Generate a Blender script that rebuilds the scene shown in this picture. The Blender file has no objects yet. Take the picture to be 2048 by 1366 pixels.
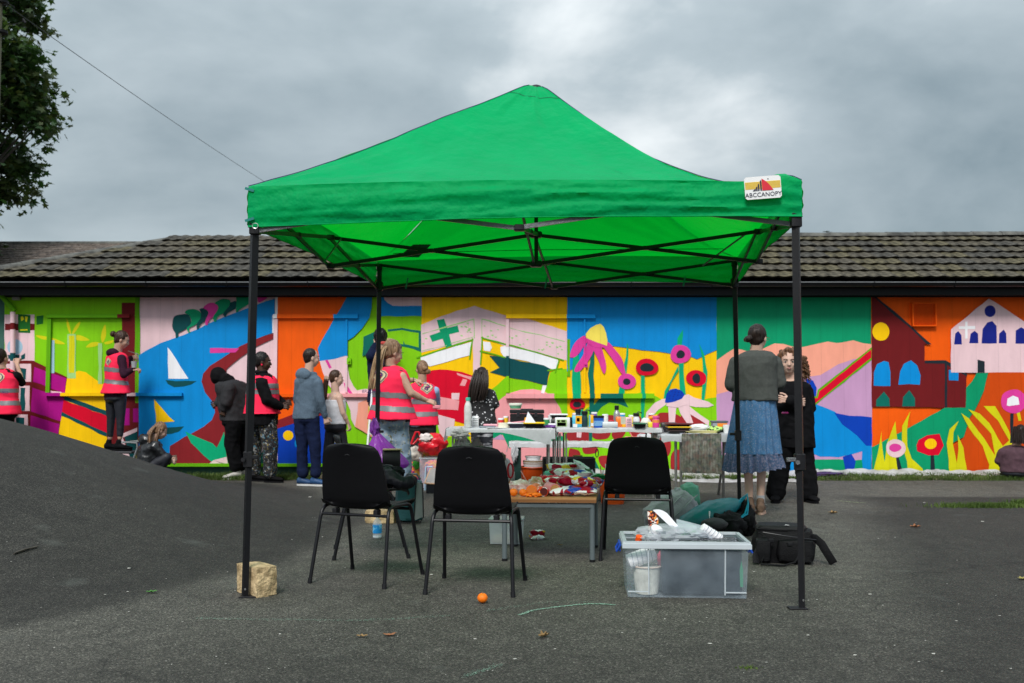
import bpy, bmesh, math, random
from math import sin, cos, pi, radians, tan, atan2, sqrt, exp
from mathutils import Vector, Matrix, noise as mn
from mathutils.geometry import tessellate_polygon
from mathutils.bvhtree import BVHTree
random.seed(7)
R = random.Random(11)
sc = bpy.context.scene
COL = sc.collection
V = Vector

# ------------------------------------------------------------------ camera
H = 1.10                    # eye height of the photographer, crouching
F = 2003.0                  # focal length in photograph pixels (35 mm lens)
PITCH = math.atan(101.0 / F)
cam = bpy.data.cameras.new('camera')
cam.sensor_width = 36.0
cam.lens = 36.0 * F / 2048.0
cam.clip_start = 0.05
cam.clip_end = 4000
cam.dof.use_dof = True
cam.dof.focus_distance = 6.0
cam.dof.aperture_fstop = 4.0
camo = bpy.data.objects.new('camera', cam)
COL.objects.link(camo)
camo.location = (0, 0, H)
camo.rotation_euler = (pi / 2 + PITCH, 0, 0)
sc.camera = camo

def ray(px, py):
    u = (px - 1024.0) / F
    v = -(py - 683.0) / F
    return V((u, cos(PITCH) - sin(PITCH) * v, sin(PITCH) + cos(PITCH) * v))
def P(px, py, Y):
    d = ray(px, py); t = Y / d.y
    return V((d.x * t, Y, H + d.z * t))
def G(px, py, z=0.0):
    d = ray(px, py); t = (z - H) / d.z
    return V((d.x * t, d.y * t, z))
def gy(Y):                  # photograph row of a ground point at distance Y
    return 784 + H * F / Y

# ------------------------------------------------------------------ light
sc.view_settings.view_transform = 'Standard'
sc.view_settings.look = 'None'
sc.view_settings.exposure = 1.06
sc.view_settings.gamma = 1.0
SUN_EL, SUN_AZ = radians(47), radians(194)       # behind the camera, a little to the left
w = bpy.data.worlds.new('World'); sc.world = w; w.use_nodes = True
nt = w.node_tree; nt.nodes.clear()
N = nt.nodes.new; L = nt.links.new
out = N('ShaderNodeOutputWorld'); bg = N('ShaderNodeBackground')
sky = N('ShaderNodeTexSky'); sky.sky_type = 'NISHITA'; sky.sun_disc = False
sky.sun_elevation = SUN_EL; sky.sun_rotation = SUN_AZ
sky.dust_density = 2.0
geo = N('ShaderNodeTexCoord')
sep = N('ShaderNodeSeparateXYZ'); L(geo.outputs['Generated'], sep.inputs[0])
mp = N('ShaderNodeMapping'); mp.inputs['Scale'].default_value = (1.0, 1.0, 1.9)
mp.inputs['Location'].default_value = (0.30, 0.0, 0.62)
L(geo.outputs['Generated'], mp.inputs[0])
n1 = N('ShaderNodeTexNoise'); n1.inputs['Scale'].default_value = 1.9; n1.inputs['Detail'].default_value = 7
n1.inputs['Roughness'].default_value = 0.5; n1.inputs['Distortion'].default_value = 0.35
L(mp.outputs[0], n1.inputs['Vector'])
n2 = N('ShaderNodeTexNoise'); n2.inputs['Scale'].default_value = 5.5; n2.inputs['Detail'].default_value = 6
n2.inputs['Roughness'].default_value = 0.5; n2.inputs['Distortion'].default_value = 0.2
L(mp.outputs[0], n2.inputs['Vector'])
mixn = N('ShaderNodeMix'); mixn.data_type = 'FLOAT'; mixn.inputs[0].default_value = 0.3
L(n1.outputs[0], mixn.inputs[2]); L(n2.outputs[0], mixn.inputs[3])
cr = N('ShaderNodeValToRGB')
e = cr.color_ramp.elements
e[0].position = 0.34; e[0].color = (1.28, 1.68, 1.88, 1)
e[1].position = 0.62; e[1].color = (5.3, 5.55, 5.6, 1)
m_ = cr.color_ramp.elements.new(0.50); m_.color = (2.6, 3.02, 3.22, 1)
L(mixn.outputs[0], cr.inputs[0])
# an overcast dome: brighter overhead than near the horizon
mr = N('ShaderNodeMapRange'); mr.interpolation_type = 'SMOOTHSTEP'
mr.inputs[1].default_value = 0.15; mr.inputs[2].default_value = 1.0
mr.inputs[3].default_value = 1.0; mr.inputs[4].default_value = 2.1
L(sep.outputs[2], mr.inputs[0])
mul = N('ShaderNodeVectorMath'); mul.operation = 'SCALE'
L(cr.outputs[0], mul.inputs[0]); L(mr.outputs[0], mul.inputs['Scale'])
mx = N('ShaderNodeMix'); mx.data_type = 'RGBA'; mx.inputs[0].default_value = 0.93
L(sky.outputs[0], mx.inputs[6]); L(mul.outputs[0], mx.inputs[7])
bg.inputs['Strength'].default_value = 0.085
L(mx.outputs[2], bg.inputs['Color']); L(bg.outputs[0], out.inputs[0])

sun = bpy.data.lights.new('sun', 'SUN'); sun.energy = 1.5; sun.angle = radians(17)
sun.color = (1.0, 0.97, 0.93)
suno = bpy.data.objects.new('sun', sun); COL.objects.link(suno)
sd = V((sin(SUN_AZ) * cos(SUN_EL), cos(SUN_AZ) * cos(SUN_EL), sin(SUN_EL)))
suno.rotation_euler = sd.to_track_quat('Z', 'Y').to_euler()
suno.location = sd * 30

# ------------------------------------------------------------------ materials
def lin(c):
    return c / 12.92 if c <= 0.04045 else ((c + 0.055) / 1.055) ** 2.4
def S(r, g, b, k=1.0):      # an sRGB reading, times k, as a linear colour
    return tuple(min(0.95, lin(x / 255.0) * k) for x in (r, g, b))

MATS = {}
def mat(name, rgb, rough=0.6, var=0.12, vs=6.0, bump=0.0, bs=60.0, metal=0.0, spec=0.5,
        sheen=0.0, rgb2=None, thr=None, stretch=None, coat=0.0, transl=None, detail=4):
    if name in MATS: return MATS[name]
    m = bpy.data.materials.new(name); m.use_nodes = True
    t = m.node_tree; nd = t.nodes; ln = t.links.new
    b = nd['Principled BSDF']
    b.inputs['Roughness'].default_value = rough
    b.inputs['Metallic'].default_value = metal
    b.inputs['Specular IOR Level'].default_value = spec
    if sheen: b.inputs['Sheen Weight'].default_value = sheen
    if coat: b.inputs['Coat Weight'].default_value = coat
    tc = nd.new('ShaderNodeTexCoord'); src = tc.outputs['Object']
    if stretch:
        mpn = nd.new('ShaderNodeMapping'); mpn.inputs['Scale'].default_value = stretch
        ln(src, mpn.inputs[0]); src = mpn.outputs[0]
    nz = nd.new('ShaderNodeTexNoise'); nz.inputs['Scale'].default_value = vs; nz.inputs['Detail'].default_value = detail
    ln(src, nz.inputs['Vector'])
    rp = nd.new('ShaderNodeValToRGB'); el = rp.color_ramp.elements
    c1 = tuple(x * (1 - var) for x in rgb) + (1,)
    c2 = tuple(min(0.97, x * (1 + var)) for x in (rgb2 or rgb)) + (1,)
    el[0].color, el[1].color = c1, c2
    el[0].position, el[1].position = thr or (0.3, 0.7)
    ln(nz.outputs[0], rp.inputs[0]); ln(rp.outputs[0], b.inputs['Base Color'])
    if bump:
        nb = nd.new('ShaderNodeTexNoise'); nb.inputs['Scale'].default_value = bs; nb.inputs['Detail'].default_value = 3
        ln(src, nb.inputs['Vector'])
        bp = nd.new('ShaderNodeBump'); bp.inputs['Strength'].default_value = bump; bp.inputs['Distance'].default_value = 0.01
        ln(nb.outputs[0], bp.inputs['Height']); ln(bp.outputs[0], b.inputs['Normal'])
    if transl:
        tr = nd.new('ShaderNodeBsdfTranslucent'); tr.inputs[0].default_value = tuple(transl[1]) + (1,)
        ms = nd.new('ShaderNodeMixShader'); ms.inputs[0].default_value = transl[0]
        o = nd['Material Output']
        ln(b.outputs[0], ms.inputs[1]); ln(tr.outputs[0], ms.inputs[2]); ln(ms.outputs[0], o.inputs[0])
    m.diffuse_color = tuple(rgb) + (1,)
    MATS[name] = m
    return m

def clear_mat(name, rgb=(0.9, 0.95, 1.0), alpha=0.35, rough=0.25, trans=0.4):
    """milky clear plastic: part see-through, part diffuse and translucent"""
    if name in MATS: return MATS[name]
    m = bpy.data.materials.new(name); m.use_nodes = True
    t = m.node_tree; nd = t.nodes; ln = t.links.new
    b = nd['Principled BSDF']; b.inputs['Base Color'].default_value = tuple(rgb) + (1,)
    b.inputs['Roughness'].default_value = rough
    tl = nd.new('ShaderNodeBsdfTranslucent'); tl.inputs[0].default_value = tuple(rgb) + (1,)
    m1 = nd.new('ShaderNodeMixShader'); m1.inputs[0].default_value = trans
    tp = nd.new('ShaderNodeBsdfTransparent')
    m2 = nd.new('ShaderNodeMixShader')
    nz = nd.new('ShaderNodeTexNoise'); nz.inputs['Scale'].default_value = 9; nz.inputs['Detail'].default_value = 5
    tc = nd.new('ShaderNodeTexCoord'); ln(tc.outputs['Object'], nz.inputs['Vector'])
    r = nd.new('ShaderNodeMapRange'); r.inputs[1].default_value = 0.3; r.inputs[2].default_value = 0.7
    r.inputs[3].default_value = max(0, alpha - 0.07); r.inputs[4].default_value = min(1, alpha + 0.07)
    ln(nz.outputs[0], r.inputs[0]); ln(r.outputs[0], m2.inputs[0])
    ln(b.outputs[0], m1.inputs[1]); ln(tl.outputs[0], m1.inputs[2])
    ln(tp.outputs[0], m2.inputs[1]); ln(m1.outputs[0], m2.inputs[2])
    ln(m2.outputs[0], nd['Material Output'].inputs[0])
    MATS[name] = m
    return m

# ------------------------------------------------------------------ mesh building
class MB:
    def __init__(s): s.v = []; s.f = []; s.fm = []; s.mi = 0
    def add(s, vs, fs):
        o = len(s.v); s.v += [V(x) for x in vs]
        for f in fs: s.f.append([i + o for i in f]); s.fm.append(s.mi)
        return s
    def box(s, c, d, rz=0.0, M=None, taper=1.0):
        hx, hy, hz = d[0] / 2, d[1] / 2, d[2] / 2
        vs = [V((x * hx * (taper if z > 0 else 1), y * hy * (taper if z > 0 else 1), z * hz)) for z in (-1, 1) for y in (-1, 1) for x in (-1, 1)]
        Rm = M or Matrix.Rotation(rz, 3, 'Z')
        return s.add([Rm @ v + V(c) for v in vs], [(0, 2, 3, 1), (4, 5, 7, 6), (0, 1, 5, 4), (2, 6, 7, 3), (0, 4, 6, 2), (1, 3, 7, 5)])
    def rbox(s, c, d, r=0.01, rz=0.0, M=None):
        """box with chamfered vertical and top edges"""
        hx, hy, hz = d[0] / 2, d[1] / 2, d[2] / 2
        r = min(r, hx * .9, hy * .9, hz * .9)
        def ring(ix, z):
            o = []
            for sx, sy in ((-1, -1), (1, -1), (1, 1), (-1, 1)):
                for k in (0, 1, 2):
                    a = k / 2 * pi / 2
                    a0 = {(-1, -1): pi, (1, -1): 1.5 * pi, (1, 1): 0, (-1, 1): .5 * pi}[(sx, sy)]
                    cx, cy = sx * (hx - r), sy * (hy - r)
                    rr = max(r - ix, 0.0001)
                    o.append(V((cx + cos(a0 + a) * rr, cy + sin(a0 + a) * rr, z)))
            return o
        Rm = M or Matrix.Rotation(rz, 3, 'Z')
        rings = [ring(r * .7, -hz), ring(0, -hz + r * .7), ring(0, hz - r * .7), ring(r * .7, hz)]
        return s.rings([[Rm @ p + V(c) for p in q] for q in rings])
    def rings(s, rs, caps=True, closed=True):
        n = len(rs[0]); vs = [p for q in rs for p in q]; fs = []
        for i in range(len(rs) - 1):
            for j in range(n if closed else n - 1):
                k = (j + 1) % n
                fs.append((i * n + j, i * n + k, (i + 1) * n + k, (i + 1) * n + j))
        if caps:
            fs.append(tuple(reversed(range(n)))); fs.append(tuple(range((len(rs) - 1) * n, len(rs) * n)))
        return s.add(vs, fs)
    def cyl(s, a, b, r, r2=None, n=10, caps=True):
        a, b = V(a), V(b); d = (b - a)
        q = d.to_track_quat('Z', 'Y').to_matrix(); r2 = r if r2 is None else r2
        return s.rings([[q @ V((cos(2 * pi * i / n) * rr, sin(2 * pi * i / n) * rr, 0)) + p for i in range(n)] for p, rr in ((a, r), (b, r2))], caps)
    def bar(s, a, b, w, h=None):
        """square tube between two points"""
        a, b = V(a), V(b); h = h or w
        q = (b - a).to_track_quat('Z', 'Y').to_matrix()
        return s.rings([[q @ V((x * w / 2, y * h / 2, 0)) + p for x, y in ((-1, -1), (1, -1), (1, 1), (-1, 1))] for p in (a, b)])
    def tube(s, path, r, n=8, caps=True):
        path = [V(p) for p in path]; rs = []; up = None
        for i, p in enumerate(path):
            t = (path[min(i + 1, len(path) - 1)] - path[max(i - 1, 0)]).normalized()
            if up is None: up = t.orthogonal().normalized()
            up = (up - t * up.dot(t)); up = up.normalized() if up.length > 1e-6 else t.orthogonal().normalized()
            sd_ = t.cross(up); rr = r[i] if isinstance(r, (list, tuple)) else r
            rs.append([p + (up * cos(2 * pi * k / n) + sd_ * sin(2 * pi * k / n)) * rr for k in range(n)])
        return s.rings(rs, caps)
    def lathe(s, c, prof, n=18, sx=1.0, sy=1.0, M=None, caps=True):
        Rm = M or Matrix.Identity(3)
        return s.rings([[Rm @ V((cos(2 * pi * i / n) * r * sx, sin(2 * pi * i / n) * r * sy, z)) + V(c) for i in range(n)] for r, z in prof], caps)
    def ell(s, c, r, n=12, M=None):
        m = max(5, n // 2 + 1)
        pr = [(max(1e-4, sin(pi * k / m)), -cos(pi * k / m)) for k in range(m + 1)]
        Rm = M or Matrix.Identity(3)
        if not isinstance(r, (list, tuple)): r = (r, r, r)
        return s.rings([[Rm @ V((cos(2 * pi * i / n) * q * r[0], sin(2 * pi * i / n) * q * r[1], z * r[2])) + V(c) for i in range(n)] for q, z in pr])
    def prism(s, pts, off):
        """flat polygon (3-D points in a plane) with thickness vector off"""
        n = len(pts); tri = tessellate_polygon([[V(p) for p in pts]])
        off = V(off)
        nrm = sum(((V(pts[t[1]]) - V(pts[t[0]])).cross(V(pts[t[2]]) - V(pts[t[0]])) for t in tri), V((0, 0, 0)))
        vs = [V(p) for p in pts] + [V(p) + off for p in pts]
        fs = []
        for t in tri:
            c = (V(pts[t[1]]) - V(pts[t[0]])).cross(V(pts[t[2]]) - V(pts[t[0]]))
            if c.length < 1e-12: continue
            if c.dot(off) < 0: t = tuple(reversed(t))
            fs.append(tuple(i + n for i in t)); fs.append(tuple(reversed(t)))
        area = sum((V(pts[i]).cross(V(pts[(i + 1) % n])) for i in range(n)), V((0, 0, 0)))
        flip = area.dot(off) < 0
        for i in range(n):
            j = (i + 1) % n
            q = (i, j, j + n, i + n)
            fs.append(tuple(reversed(q)) if flip else q)
        return s.add(vs, fs)
    def grid(s, fn, nu, nv, close_u=False):
        vs = [fn(i / nu, j / nv) for j in range(nv + 1) for i in range(nu + (0 if close_u else 1))]
        m = nu if close_u else nu + 1; fs = []
        for j in range(nv):
            for i in range(nu):
                a = j * m + i; b = j * m + (i + 1) % m
                fs.append((a, b, b + m, a + m))
        return s.add(vs, fs)

OFF = {}
def mesh_of(mb, name, mats, smooth=True, off=V((0, 0, 0)), angle=38):
    me = bpy.data.meshes.new(name)
    me.from_pydata([tuple(v - off) for v in mb.v], [], mb.f)
    for m in (mats if isinstance(mats, (list, tuple)) else [mats]): me.materials.append(m)
    if isinstance(mats, (list, tuple)) and len(mats) > 1: me.polygons.foreach_set('material_index', mb.fm)
    me.update()
    if smooth:
        me.shade_smooth()
        me.set_sharp_from_angle(angle=radians(angle))
    return me
def thing(name, label, cat, loc=(0, 0, 0), rz=0.0, group=None):
    o = bpy.data.objects.new(name, None); COL.objects.link(o); o.empty_display_size = 0.1
    o.location = loc; o.rotation_euler = (0, 0, rz)
    tag(o, label, cat, group)
    OFF[o.name] = V(loc)
    return o
def tag(o, label=None, cat=None, group=None, kind=None):
    if label: o['label'] = label
    if cat: o['category'] = cat
    if group: o['group'] = group
    if kind: o['kind'] = kind
    return o
def part(name, mb, mats, parent=None, smooth=True, local=False, angle=38, label=None, kind=None):
    """link geometry given in world coordinates (or local=True: in the parent's own) as one object"""
    off = V((0, 0, 0))
    if parent is not None and not local: off = OFF.get(parent.name, off)
    me = mb if isinstance(mb, bpy.types.Mesh) else mesh_of(mb, name, mats, smooth, off, angle)
    o = bpy.data.objects.new(name, me); COL.objects.link(o)
    if parent is not None: o.parent = parent; OFF[o.name] = off
    if label: o['label'] = label
    if kind: o['kind'] = kind
    return o
def single(name, mb, mats, label, cat, loc=None, rz=0.0, smooth=True, group=None, angle=38):
    """a thing that is one mesh; geometry in world coordinates if loc is None"""
    if loc is None:
        xs = [v.x for v in mb.v]; ys = [v.y for v in mb.v]; zs = [v.z for v in mb.v]
        c = V(((min(xs) + max(xs)) / 2, (min(ys) + max(ys)) / 2, min(zs)))
        me = mesh_of(mb, name, mats, smooth, c, angle); loc = c
    else: me = mesh_of(mb, name, mats, smooth, V((0, 0, 0)), angle)
    o = bpy.data.objects.new(name, me); COL.objects.link(o); o.location = loc; o.rotation_euler = (0, 0, rz)
    return tag(o, label, cat, group)
def copy_tree(o, parent=None):
    c = o.copy(); COL.objects.link(c); c.parent = parent
    for ch in list(o.children): copy_tree(ch, c)
    return c
def smooth_poly(pts, k=4):
    n = len(pts); o = []
    for i in range(n):
        p0, p1, p2, p3 = (V(pts[(i + j) % n]) for j in (-1, 0, 1, 2))
        for s_ in range(k):
            t = s_ / k
            o.append(0.5 * ((2 * p1) + (p2 - p0) * t + (2 * p0 - 5 * p1 + 4 * p2 - p3) * t * t + (3 * p1 - p0 - 3 * p2 + p3) * t ** 3))
    return o
def text_mesh(body, size, extrude=0.0006, align='CENTER'):
    cu = bpy.data.curves.new('lettering', 'FONT'); cu.body = body; cu.size = size
    cu.align_x = align; cu.align_y = 'CENTER'; cu.extrude = extrude; cu.resolution_u = 2
    o = bpy.data.objects.new('lettering', cu); COL.objects.link(o)
    dg = bpy.context.evaluated_depsgraph_get()
    me = bpy.data.meshes.new_from_object(o.evaluated_get(dg))
    bpy.data.objects.remove(o); bpy.data.curves.remove(cu)
    return me
def text_part(body, size, m, parent, M, label=None, name='lettering', local=False):
    me = text_mesh(body, size); me.materials.clear(); me.materials.append(m)
    off = V((0, 0, 0)) if local else OFF.get(parent.name, V((0, 0, 0)))
    me.transform(Matrix.Translation(-off) @ M)
    o = bpy.data.objects.new(name, me); COL.objects.link(o); o.parent = parent; OFF[o.name] = off
    if label: o['label'] = label
    return o
# ------------------------------------------------------------------ ground
MA, MCX, MCY, MRX, MRY = 1.046, -5.45, 8.04, 4.29, 5.02
def ground_z(x, y):
    r = sqrt(((x - MCX) / MRX) ** 2 + ((y - MCY) / MRY) ** 2)
    h = MA * (0.5 + 0.5 * cos(pi * r)) if r < 1 else 0.0
    if y > 12.9: h *= max(0.0, 1 - (y - 12.9) / 0.4)
    return h + 0.0 * x

def asphalt():
    m = bpy.data.materials.new('asphalt'); m.use_nodes = True
    t = m.node_tree; nd = t.nodes; ln = t.links.new; b = nd['Principled BSDF']
    tc = nd.new('ShaderNodeTexCoord'); src = tc.outputs['Object']
    vo = nd.new('ShaderNodeTexVoronoi'); vo.inputs['Scale'].default_value = 150; ln(src, vo.inputs['Vector'])
    vr = nd.new('ShaderNodeSeparateColor'); ln(vo.outputs['Color'], vr.inputs[0])
    r1 = nd.new('ShaderNodeValToRGB'); e = r1.color_ramp.elements
    e[0].position = 0.0; e[0].color = (0.032, 0.0315, 0.027, 1)
    e[1].position = 1.0; e[1].color = (0.25, 0.24, 0.205, 1)
    for p_, c_ in ((0.40, (0.059, 0.057, 0.048, 1)), (0.75, (0.100, 0.095, 0.080, 1)), (0.94, (0.150, 0.142, 0.12, 1))):
        q = e.new(p_); q.color = c_
    ln(vr.outputs[0], r1.inputs[0])
    # older paler asphalt against newer dark patches, darker near the camera; wear at a metre scale
    n1 = nd.new('ShaderNodeTexNoise'); n1.inputs['Scale'].default_value = 0.55; n1.inputs['Detail'].default_value = 6; ln(src, n1.inputs['Vector'])
    n2 = nd.new('ShaderNodeTexNoise'); n2.inputs['Scale'].default_value = 7; n2.inputs['Detail'].default_value = 8; ln(src, n2.inputs['Vector'])
    a1 = nd.new('ShaderNodeMapRange'); a1.inputs[1].default_value = .3; a1.inputs[2].default_value = .7; a1.inputs[3].default_value = .70; a1.inputs[4].default_value = 1.28; ln(n1.outputs[0], a1.inputs[0])
    a2 = nd.new('ShaderNodeMapRange'); a2.inputs[1].default_value = .3; a2.inputs[2].default_value = .7; a2.inputs[3].default_value = .82; a2.inputs[4].default_value = 1.18; ln(n2.outputs[0], a2.inputs[0])
    mm = nd.new('ShaderNodeMath'); mm.operation = 'MULTIPLY'; ln(a1.outputs[0], mm.inputs[0]); ln(a2.outputs[0], mm.inputs[1])
    at = nd.new('ShaderNodeAttribute'); at.attribute_name = 'darkening'
    a3 = nd.new('ShaderNodeMapRange'); a3.inputs[3].default_value = 1.0; a3.inputs[4].default_value = 0.29; ln(at.outputs['Fac'], a3.inputs[0])
    m3 = nd.new('ShaderNodeMath'); m3.operation = 'MULTIPLY'; ln(mm.outputs[0], m3.inputs[0]); ln(a3.outputs[0], m3.inputs[1])
    vm = nd.new('ShaderNodeVectorMath'); vm.operation = 'SCALE'; ln(r1.outputs[0], vm.inputs[0]); ln(m3.outputs[0], vm.inputs['Scale'])
    # damp dark stains, and hairline cracks
    n5 = nd.new('ShaderNodeTexNoise'); n5.inputs['Scale'].default_value = 1.1; n5.inputs['Detail'].default_value = 9; n5.inputs['Roughness'].default_value = .62; n5.inputs['Distortion'].default_value = .6; ln(src, n5.inputs['Vector'])
    r5 = nd.new('ShaderNodeMapRange'); r5.inputs[1].default_value = .56; r5.inputs[2].default_value = .72; r5.inputs[3].default_value = 1; r5.inputs[4].default_value = .62; ln(n5.outputs[0], r5.inputs[0])
    vw = nd.new('ShaderNodeTexNoise'); vw.inputs['Scale'].default_value = 2.5; vw.inputs['Detail'].default_value = 5; ln(src, vw.inputs['Vector'])
    va = nd.new('ShaderNodeVectorMath'); va.operation = 'MULTIPLY_ADD'; va.inputs[1].default_value = (.7, .7, 0); ln(vw.outputs[1], va.inputs[0]); ln(src, va.inputs[2])
    vc = nd.new('ShaderNodeTexVoronoi'); vc.feature = 'DISTANCE_TO_EDGE'; vc.inputs['Scale'].default_value = .38; ln(va.outputs[0], vc.inputs['Vector'])
    rc = nd.new('ShaderNodeMapRange'); rc.inputs[1].default_value = 0; rc.inputs[2].default_value = .0035; rc.inputs[3].default_value = .55; rc.inputs[4].default_value = 1; ln(vc.outputs['Distance'], rc.inputs[0])
    mc = nd.new('ShaderNodeMath'); mc.operation = 'MULTIPLY'; ln(r5.outputs[0], mc.inputs[0]); ln(rc.outputs[0], mc.inputs[1])
    vm2 = nd.new('ShaderNodeVectorMath'); vm2.operation = 'SCALE'; ln(vm.outputs[0], vm2.inputs[0]); ln(mc.outputs[0], vm2.inputs['Scale']); vm = vm2
    # faint chalk and paint spill
    n4 = nd.new('ShaderNodeTexNoise'); n4.inputs['Scale'].default_value = 2.3; n4.inputs['Detail'].default_value = 9; ln(src, n4.inputs['Vector'])
    r4 = nd.new('ShaderNodeMapRange'); r4.inputs[1].default_value = .64; r4.inputs[2].default_value = .8; r4.inputs[4].default_value = .28; ln(n4.outputs[0], r4.inputs[0])
    mx_ = nd.new('ShaderNodeMix'); mx_.data_type = 'RGBA'; mx_.inputs[7].default_value = (.2, .22, .2, 1)
    ln(r4.outputs[0], mx_.inputs[0]); ln(vm.outputs[0], mx_.inputs[6]); ln(mx_.outputs[2], b.inputs['Base Color'])
    b.inputs['Roughness'].default_value = 0.85; b.inputs['Specular IOR Level'].default_value = 0.35
    bp = nd.new('ShaderNodeBump'); bp.inputs['Strength'].default_value = 0.7; bp.inputs['Distance'].default_value = 0.004
    v2 = nd.new('ShaderNodeTexVoronoi'); v2.inputs['Scale'].default_value = 150; ln(src, v2.inputs['Vector'])
    iv = nd.new('ShaderNodeMath'); iv.operation = 'SUBTRACT'; iv.inputs[0].default_value = 1.0; ln(v2.outputs['Distance'], iv.inputs[1])
    ln(iv.outputs[0], bp.inputs['Height']); ln(bp.outputs[0], b.inputs['Normal'])
    return m
ASPH = asphalt()
def seg_side(p, a, b): return (b[0] - a[0]) * (p[1] - a[1]) - (b[1] - a[1]) * (p[0] - a[0])
def darkening(x, y):
    r = sqrt(((x - MCX) / MRX) ** 2 + ((y - MCY) / MRY) ** 2)
    wob = 0.05 * mn.noise(V((x * 1.3, y * 1.3, 0)))
    a = max(0, min(1, (1.0 + wob - r) / 0.05))
    # the newer surface at the lower right, its edge running obliquely away
    b = (x - 1.95) * 0.80 - (y - 6.2) * 0.26 + 0.25 * mn.noise(V((x * .8, y * .8, 3)))
    b = max(0, min(1, b / 0.45)) if y < 10.6 + 0.2 * mn.noise(V((x, 0, 0))) else 0
    c = max(0, min(1, (6.3 - y) / 2.6)) * .66  # tarmac gets steadily darker towards the camera
    return max(a, b * .95, c)
gm = MB()
xs = [-600, -150, -60, -25] + [-14 + i * 0.16 for i in range(int(26 / 0.16) + 1)] + [25, 60, 150, 600]
ys = [-600, -120, -30, -8, -3, 0] + [1 + i * 0.14 for i in range(int(13.2 / .14) + 1)] + [16, 20, 30, 60, 150, 600, 1500]
vs = [V((x, y, ground_z(x, y))) for y in ys for x in xs]
nx = len(xs); fs = [(j * nx + i, j * nx + i + 1, (j + 1) * nx + i + 1, (j + 1) * nx + i) for j in range(len(ys) - 1) for i in range(nx - 1)]
gm.add(vs, fs)
gmesh = mesh_of(gm, 'asphalt_ground', ASPH)
att = gmesh.attributes.new('darkening', 'FLOAT', 'POINT')
att.data.foreach_set('value', [darkening(v.x, v.y) for v in vs])
ground = part('asphalt_ground', gmesh, None, kind='structure')

def ground_pt(px, py, lift=0.0):
    """the point on the tarmac (mound included) seen at a photograph position"""
    d = ray(px, py); t = 3.0 / d.y; prev = None
    while t * d.y < 14:
        p = V((d.x * t, d.y * t, H + d.z * t)); g_ = ground_z(p.x, p.y)
        if p.z <= g_: return V((p.x, p.y, g_ + lift))
        t += 0.01
    q = G(px, py); q.z += lift; return q

# grass verge and grass tufts along the wall
GRASS = mat('grass_blades', (0.035, 0.075, 0.014), rough=0.7, spec=.15, var=0.45, vs=3.0, rgb2=(0.085, 0.125, 0.03), transl=(0.25, (0.12, 0.22, 0.04)))
SOIL = mat('verge_soil', (0.06, 0.055, 0.03), rough=0.95, var=0.4, vs=12, rgb2=(0.11, 0.10, 0.05), bump=0.6, bs=80)
def grass(name, spots, n, hmin, hmax, seed):
    r_ = random.Random(seed); mb = MB()
    for k in range(n):
        x, y = spots(r_)
        z = ground_z(x, y); h = r_.uniform(hmin, hmax) * (0.6 + 0.8 * (mn.noise(V((x * 3, y * 3, 1))) * .5 + .5))
        a = r_.uniform(0, 2 * pi); l = r_.uniform(.2, 1.0) * h; w_ = r_.uniform(.002, .0045)
        dx, dy = cos(a), sin(a)
        b0 = V((x - dy * w_, y + dx * w_, z)); b1 = V((x + dy * w_, y - dx * w_, z))
        m0 = V((x + dx * l * .35 - dy * w_ * .8, y + dy * l * .35 + dx * w_ * .8, z + h * .6))
        m1 = V((x + dx * l * .35 + dy * w_ * .8, y + dy * l * .35 - dx * w_ * .8, z + h * .6))
        tp = V((x + dx * l, y + dy * l, z + h))
        mb.add([b0, b1, m1, m0, tp], [(0, 1, 2, 3), (3, 2, 4)])
    o = part(name, mb, GRASS, None, smooth=False, kind='stuff')
    return o
def verge(name, x0, x1, y0, y1):
    mb = MB()
    nxs = int((x1 - x0) / .12)
    def fn(u, v):
        x = x0 + (x1 - x0) * u
        yy0 = y0 + 0.07 * mn.noise(V((x * 2.2, 0, 0))) + .03 * mn.noise(V((x * 9, 0, 0)))
        y = yy0 + (y1 - yy0) * v
        return V((x, y, 0.004 + ground_z(x, y) + (0.03 if 0.0 < v < 1 else 0) * (.6 + .4 * mn.noise(V((x * 5, y * 5, 0))))))
    mb.grid(fn, nxs, 4)
    part(name, mb, SOIL, None, kind='structure')
verge('grass_verge', -4.6, -2.05, 12.55, 13.37)
verge('grass_verge', 2.0, 12.0, 12.55, 13.37)
def left_spot(r_):
    x = r_.uniform(-4.5, -0.6); y = 12.52 + abs(r_.gauss(0, .32)) + .07 * mn.noise(V((x * 2.2, 0, 0)))
    if x > -2.1 and r_.random() < .75: y = 13.3
    return x, min(y, 13.36)
def right_spot(r_):
    x = r_.uniform(1.95, 9.5); y = 12.5 + r_.random() ** 1.3 * .8 + .08 * mn.noise(V((x * 2.2, 0, 0)))
    if x < 3.8 and r_.random() < .55: x, y = r_.choice((2.4, 2.9, 3.5)) + r_.gauss(0, .16), 12.5 + abs(r_.gauss(0, .12))
    return x, min(y, 13.3)
gr = grass('verge_grass', left_spot, 9000, .03, .09, 1); gr['kind'] = 'stuff'
grass('verge_grass', right_spot, 19000, .02, .065, 2)
pt = ground_pt(1975, 1014)
def tuft_spot(r_):
    x = pt.x + r_.gauss(0.1, .28); return x, pt.y + r_.gauss(0, .05) + (x - pt.x) * .02
grass('crack_grass', tuft_spot, 2600, .02, .05, 3)
pt3 = ground_pt(1497, 1337)
grass('crack_grass', lambda r_: (pt3.x + r_.gauss(0, .022), pt3.y + r_.gauss(0, .014)), 70, .003, .008, 9)
pt2 = ground_pt(2060, 1012)
grass('crack_grass', lambda r_: (pt2.x + r_.gauss(0, .1), pt2.y + r_.gauss(0, .06)), 900, .03, .09, 4)

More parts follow.
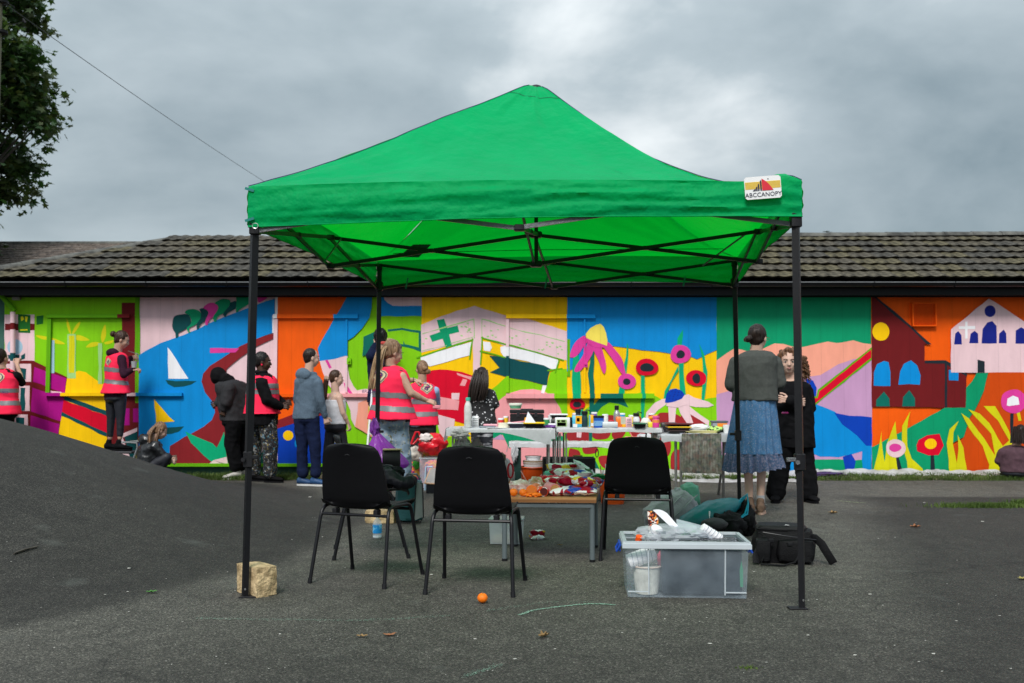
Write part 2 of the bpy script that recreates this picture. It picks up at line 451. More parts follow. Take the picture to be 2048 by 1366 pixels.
# ------------------------------------------------------------------ the painted building
WY = 13.40
bld = thing('school_building', 'long low building with colourful mural wall and grey tiled roof', 'building', (0, WY, 0))
DARK = mat('black_fascia_paint', (0.005, 0.0055, 0.007), rough=0.55, var=.2, spec=.2)
BRICK = mat('dark_brick', (0.05, 0.035, 0.03), rough=.9, var=.4, vs=9)
mb = MB().box((1.6, WY + 2.9, 1.2), (17.4, 5.7, 2.4))
part('wall', mb, mat('wall_base', (0.03, 0.12, 0.09), rough=.7), bld, smooth=False)

PAINT = {}
def paint_mat(key, rgb):
    if key in PAINT: return PAINT[key]
    m = bpy.data.materials.new('paint_' + key); m.use_nodes = True
    t = m.node_tree; nd = t.nodes; ln = t.links.new; b = nd['Principled BSDF']
    tc = nd.new('ShaderNodeTexCoord'); src = tc.outputs['Object']
    st = nd.new('ShaderNodeMapping'); st.inputs['Scale'].default_value = (9, 9, 2.2); ln(src, st.inputs[0])
    n1 = nd.new('ShaderNodeTexNoise'); n1.inputs['Scale'].default_value = 1.2; n1.inputs['Detail'].default_value = 6; ln(st.outputs[0], n1.inputs['Vector'])
    r1 = nd.new('ShaderNodeMapRange'); r1.inputs[1].default_value = .3; r1.inputs[2].default_value = .7; r1.inputs[3].default_value = .93; r1.inputs[4].default_value = 1.05; ln(n1.outputs[0], r1.inputs[0])
    n3 = nd.new('ShaderNodeTexNoise'); n3.inputs['Scale'].default_value = .9; n3.inputs['Detail'].default_value = 5; ln(src, n3.inputs['Vector'])
    r3 = nd.new('ShaderNodeMapRange'); r3.inputs[1].default_value = .3; r3.inputs[2].default_value = .7; r3.inputs[3].default_value = .92; r3.inputs[4].default_value = 1.05; ln(n3.outputs[0], r3.inputs[0])
    # board joints of the cladding under the paint, every 295 mm
    sx = nd.new('ShaderNodeSeparateXYZ'); ln(src, sx.inputs[0])
    dv = nd.new('ShaderNodeMath'); dv.operation = 'DIVIDE'; dv.inputs[1].default_value = .295; ln(sx.outputs[0], dv.inputs[0])
    fr = nd.new('ShaderNodeMath'); fr.operation = 'FRACT'; ln(dv.outputs[0], fr.inputs[0])
    pg = nd.new('ShaderNodeMath'); pg.operation = 'LESS_THAN'; pg.inputs[1].default_value = .022; ln(fr.outputs[0], pg.inputs[0])
    dk = nd.new('ShaderNodeMapRange'); dk.inputs[3].default_value = 1; dk.inputs[4].default_value = .86; ln(pg.outputs[0], dk.inputs[0])
    ma = nd.new('ShaderNodeMath'); ma.operation = 'MULTIPLY'; ln(r1.outputs[0], ma.inputs[0]); ln(r3.outputs[0], ma.inputs[1])
    mb_ = nd.new('ShaderNodeMath'); mb_.operation = 'MULTIPLY'; ln(ma.outputs[0], mb_.inputs[0]); ln(dk.outputs[0], mb_.inputs[1])
    vm = nd.new('ShaderNodeVectorMath'); vm.operation = 'SCALE'; vm.inputs[0].default_value = rgb; ln(mb_.outputs[0], vm.inputs['Scale'])
    ln(vm.outputs[0], b.inputs['Base Color'])
    b.inputs['Roughness'].default_value = .6; b.inputs['Specular IOR Level'].default_value = .15
    n2 = nd.new('ShaderNodeTexNoise'); n2.inputs['Scale'].default_value = 45; n2.inputs['Detail'].default_value = 4; ln(src, n2.inputs['Vector'])
    sb = nd.new('ShaderNodeMath'); sb.operation = 'SUBTRACT'; ln(n2.outputs[0], sb.inputs[0]); ln(pg.outputs[0], sb.inputs[1])
    bp = nd.new('ShaderNodeBump'); bp.inputs['Strength'].default_value = .35; bp.inputs['Distance'].default_value = .004
    ln(sb.outputs[0], bp.inputs['Height']); ln(bp.outputs[0], b.inputs['Normal'])
    m.diffuse_color = tuple(rgb) + (1,)
    PAINT[key] = m
    return m
K = 0.98
PC = dict(
    lime=(130, 203, 12), pink=(234, 200, 206), blue=(0, 138, 212), orange=(243, 92, 4), yellow=(255, 200, 0),
    green=(0, 150, 103), dgreen=(6, 76, 80), maroon=(135, 32, 38), rust=(158, 40, 44), red=(216, 0, 42), magenta=(222, 62, 155),
    purple=(170, 10, 130), white=(240, 240, 244), salmon=(246, 164, 140), lilac=(196, 150, 190), royal=(2, 62, 178),
    navy=(22, 34, 130), rose=(240, 160, 165), teal=(0, 168, 118), black=(30, 42, 50), lemon=(255, 228, 96), acid=(212, 206, 18),
    dlime=(98, 170, 10), paleg=(160, 210, 130), deep=(110, 22, 26), sky=(160, 195, 215), mustard=(205, 190, 20), forest=(30, 110, 40), burnt=(205, 72, 6),
    dkteal=(4, 105, 92))
def pm(c): return paint_mat(c, S(*PC[c], K))
ORI = {1: (0, 560, 3.253), 2: (260, 560, 3.253), 3: (540, 560, 3.253), 4: (820, 560, 3.2515), 5: (1120, 560, 3.2515), 6: (1420, 560, 2.733), 7: (1720, 560, 3.253), 0: (0, 0, 1)}
LAYERS = []
def zp(reg, p):
    o = ORI[reg]; return (o[0] + p[0] / o[2], o[1] + p[1] / o[2])
def paint(name, col, reg, pts, s=0):
    q = [zp(reg, p) for p in pts]
    w3 = [P(x, y, WY) for x, y in q]
    if s: w3 = smooth_poly(w3, 4)
    w3 = [V((min(max(p.x, -6.95), 10.2), WY, p.z)) for p in w3]
    x0, x1 = min(p.x for p in w3), max(p.x for p in w3); z0, z1 = min(p.z for p in w3), max(p.z for p in w3)
    if len(w3) < 30 and (x1 - x0) < 8:
        r9 = random.Random(len(LAYERS)); o9 = []
        for i9, p9 in enumerate(w3):
            n9 = w3[(i9 + 1) % len(w3)]; d9 = n9 - p9; k9 = max(1, min(8, int(d9.length / .10))); nn9 = V((-d9.z, 0, d9.x)).normalized() if d9.length > 1e-6 else V((0, 0, 0))
            for j9 in range(k9):
                o9.append(p9 + d9 * (j9 / k9) + (nn9 * r9.gauss(0, .0035) if j9 and name != 'painted_background' else V((0, 0, 0))))
        w3 = o9
    lv = 0
    for b in LAYERS:
        if b[0] < x1 and b[1] > x0 and b[2] < z1 and b[3] > z0: lv = max(lv, b[4] + 1)
    LAYERS.append((x0, x1, z0, z1, lv))
    y = WY - 0.0012 - 0.0011 * lv
    w3 = [V((p.x, y, p.z)) for p in w3]
    tri = tessellate_polygon([w3]); mb = MB()
    # thin coat: front sheet facing the yard plus a hair of thickness
    fs = []
    for t in tri:
        c = (w3[t[1]] - w3[t[0]]).cross(w3[t[2]] - w3[t[0]])
        if c.length < 1e-10: continue
        fs.append(t if c.y < 0 else tuple(reversed(t)))
    mb.add(w3, fs)
    return part(name, mb, pm(col), bld, smooth=False)
def rect(name, col, reg, x0, y0, x1, y1): return paint(name, col, reg, [(x0, y0), (x1, y0), (x1, y1), (x0, y1)])
def oval(name, col, reg, cx, cy, rx, ry, n=10, wob=.06, seed=0):
    r_ = random.Random(seed + int(cx)); return paint(name, col, reg, [(cx + cos(2 * pi * i / n) * rx * (1 + r_.uniform(-wob, wob)), cy + sin(2 * pi * i / n) * ry * (1 + r_.uniform(-wob, wob))) for i in range(n)], 1)
def stroke(name, col, reg, pts, w_):
    l, r_ = [], []
    for i, p in enumerate(pts):
        a = pts[max(i - 1, 0)]; b = pts[min(i + 1, len(pts) - 1)]
        d = V((b[0] - a[0], b[1] - a[1])).normalized() * w_ / 2
        l.append((p[0] - d.y, p[1] + d.x)); r_.append((p[0] + d.y, p[1] - d.x))
    return paint(name, col, reg, l + r_[::-1])
TOP = 586
# panel backgrounds
rect('painted_background', 'lime', 0, 9, TOP, 278, 952)
rect('painted_background', 'pink', 0, 278, TOP, 557, 932)
rect('painted_background', 'lime', 0, 557, TOP, 843, 932)
rect('painted_background', 'yellow', 0, 843, TOP, 1134, 945)
rect('painted_background', 'yellow', 0, 1134, TOP, 1433, 945)
rect('painted_background', 'green', 0, 1433, TOP, 1742, 948)
rect('painted_background', 'orange', 0, 1742, TOP, 2400, 950)
# panel 1: wind turbines above a brick mill
rect('painted_building', 'pink', 1, 30, 225, 225, 530)
rect('painted_band', 'deep', 1, 33, 285, 226, 326)
paint('painted_patch', 'forest', 1, [(118, 222), (200, 228), (198, 345), (120, 342)])
paint('painted_patch', 'acid', 1, [(135, 240), (150, 236), (158, 255), (140, 268)])
paint('painted_patch', 'acid', 1, [(165, 238), (182, 240), (176, 276), (166, 270)])
paint('painted_patch', 'acid', 1, [(132, 322), (180, 320), (181, 328), (133, 330)])
paint('painted_patch', 'forest', 1, [(238, 235), (284, 230), (280, 285), (238, 292)])
oval('painted_clock', 'sky', 1, 98, 436, 50, 52, 12, .01)
paint('painted_window', 'dgreen', 1, [(52, 487), (128, 487), (126, 517), (54, 512)])
paint('painted_window', 'dgreen', 1, [(138, 492), (165, 476), (163, 512), (138, 520)])
paint('painted_mill_frame', 'deep', 1, [(0, 525), (218, 525), (437, 632), (380, 1060), (0, 1060)])
for x0, y0, x1, y1 in ((115, 545, 203, 662), (108, 688, 195, 852), (100, 875, 181, 1000), (10, 545, 95, 662), (10, 688, 88, 850), (10, 875, 80, 1000)):
    rect('painted_window_surround', 'pink', 1, x0, y0, x1, y1)
for q in ([(128, 570), (172, 578), (168, 648), (128, 645)], [(135, 700), (166, 702), (163, 850), (130, 852)], [(105, 892), (160, 896), (157, 990), (104, 990)], [(20, 575), (84, 575), (84, 655), (20, 655)], [(20, 705), (80, 705), (80, 845), (20, 845)]):
    paint('painted_window', 'dgreen', 1, q)
paint('painted_wall_face', 'purple', 1, [(224, 565), (432, 640), (422, 740), (216, 662)])
paint('painted_wall_face', 'purple', 1, [(212, 700), (420, 768), (398, 920), (203, 855)])
paint('painted_wall_face', 'purple', 1, [(201, 880), (389, 937), (380, 1000), (198, 1000)])
paint('painted_hill', 'yellow', 1, [(437, 640), (475, 602), (515, 590), (560, 600), (620, 645), (690, 690), (905, 700), (905, 1200), (380, 1200), (385, 985), (410, 850), (425, 740)])
paint('painted_stripe', 'dgreen', 1, [(425, 752), (700, 852), (700, 886), (415, 780)])
paint('painted_stripe', 'red', 1, [(415, 779), (700, 885), (698, 1000), (405, 860)])
paint('painted_stripe', 'dgreen', 1, [(405, 857), (698, 995), (695, 1018), (400, 882)])
rect('painted_pillar', 'deep', 1, 793, 148, 887, 830)
rect('painted_pillar', 'deep', 1, 700, 800, 905, 1200)
rect('painted_window', 'purple', 1, 808, 835, 846, 945)
rect('painted_window', 'purple', 1, 868, 835, 902, 925)
rect('painted_edge', 'dlime', 1, 882, 108, 912, 800)
paint('painted_sail', 'pink', 1, [(770, 1010), (895, 960), (895, 985), (800, 1025), (850, 1160), (770, 1160)])
paint('painted_hull', 'dgreen', 1, [(812, 1022), (897, 985), (897, 1200), (850, 1160)])
for q in ([(232, 360), (280, 364), (310, 372), (318, 388), (270, 384)], [(322, 375), (360, 382), (425, 415), (370, 415), (330, 398)], [(322, 260), (336, 300), (338, 340), (328, 380), (314, 378), (316, 310)],
          [(434, 252), (452, 290), (463, 350), (450, 340), (436, 300)], [(521, 270), (515, 300), (480, 350), (470, 345), (490, 300)], [(495, 360), (530, 362), (583, 390), (540, 396), (495, 388)],
          [(685, 290), (691, 330), (688, 370), (668, 408), (657, 370), (668, 320)], [(560, 438), (592, 408), (640, 405), (650, 415), (620, 432)], [(680, 405), (740, 392), (725, 412), (690, 418)]):
    paint('painted_turbine_blade', 'acid', 1, q, 1)
rect('painted_turbine_tower', 'sky', 1, 308, 392, 355, 606)
rect('painted_turbine_tower', 'white', 1, 316, 395, 334, 600)
rect('painted_turbine_tower', 'paleg', 1, 440, 352, 495, 640)
rect('painted_turbine_tower', 'acid', 1, 450, 362, 485, 604)
rect('painted_turbine_tower', 'paleg', 1, 640, 412, 665, 676)
paint('painted_patch', 'pink', 1, [(300, 702), (340, 722), (400, 728), (420, 750), (330, 742), (303, 725)])
# panel 2: sailing boats
paint('painted_sea', 'blue', 2, [(60, 490), (110, 458), (200, 411), (300, 375), (400, 337), (500, 290), (620, 240), (780, 178), (945, 122), (945, 228), (928, 236), (928, 345), (820, 385), (720, 430), (600, 510), (520, 560), (478, 610), (468, 660), (490, 730), (545, 800), (556, 860), (535, 910), (480, 955), (400, 1000), (262, 1080), (262, 1210), (60, 1210)])
paint('painted_shore', 'maroon', 2, [(262, 1080), (400, 1000), (480, 955), (535, 910), (556, 860), (545, 800), (490, 730), (468, 660), (478, 610), (520, 560), (600, 510), (720, 430), (820, 385), (964, 335), (964, 367), (820, 435), (720, 505), (630, 580), (620, 700), (700, 830), (964, 870), (964, 1010), (820, 1100), (760, 1195), (700, 1210), (262, 1210)])
paint('painted_leaf', 'teal', 2, [(362, 985), (420, 1012), (540, 1062), (567, 1090), (592, 1040), (615, 985), (622, 1100), (642, 1197), (560, 1197), (480, 1140), (400, 1060)])
paint('painted_patch', 'pink', 2, [(515, 1197), (545, 1172), (620, 1200), (760, 1200), (720, 1120), (620, 1100), (640, 1200)])
paint('painted_leaf', 'dkteal', 2, [(840, 1197), (872, 1090), (887, 1197)])
paint('painted_patch', 'orange', 2, [(733, 1197), (745, 1130), (757, 1197)])
rect('painted_edge', 'white', 2, 928, 230, 963, 345)
rect('painted_edge', 'white', 2, 947, 95, 967, 232)
paint('painted_sail', 'white', 2, [(248, 438), (270, 465), (330, 562), (383, 642), (253, 642)])
paint('painted_hull', 'dgreen', 2, [(233, 650), (300, 658), (436, 658), (400, 680), (350, 693), (290, 697), (250, 677)])
paint('painted_sail', 'yellow', 2, [(160, 775), (225, 850), (293, 920), (172, 930)])
paint('painted_hull', 'dgreen', 2, [(240, 960), (355, 952), (322, 985), (275, 1000), (240, 1003)])
paint('painted_bar', 'magenta', 2, [(523, 443), (714, 445), (688, 472), (523, 475)])
for c, q in (('dgreen', [(278, 290), (290, 240), (330, 225), (380, 225), (398, 262), (390, 298), (345, 330), (318, 345), (316, 372), (301, 376), (297, 345), (282, 320)]),
             ('green', [(360, 215), (375, 195), (420, 190), (460, 210), (462, 250), (430, 290), (390, 312), (388, 332), (398, 340), (386, 344), (372, 315), (395, 290), (402, 260), (385, 228)]),
             ('dgreen', [(455, 190), (490, 185), (512, 215), (505, 255), (460, 290), (450, 318), (438, 320), (438, 285), (462, 250), (464, 210)]),
             ('magenta', [(480, 180), (520, 150), (565, 155), (578, 185), (560, 225), (520, 260), (505, 293), (492, 285), (497, 255), (512, 222), (508, 200)]),
             ('green', [(555, 150), (600, 125), (650, 130), (652, 160), (620, 210), (575, 238), (562, 270), (551, 270), (545, 240), (575, 192), (572, 165)]),
             ('dgreen', [(655, 150), (695, 138), (690, 185), (640, 215), (625, 240), (613, 235), (612, 215), (648, 172)]),
             ('green', [(700, 100), (782, 100), (782, 150), (722, 190), (705, 207), (693, 205), (696, 140)]),
             ('magenta', [(838, 100), (897, 112), (840, 148)])):
    paint('painted_tree', c, 2, q, 1)
# panel 3
paint('painted_field', 'orange', 3, [(52, 85), (514, 85), (312, 450), (328, 530), (345, 600), (380, 665), (350, 760), (350, 832), (150, 885), (52, 915)])
paint('painted_path', 'maroon', 3, [(52, 912), (160, 870), (345, 815), (345, 880), (150, 935), (52, 966)])
paint('painted_water', 'royal', 3, [(52, 965), (150, 935), (345, 880), (425, 890), (440, 990), (430, 1080), (395, 1200), (52, 1200)])
oval('painted_dot', 'yellow', 3, 120, 1011, 34, 32, 7, .05)
oval('painted_dot', 'blue', 3, 172, 1062, 10, 24)
paint('painted_sail', 'white', 3, [(424, 1035), (434, 1058), (410, 1064)])
paint('painted_sky', 'blue', 3, [(514, 85), (666, 85), (662, 180), (648, 245), (600, 315), (545, 370), (506, 394), (500, 490), (420, 515), (325, 528), (313, 445)])
paint('painted_sky', 'blue', 3, [(718, 85), (987, 85), (987, 235), (718, 236)])
paint('painted_cloud', 'pink', 3, [(735, 85), (987, 85), (987, 168), (800, 168), (768, 150), (745, 128)])
paint('painted_field', 'pink', 3, [(325, 528), (420, 515), (500, 492), (506, 560), (520, 640), (545, 690), (568, 718), (620, 708), (690, 712), (690, 1005), (650, 1005), (590, 975), (555, 955), (530, 905), (525, 850), (500, 790), (440, 760), (380, 680), (345, 600)])
paint('painted_stripe', 'magenta', 3, [(360, 522), (378, 520), (404, 570), (388, 578)])
paint('painted_stripe', 'magenta', 3, [(480, 665), (500, 680), (550, 754), (530, 757), (488, 700)])
paint('painted_field', 'salmon', 3, [(575, 800), (655, 768), (700, 790), (900, 850), (900, 1115), (760, 1100), (640, 1005), (555, 955)])
for q in ((650, 860, 8, 60), (644, 960, 8, 50), (880, 960, 14, 28), (878, 1060, 12, 32), (760, 980, 16, 30)):
    oval('painted_leaf', 'mustard', 3, *q)
paint('painted_banner', 'dkteal', 3, [(610, 370), (680, 338), (715, 345), (715, 455), (602, 495)])
for q in ([(765, 322), (860, 312), (982, 330), (978, 345), (860, 325), (768, 336)], [(968, 335), (984, 335), (984, 470), (968, 450)],
          [(815, 430), (830, 412), (868, 420), (868, 395), (877, 417), (905, 423), (970, 440), (984, 468), (930, 447), (870, 433)]):
    paint('painted_banner_outline', 'dkteal', 3, q)
# panel 4: house, flag and fruit
paint('painted_house', 'pink', 4, [(73, 292), (200, 237), (420, 168), (600, 225), (640, 236), (760, 252), (1022, 335), (1022, 522), (1000, 520), (840, 478), (620, 432), (470, 372), (466, 460), (455, 570), (412, 625), (408, 392), (73, 472)])
paint('painted_cross', 'green', 4, [(175, 262), (222, 252), (243, 312), (310, 295), (320, 338), (255, 354), (274, 430), (235, 445), (212, 382), (145, 403), (127, 362), (195, 338)])
for q, w_ in (([(80, 350), (180, 322), (415, 254)], 6), ([(415, 254), (418, 378)], 6), ([(468, 254), (620, 300)], 5), ([(650, 312), (800, 348), (1005, 400)], 5), ([(468, 254), (468, 372)], 5), ([(75, 462), (240, 425)], 4), ([(262, 413), (410, 372)], 4)):
    stroke('painted_line', 'paleg', 4, q, w_)
rr = random.Random(5)
for k in range(46):
    if k < 20: x = rr.uniform(85, 400); y = 400 - (x - 80) * .29 + rr.uniform(-34, 40)
    else: x = rr.uniform(480, 1000); y = 300 + (x - 470) * .25 + rr.uniform(-8, 60)
    if 120 < x < 325 and 240 < y < 450: continue
    q = rr.uniform(5, 9)
    paint('painted_dab', 'paleg', 4, [(x - q, y - q * .6), (x + q, y - q * .3), (x + q * .8, y + q * .7), (x - q * .7, y + q * .6)])
paint('painted_strip', 'white', 4, [(68, 500), (150, 475), (400, 402), (405, 425), (388, 490), (250, 530), (128, 562), (72, 525)])
paint('painted_strip', 'white', 4, [(588, 435), (620, 428), (800, 470), (960, 518), (969, 545), (942, 584), (860, 562), (720, 520), (615, 505), (590, 470)])
paint('painted_strip', 'white', 4, [(475, 400), (520, 405), (533, 440), (520, 465), (480, 458)])
paint('painted_flag', 'dgreen', 4, [(516, 492), (640, 506), (720, 528), (800, 540), (870, 555), (912, 578), (890, 687), (760, 652), (640, 634), (520, 600), (582, 570), (548, 530)])
paint('painted_field', 'lime', 4, [(912, 600), (960, 582), (1022, 578), (1022, 915), (520, 900), (515, 720), (560, 690), (620, 634), (760, 655), (890, 690)])
paint('painted_hill', 'rose', 4, [(520, 930), (540, 840), (560, 800), (600, 765), (650, 735), (720, 714), (800, 709), (870, 722), (930, 762), (975, 830), (994, 890), (1000, 960), (1000, 1250), (510, 1250)])
paint('painted_pole', 'white', 4, [(862, 685), (889, 685), (872, 738), (852, 733)])
paint('painted_pole', 'lilac', 4, [(852, 733), (872, 738), (845, 785), (838, 772)])
for q, w_ in (([(42, 507), (200, 455), (412, 387)], 9), ([(408, 380), (388, 518)], 8), ([(462, 374), (620, 418), (820, 470), (1000, 523)], 9), ([(470, 368), (466, 460), (459, 550)], 9), ([(453, 462), (540, 482), (620, 505)], 9), ([(970, 520), (944, 608)], 9), ([(893, 590), (940, 582), (992, 576)], 9)):
    stroke('painted_outline', 'dlime', 4, q, w_)
paint('painted_tomato', 'red', 4, [(73, 605), (150, 586), (250, 584), (340, 598), (408, 622), (412, 660), (385, 700), (372, 800), (355, 935), (200, 890), (73, 900)])
for c, q in (('rose', [(303, 603), (410, 632), (402, 652), (308, 617)]), ('rose', [(345, 642), (373, 650), (357, 690), (324, 685)]), ('pink', [(270, 735), (323, 735), (318, 780), (270, 775)]), ('rose', [(150, 752), (321, 785), (313, 847), (150, 838)]), ('pink', [(165, 870), (292, 905), (285, 965), (230, 1040), (165, 1040)])):
    paint('painted_highlight', c, 4, q)
paint('painted_field', 'lime', 4, [(400, 940), (520, 900), (515, 1120), (415, 1110)])
paint('painted_field', 'lime', 4, [(73, 900), (165, 870), (200, 1040), (370, 980), (420, 1120), (515, 1120), (515, 1250), (73, 1250)])
paint('painted_hill', 'rose', 4, [(505, 1050), (600, 1000), (700, 1200), (700, 1250), (505, 1250)])
paint('painted_leaf', 'green', 4, [(530, 965), (620, 965), (760, 1000), (1000, 1015), (1000, 1060), (870, 1060), (690, 1050), (645, 1095), (602, 1005), (560, 1030), (530, 1025)])
paint('painted_triangle', 'lilac', 4, [(535, 1035), (590, 1003), (622, 1040)])
rect('painted_field', 'lime', 4, 1000, 900, 1024, 1250)
# panel 5: flowers
paint('painted_sky', 'blue', 5, [(46, 85), (1018, 85), (1018, 455), (890, 515), (850, 498), (715, 478), (580, 460), (430, 440), (345, 430), (270, 440), (200, 480), (62, 592), (46, 594)])
rect('painted_bar', 'dlime', 5, 46, 385, 66, 628)
paint('painted_hill', 'lime', 5, [(46, 915), (130, 870), (150, 850), (200, 815), (250, 790), (330, 775), (420, 760), (520, 733), (590, 740), (640, 765), (700, 805), (820, 810), (900, 790), (960, 770), (1018, 763), (1018, 1252), (46, 1252)])
for q in ([(50, 985), (120, 978), (188, 990), (186, 1045), (60, 1048)], [(205, 990), (320, 985), (318, 1020), (290, 1035), (225, 1033)], [(340, 990), (420, 985), (415, 1010), (380, 1040), (345, 1030)], [(450, 985), (560, 988), (545, 1022), (480, 1020)], [(570, 990), (660, 985), (700, 1010), (640, 1060), (585, 1030)],
          [(58, 1105), (90, 1098), (130, 1120), (130, 1200), (60, 1220)], [(250, 1150), (300, 1140), (340, 1150), (340, 1232), (300, 1230), (262, 1200)], [(290, 885), (330, 878), (372, 890), (372, 940), (285, 940)], [(470, 885), (500, 878), (530, 900), (525, 935), (470, 935)], [(640, 868), (720, 865), (782, 888), (782, 935), (640, 935)], [(790, 870), (860, 876), (930, 920), (930, 940), (800, 940)],
          [(662, 1040), (700, 1030), (720, 1060), (715, 1120), (690, 1150), (668, 1110)], [(725, 1125), (785, 1110), (785, 1240), (722, 1235)], [(800, 1000), (900, 1000), (900, 1100), (820, 1110)], [(150, 1080), (230, 1075), (240, 1120), (160, 1130)], [(400, 1060), (560, 1050), (620, 1090), (560, 1140), (420, 1130)], [(380, 1170), (520, 1160), (600, 1200), (520, 1245), (400, 1240)]):
    paint('painted_boulder', 'rust', 5, q, 1)
paint('painted_patch', 'pink', 5, [(108, 990), (140, 990), (136, 1025), (108, 1022)])
paint('painted_stem', 'teal', 5, [(85, 500), (120, 488), (128, 560), (135, 640), (139, 775), (82, 775), (76, 640)])
rect('painted_stem', 'teal', 5, 98, 842, 150, 880)
paint('painted_stem', 'dkteal', 5, [(200, 470), (222, 455), (222, 540), (216, 620), (224, 700), (219, 872), (190, 876), (192, 700), (180, 610), (194, 540)])
paint('painted_stem', 'dkteal', 5, [(186, 980), (210, 980), (207, 1060), (188, 1060)])
paint('painted_stem', 'dkteal', 5, [(215, 1140), (255, 1228), (235, 1232), (205, 1170)])
paint('painted_leaf', 'dkteal', 5, [(219, 815), (265, 758), (405, 758), (444, 830), (380, 805), (320, 795), (270, 825), (240, 862), (219, 875)])
paint('painted_stem', 'teal', 5, [(435, 410), (444, 432), (440, 530), (430, 610), (416, 612), (412, 560), (428, 500)])
paint('painted_stem', 'teal', 5, [(385, 695), (420, 705), (418, 756), (376, 756)])
paint('painted_stem', 'teal', 5, [(525, 615), (549, 620), (551, 700), (545, 905), (526, 905), (524, 700)])
paint('painted_bud', 'teal', 5, [(798, 322), (799, 360), (790, 430), (762, 430), (762, 380)])
paint('painted_stem', 'teal', 5, [(770, 535), (803, 540), (805, 640), (819, 775), (778, 775), (773, 640)])
paint('painted_leaf', 'teal', 5, [(766, 560), (770, 590), (725, 662), (702, 720), (692, 770), (672, 770), (680, 720), (722, 650)])
paint('painted_stem', 'teal', 5, [(903, 415), (938, 490), (957, 600), (948, 700), (936, 785), (918, 780), (922, 700), (932, 640), (925, 520)])
for q in ([(170, 362), (140, 370), (95, 410), (68, 470), (65, 502), (98, 500), (128, 470), (158, 425), (185, 395)], [(190, 375), (225, 420), (205, 490), (150, 570), (120, 596), (92, 592), (108, 550), (148, 490), (178, 410)],
          [(215, 395), (260, 420), (287, 500), (299, 560), (288, 610), (268, 580), (248, 520), (218, 455)], [(262, 405), (312, 405), (350, 445), (400, 510), (418, 570), (424, 614), (404, 612), (380, 580), (340, 515), (290, 448)]):
    paint('painted_petal', 'magenta', 5, q, 1)
paint('painted_flower_head', 'magenta', 5, [(170, 362), (308, 405), (290, 440), (230, 440), (180, 415)])
paint('painted_flower_cone', 'lemon', 5, [(166, 352), (195, 315), (235, 292), (262, 286), (283, 305), (298, 345), (308, 395), (304, 428), (240, 406), (190, 387), (168, 374)])
for c, cx, cy, rx, ry, ix, iy in (('magenta', 431, 660, 58, 50, 24, 21), ('red', 562, 568, 74, 55, 45, 28), ('magenta', 783, 483, 67, 61, 27, 27), ('red', 885, 640, 65, 52, 26, 33), ('red', 110, 808, 50, 39, 27, 20)):
    oval('painted_petals', c, 5, cx, cy, rx, ry, 9, .07); oval('painted_flower_centre', 'black', 5, cx, cy + 2, ix, iy, 8, .1)
for q in ([(692, 768), (686, 810), (630, 850), (592, 900), (575, 935), (550, 930), (560, 860), (612, 800), (660, 776)], [(700, 798), (757, 795), (745, 928), (706, 930)], [(758, 800), (815, 790), (840, 860), (865, 930), (822, 930), (782, 870)],
          [(812, 790), (850, 830), (968, 915), (965, 948), (900, 905), (840, 870)], [(800, 765), (830, 742), (870, 765), (960, 790), (998, 815), (960, 828), (880, 826), (815, 812)]):
    paint('painted_petal', 'pink', 5, q, 0)
paint('painted_flower_head', 'pink', 5, [(690, 768), (820, 745), (850, 800), (760, 830), (690, 820)])
paint('painted_flower_cone', 'royal', 5, [(680, 796), (690, 740), (715, 712), (750, 705), (790, 720), (809, 745), (790, 772), (740, 792), (700, 799)])
for k in range(14): oval('painted_dot', 'navy', 5, 705 + (k * 37) % 90, 722 + (k * 23) % 66, 3.4, 3.4, 6)
# panel 6: hills and a blue beast
paint('painted_hill', 'salmon', 6, [(34, 440), (90, 400), (130, 375), (170, 380), (200, 390), (250, 395), (300, 370), (350, 347), (400, 350), (450, 365), (510, 366), (580, 350), (640, 337), (690, 345), (720, 342), (780, 330), (830, 345), (881, 352), (881, 1000), (34, 1000)])
paint('painted_hill', 'lilac', 6, [(34, 625), (110, 605), (200, 562), (400, 540), (530, 530), (600, 520), (650, 490), (700, 460), (780, 432), (881, 430), (881, 1010), (34, 1010)])
paint('painted_ground', 'green', 6, [(34, 955), (560, 980), (881, 984), (881, 1062), (34, 1062)])
paint('painted_animal', 'blue', 6, [(525, 655), (600, 688), (680, 720), (750, 790), (840, 890), (881, 905), (881, 1060), (830, 1060), (828, 935), (780, 950), (700, 968), (600, 965), (555, 948), (560, 1058), (400, 1060), (400, 960), (500, 900)])
paint('painted_wing', 'royal', 6, [(675, 725), (760, 742), (881, 750), (881, 905), (850, 905), (800, 850), (720, 790)])
paint('painted_head', 'royal', 6, [(520, 538), (560, 550), (580, 590), (575, 650), (525, 660)])
paint('painted_leg', 'royal', 6, [(722, 965), (770, 950), (793, 990), (780, 1056), (738, 1058)])
paint('painted_beam_outline', 'dlime', 6, [(538, 638), (578, 635), (586, 600), (881, 366), (890, 370), (888, 430), (575, 682), (538, 662)])
paint('painted_beam', 'red', 6, [(543, 645), (585, 645), (594, 608), (878, 380), (878, 424), (572, 674), (543, 662)])
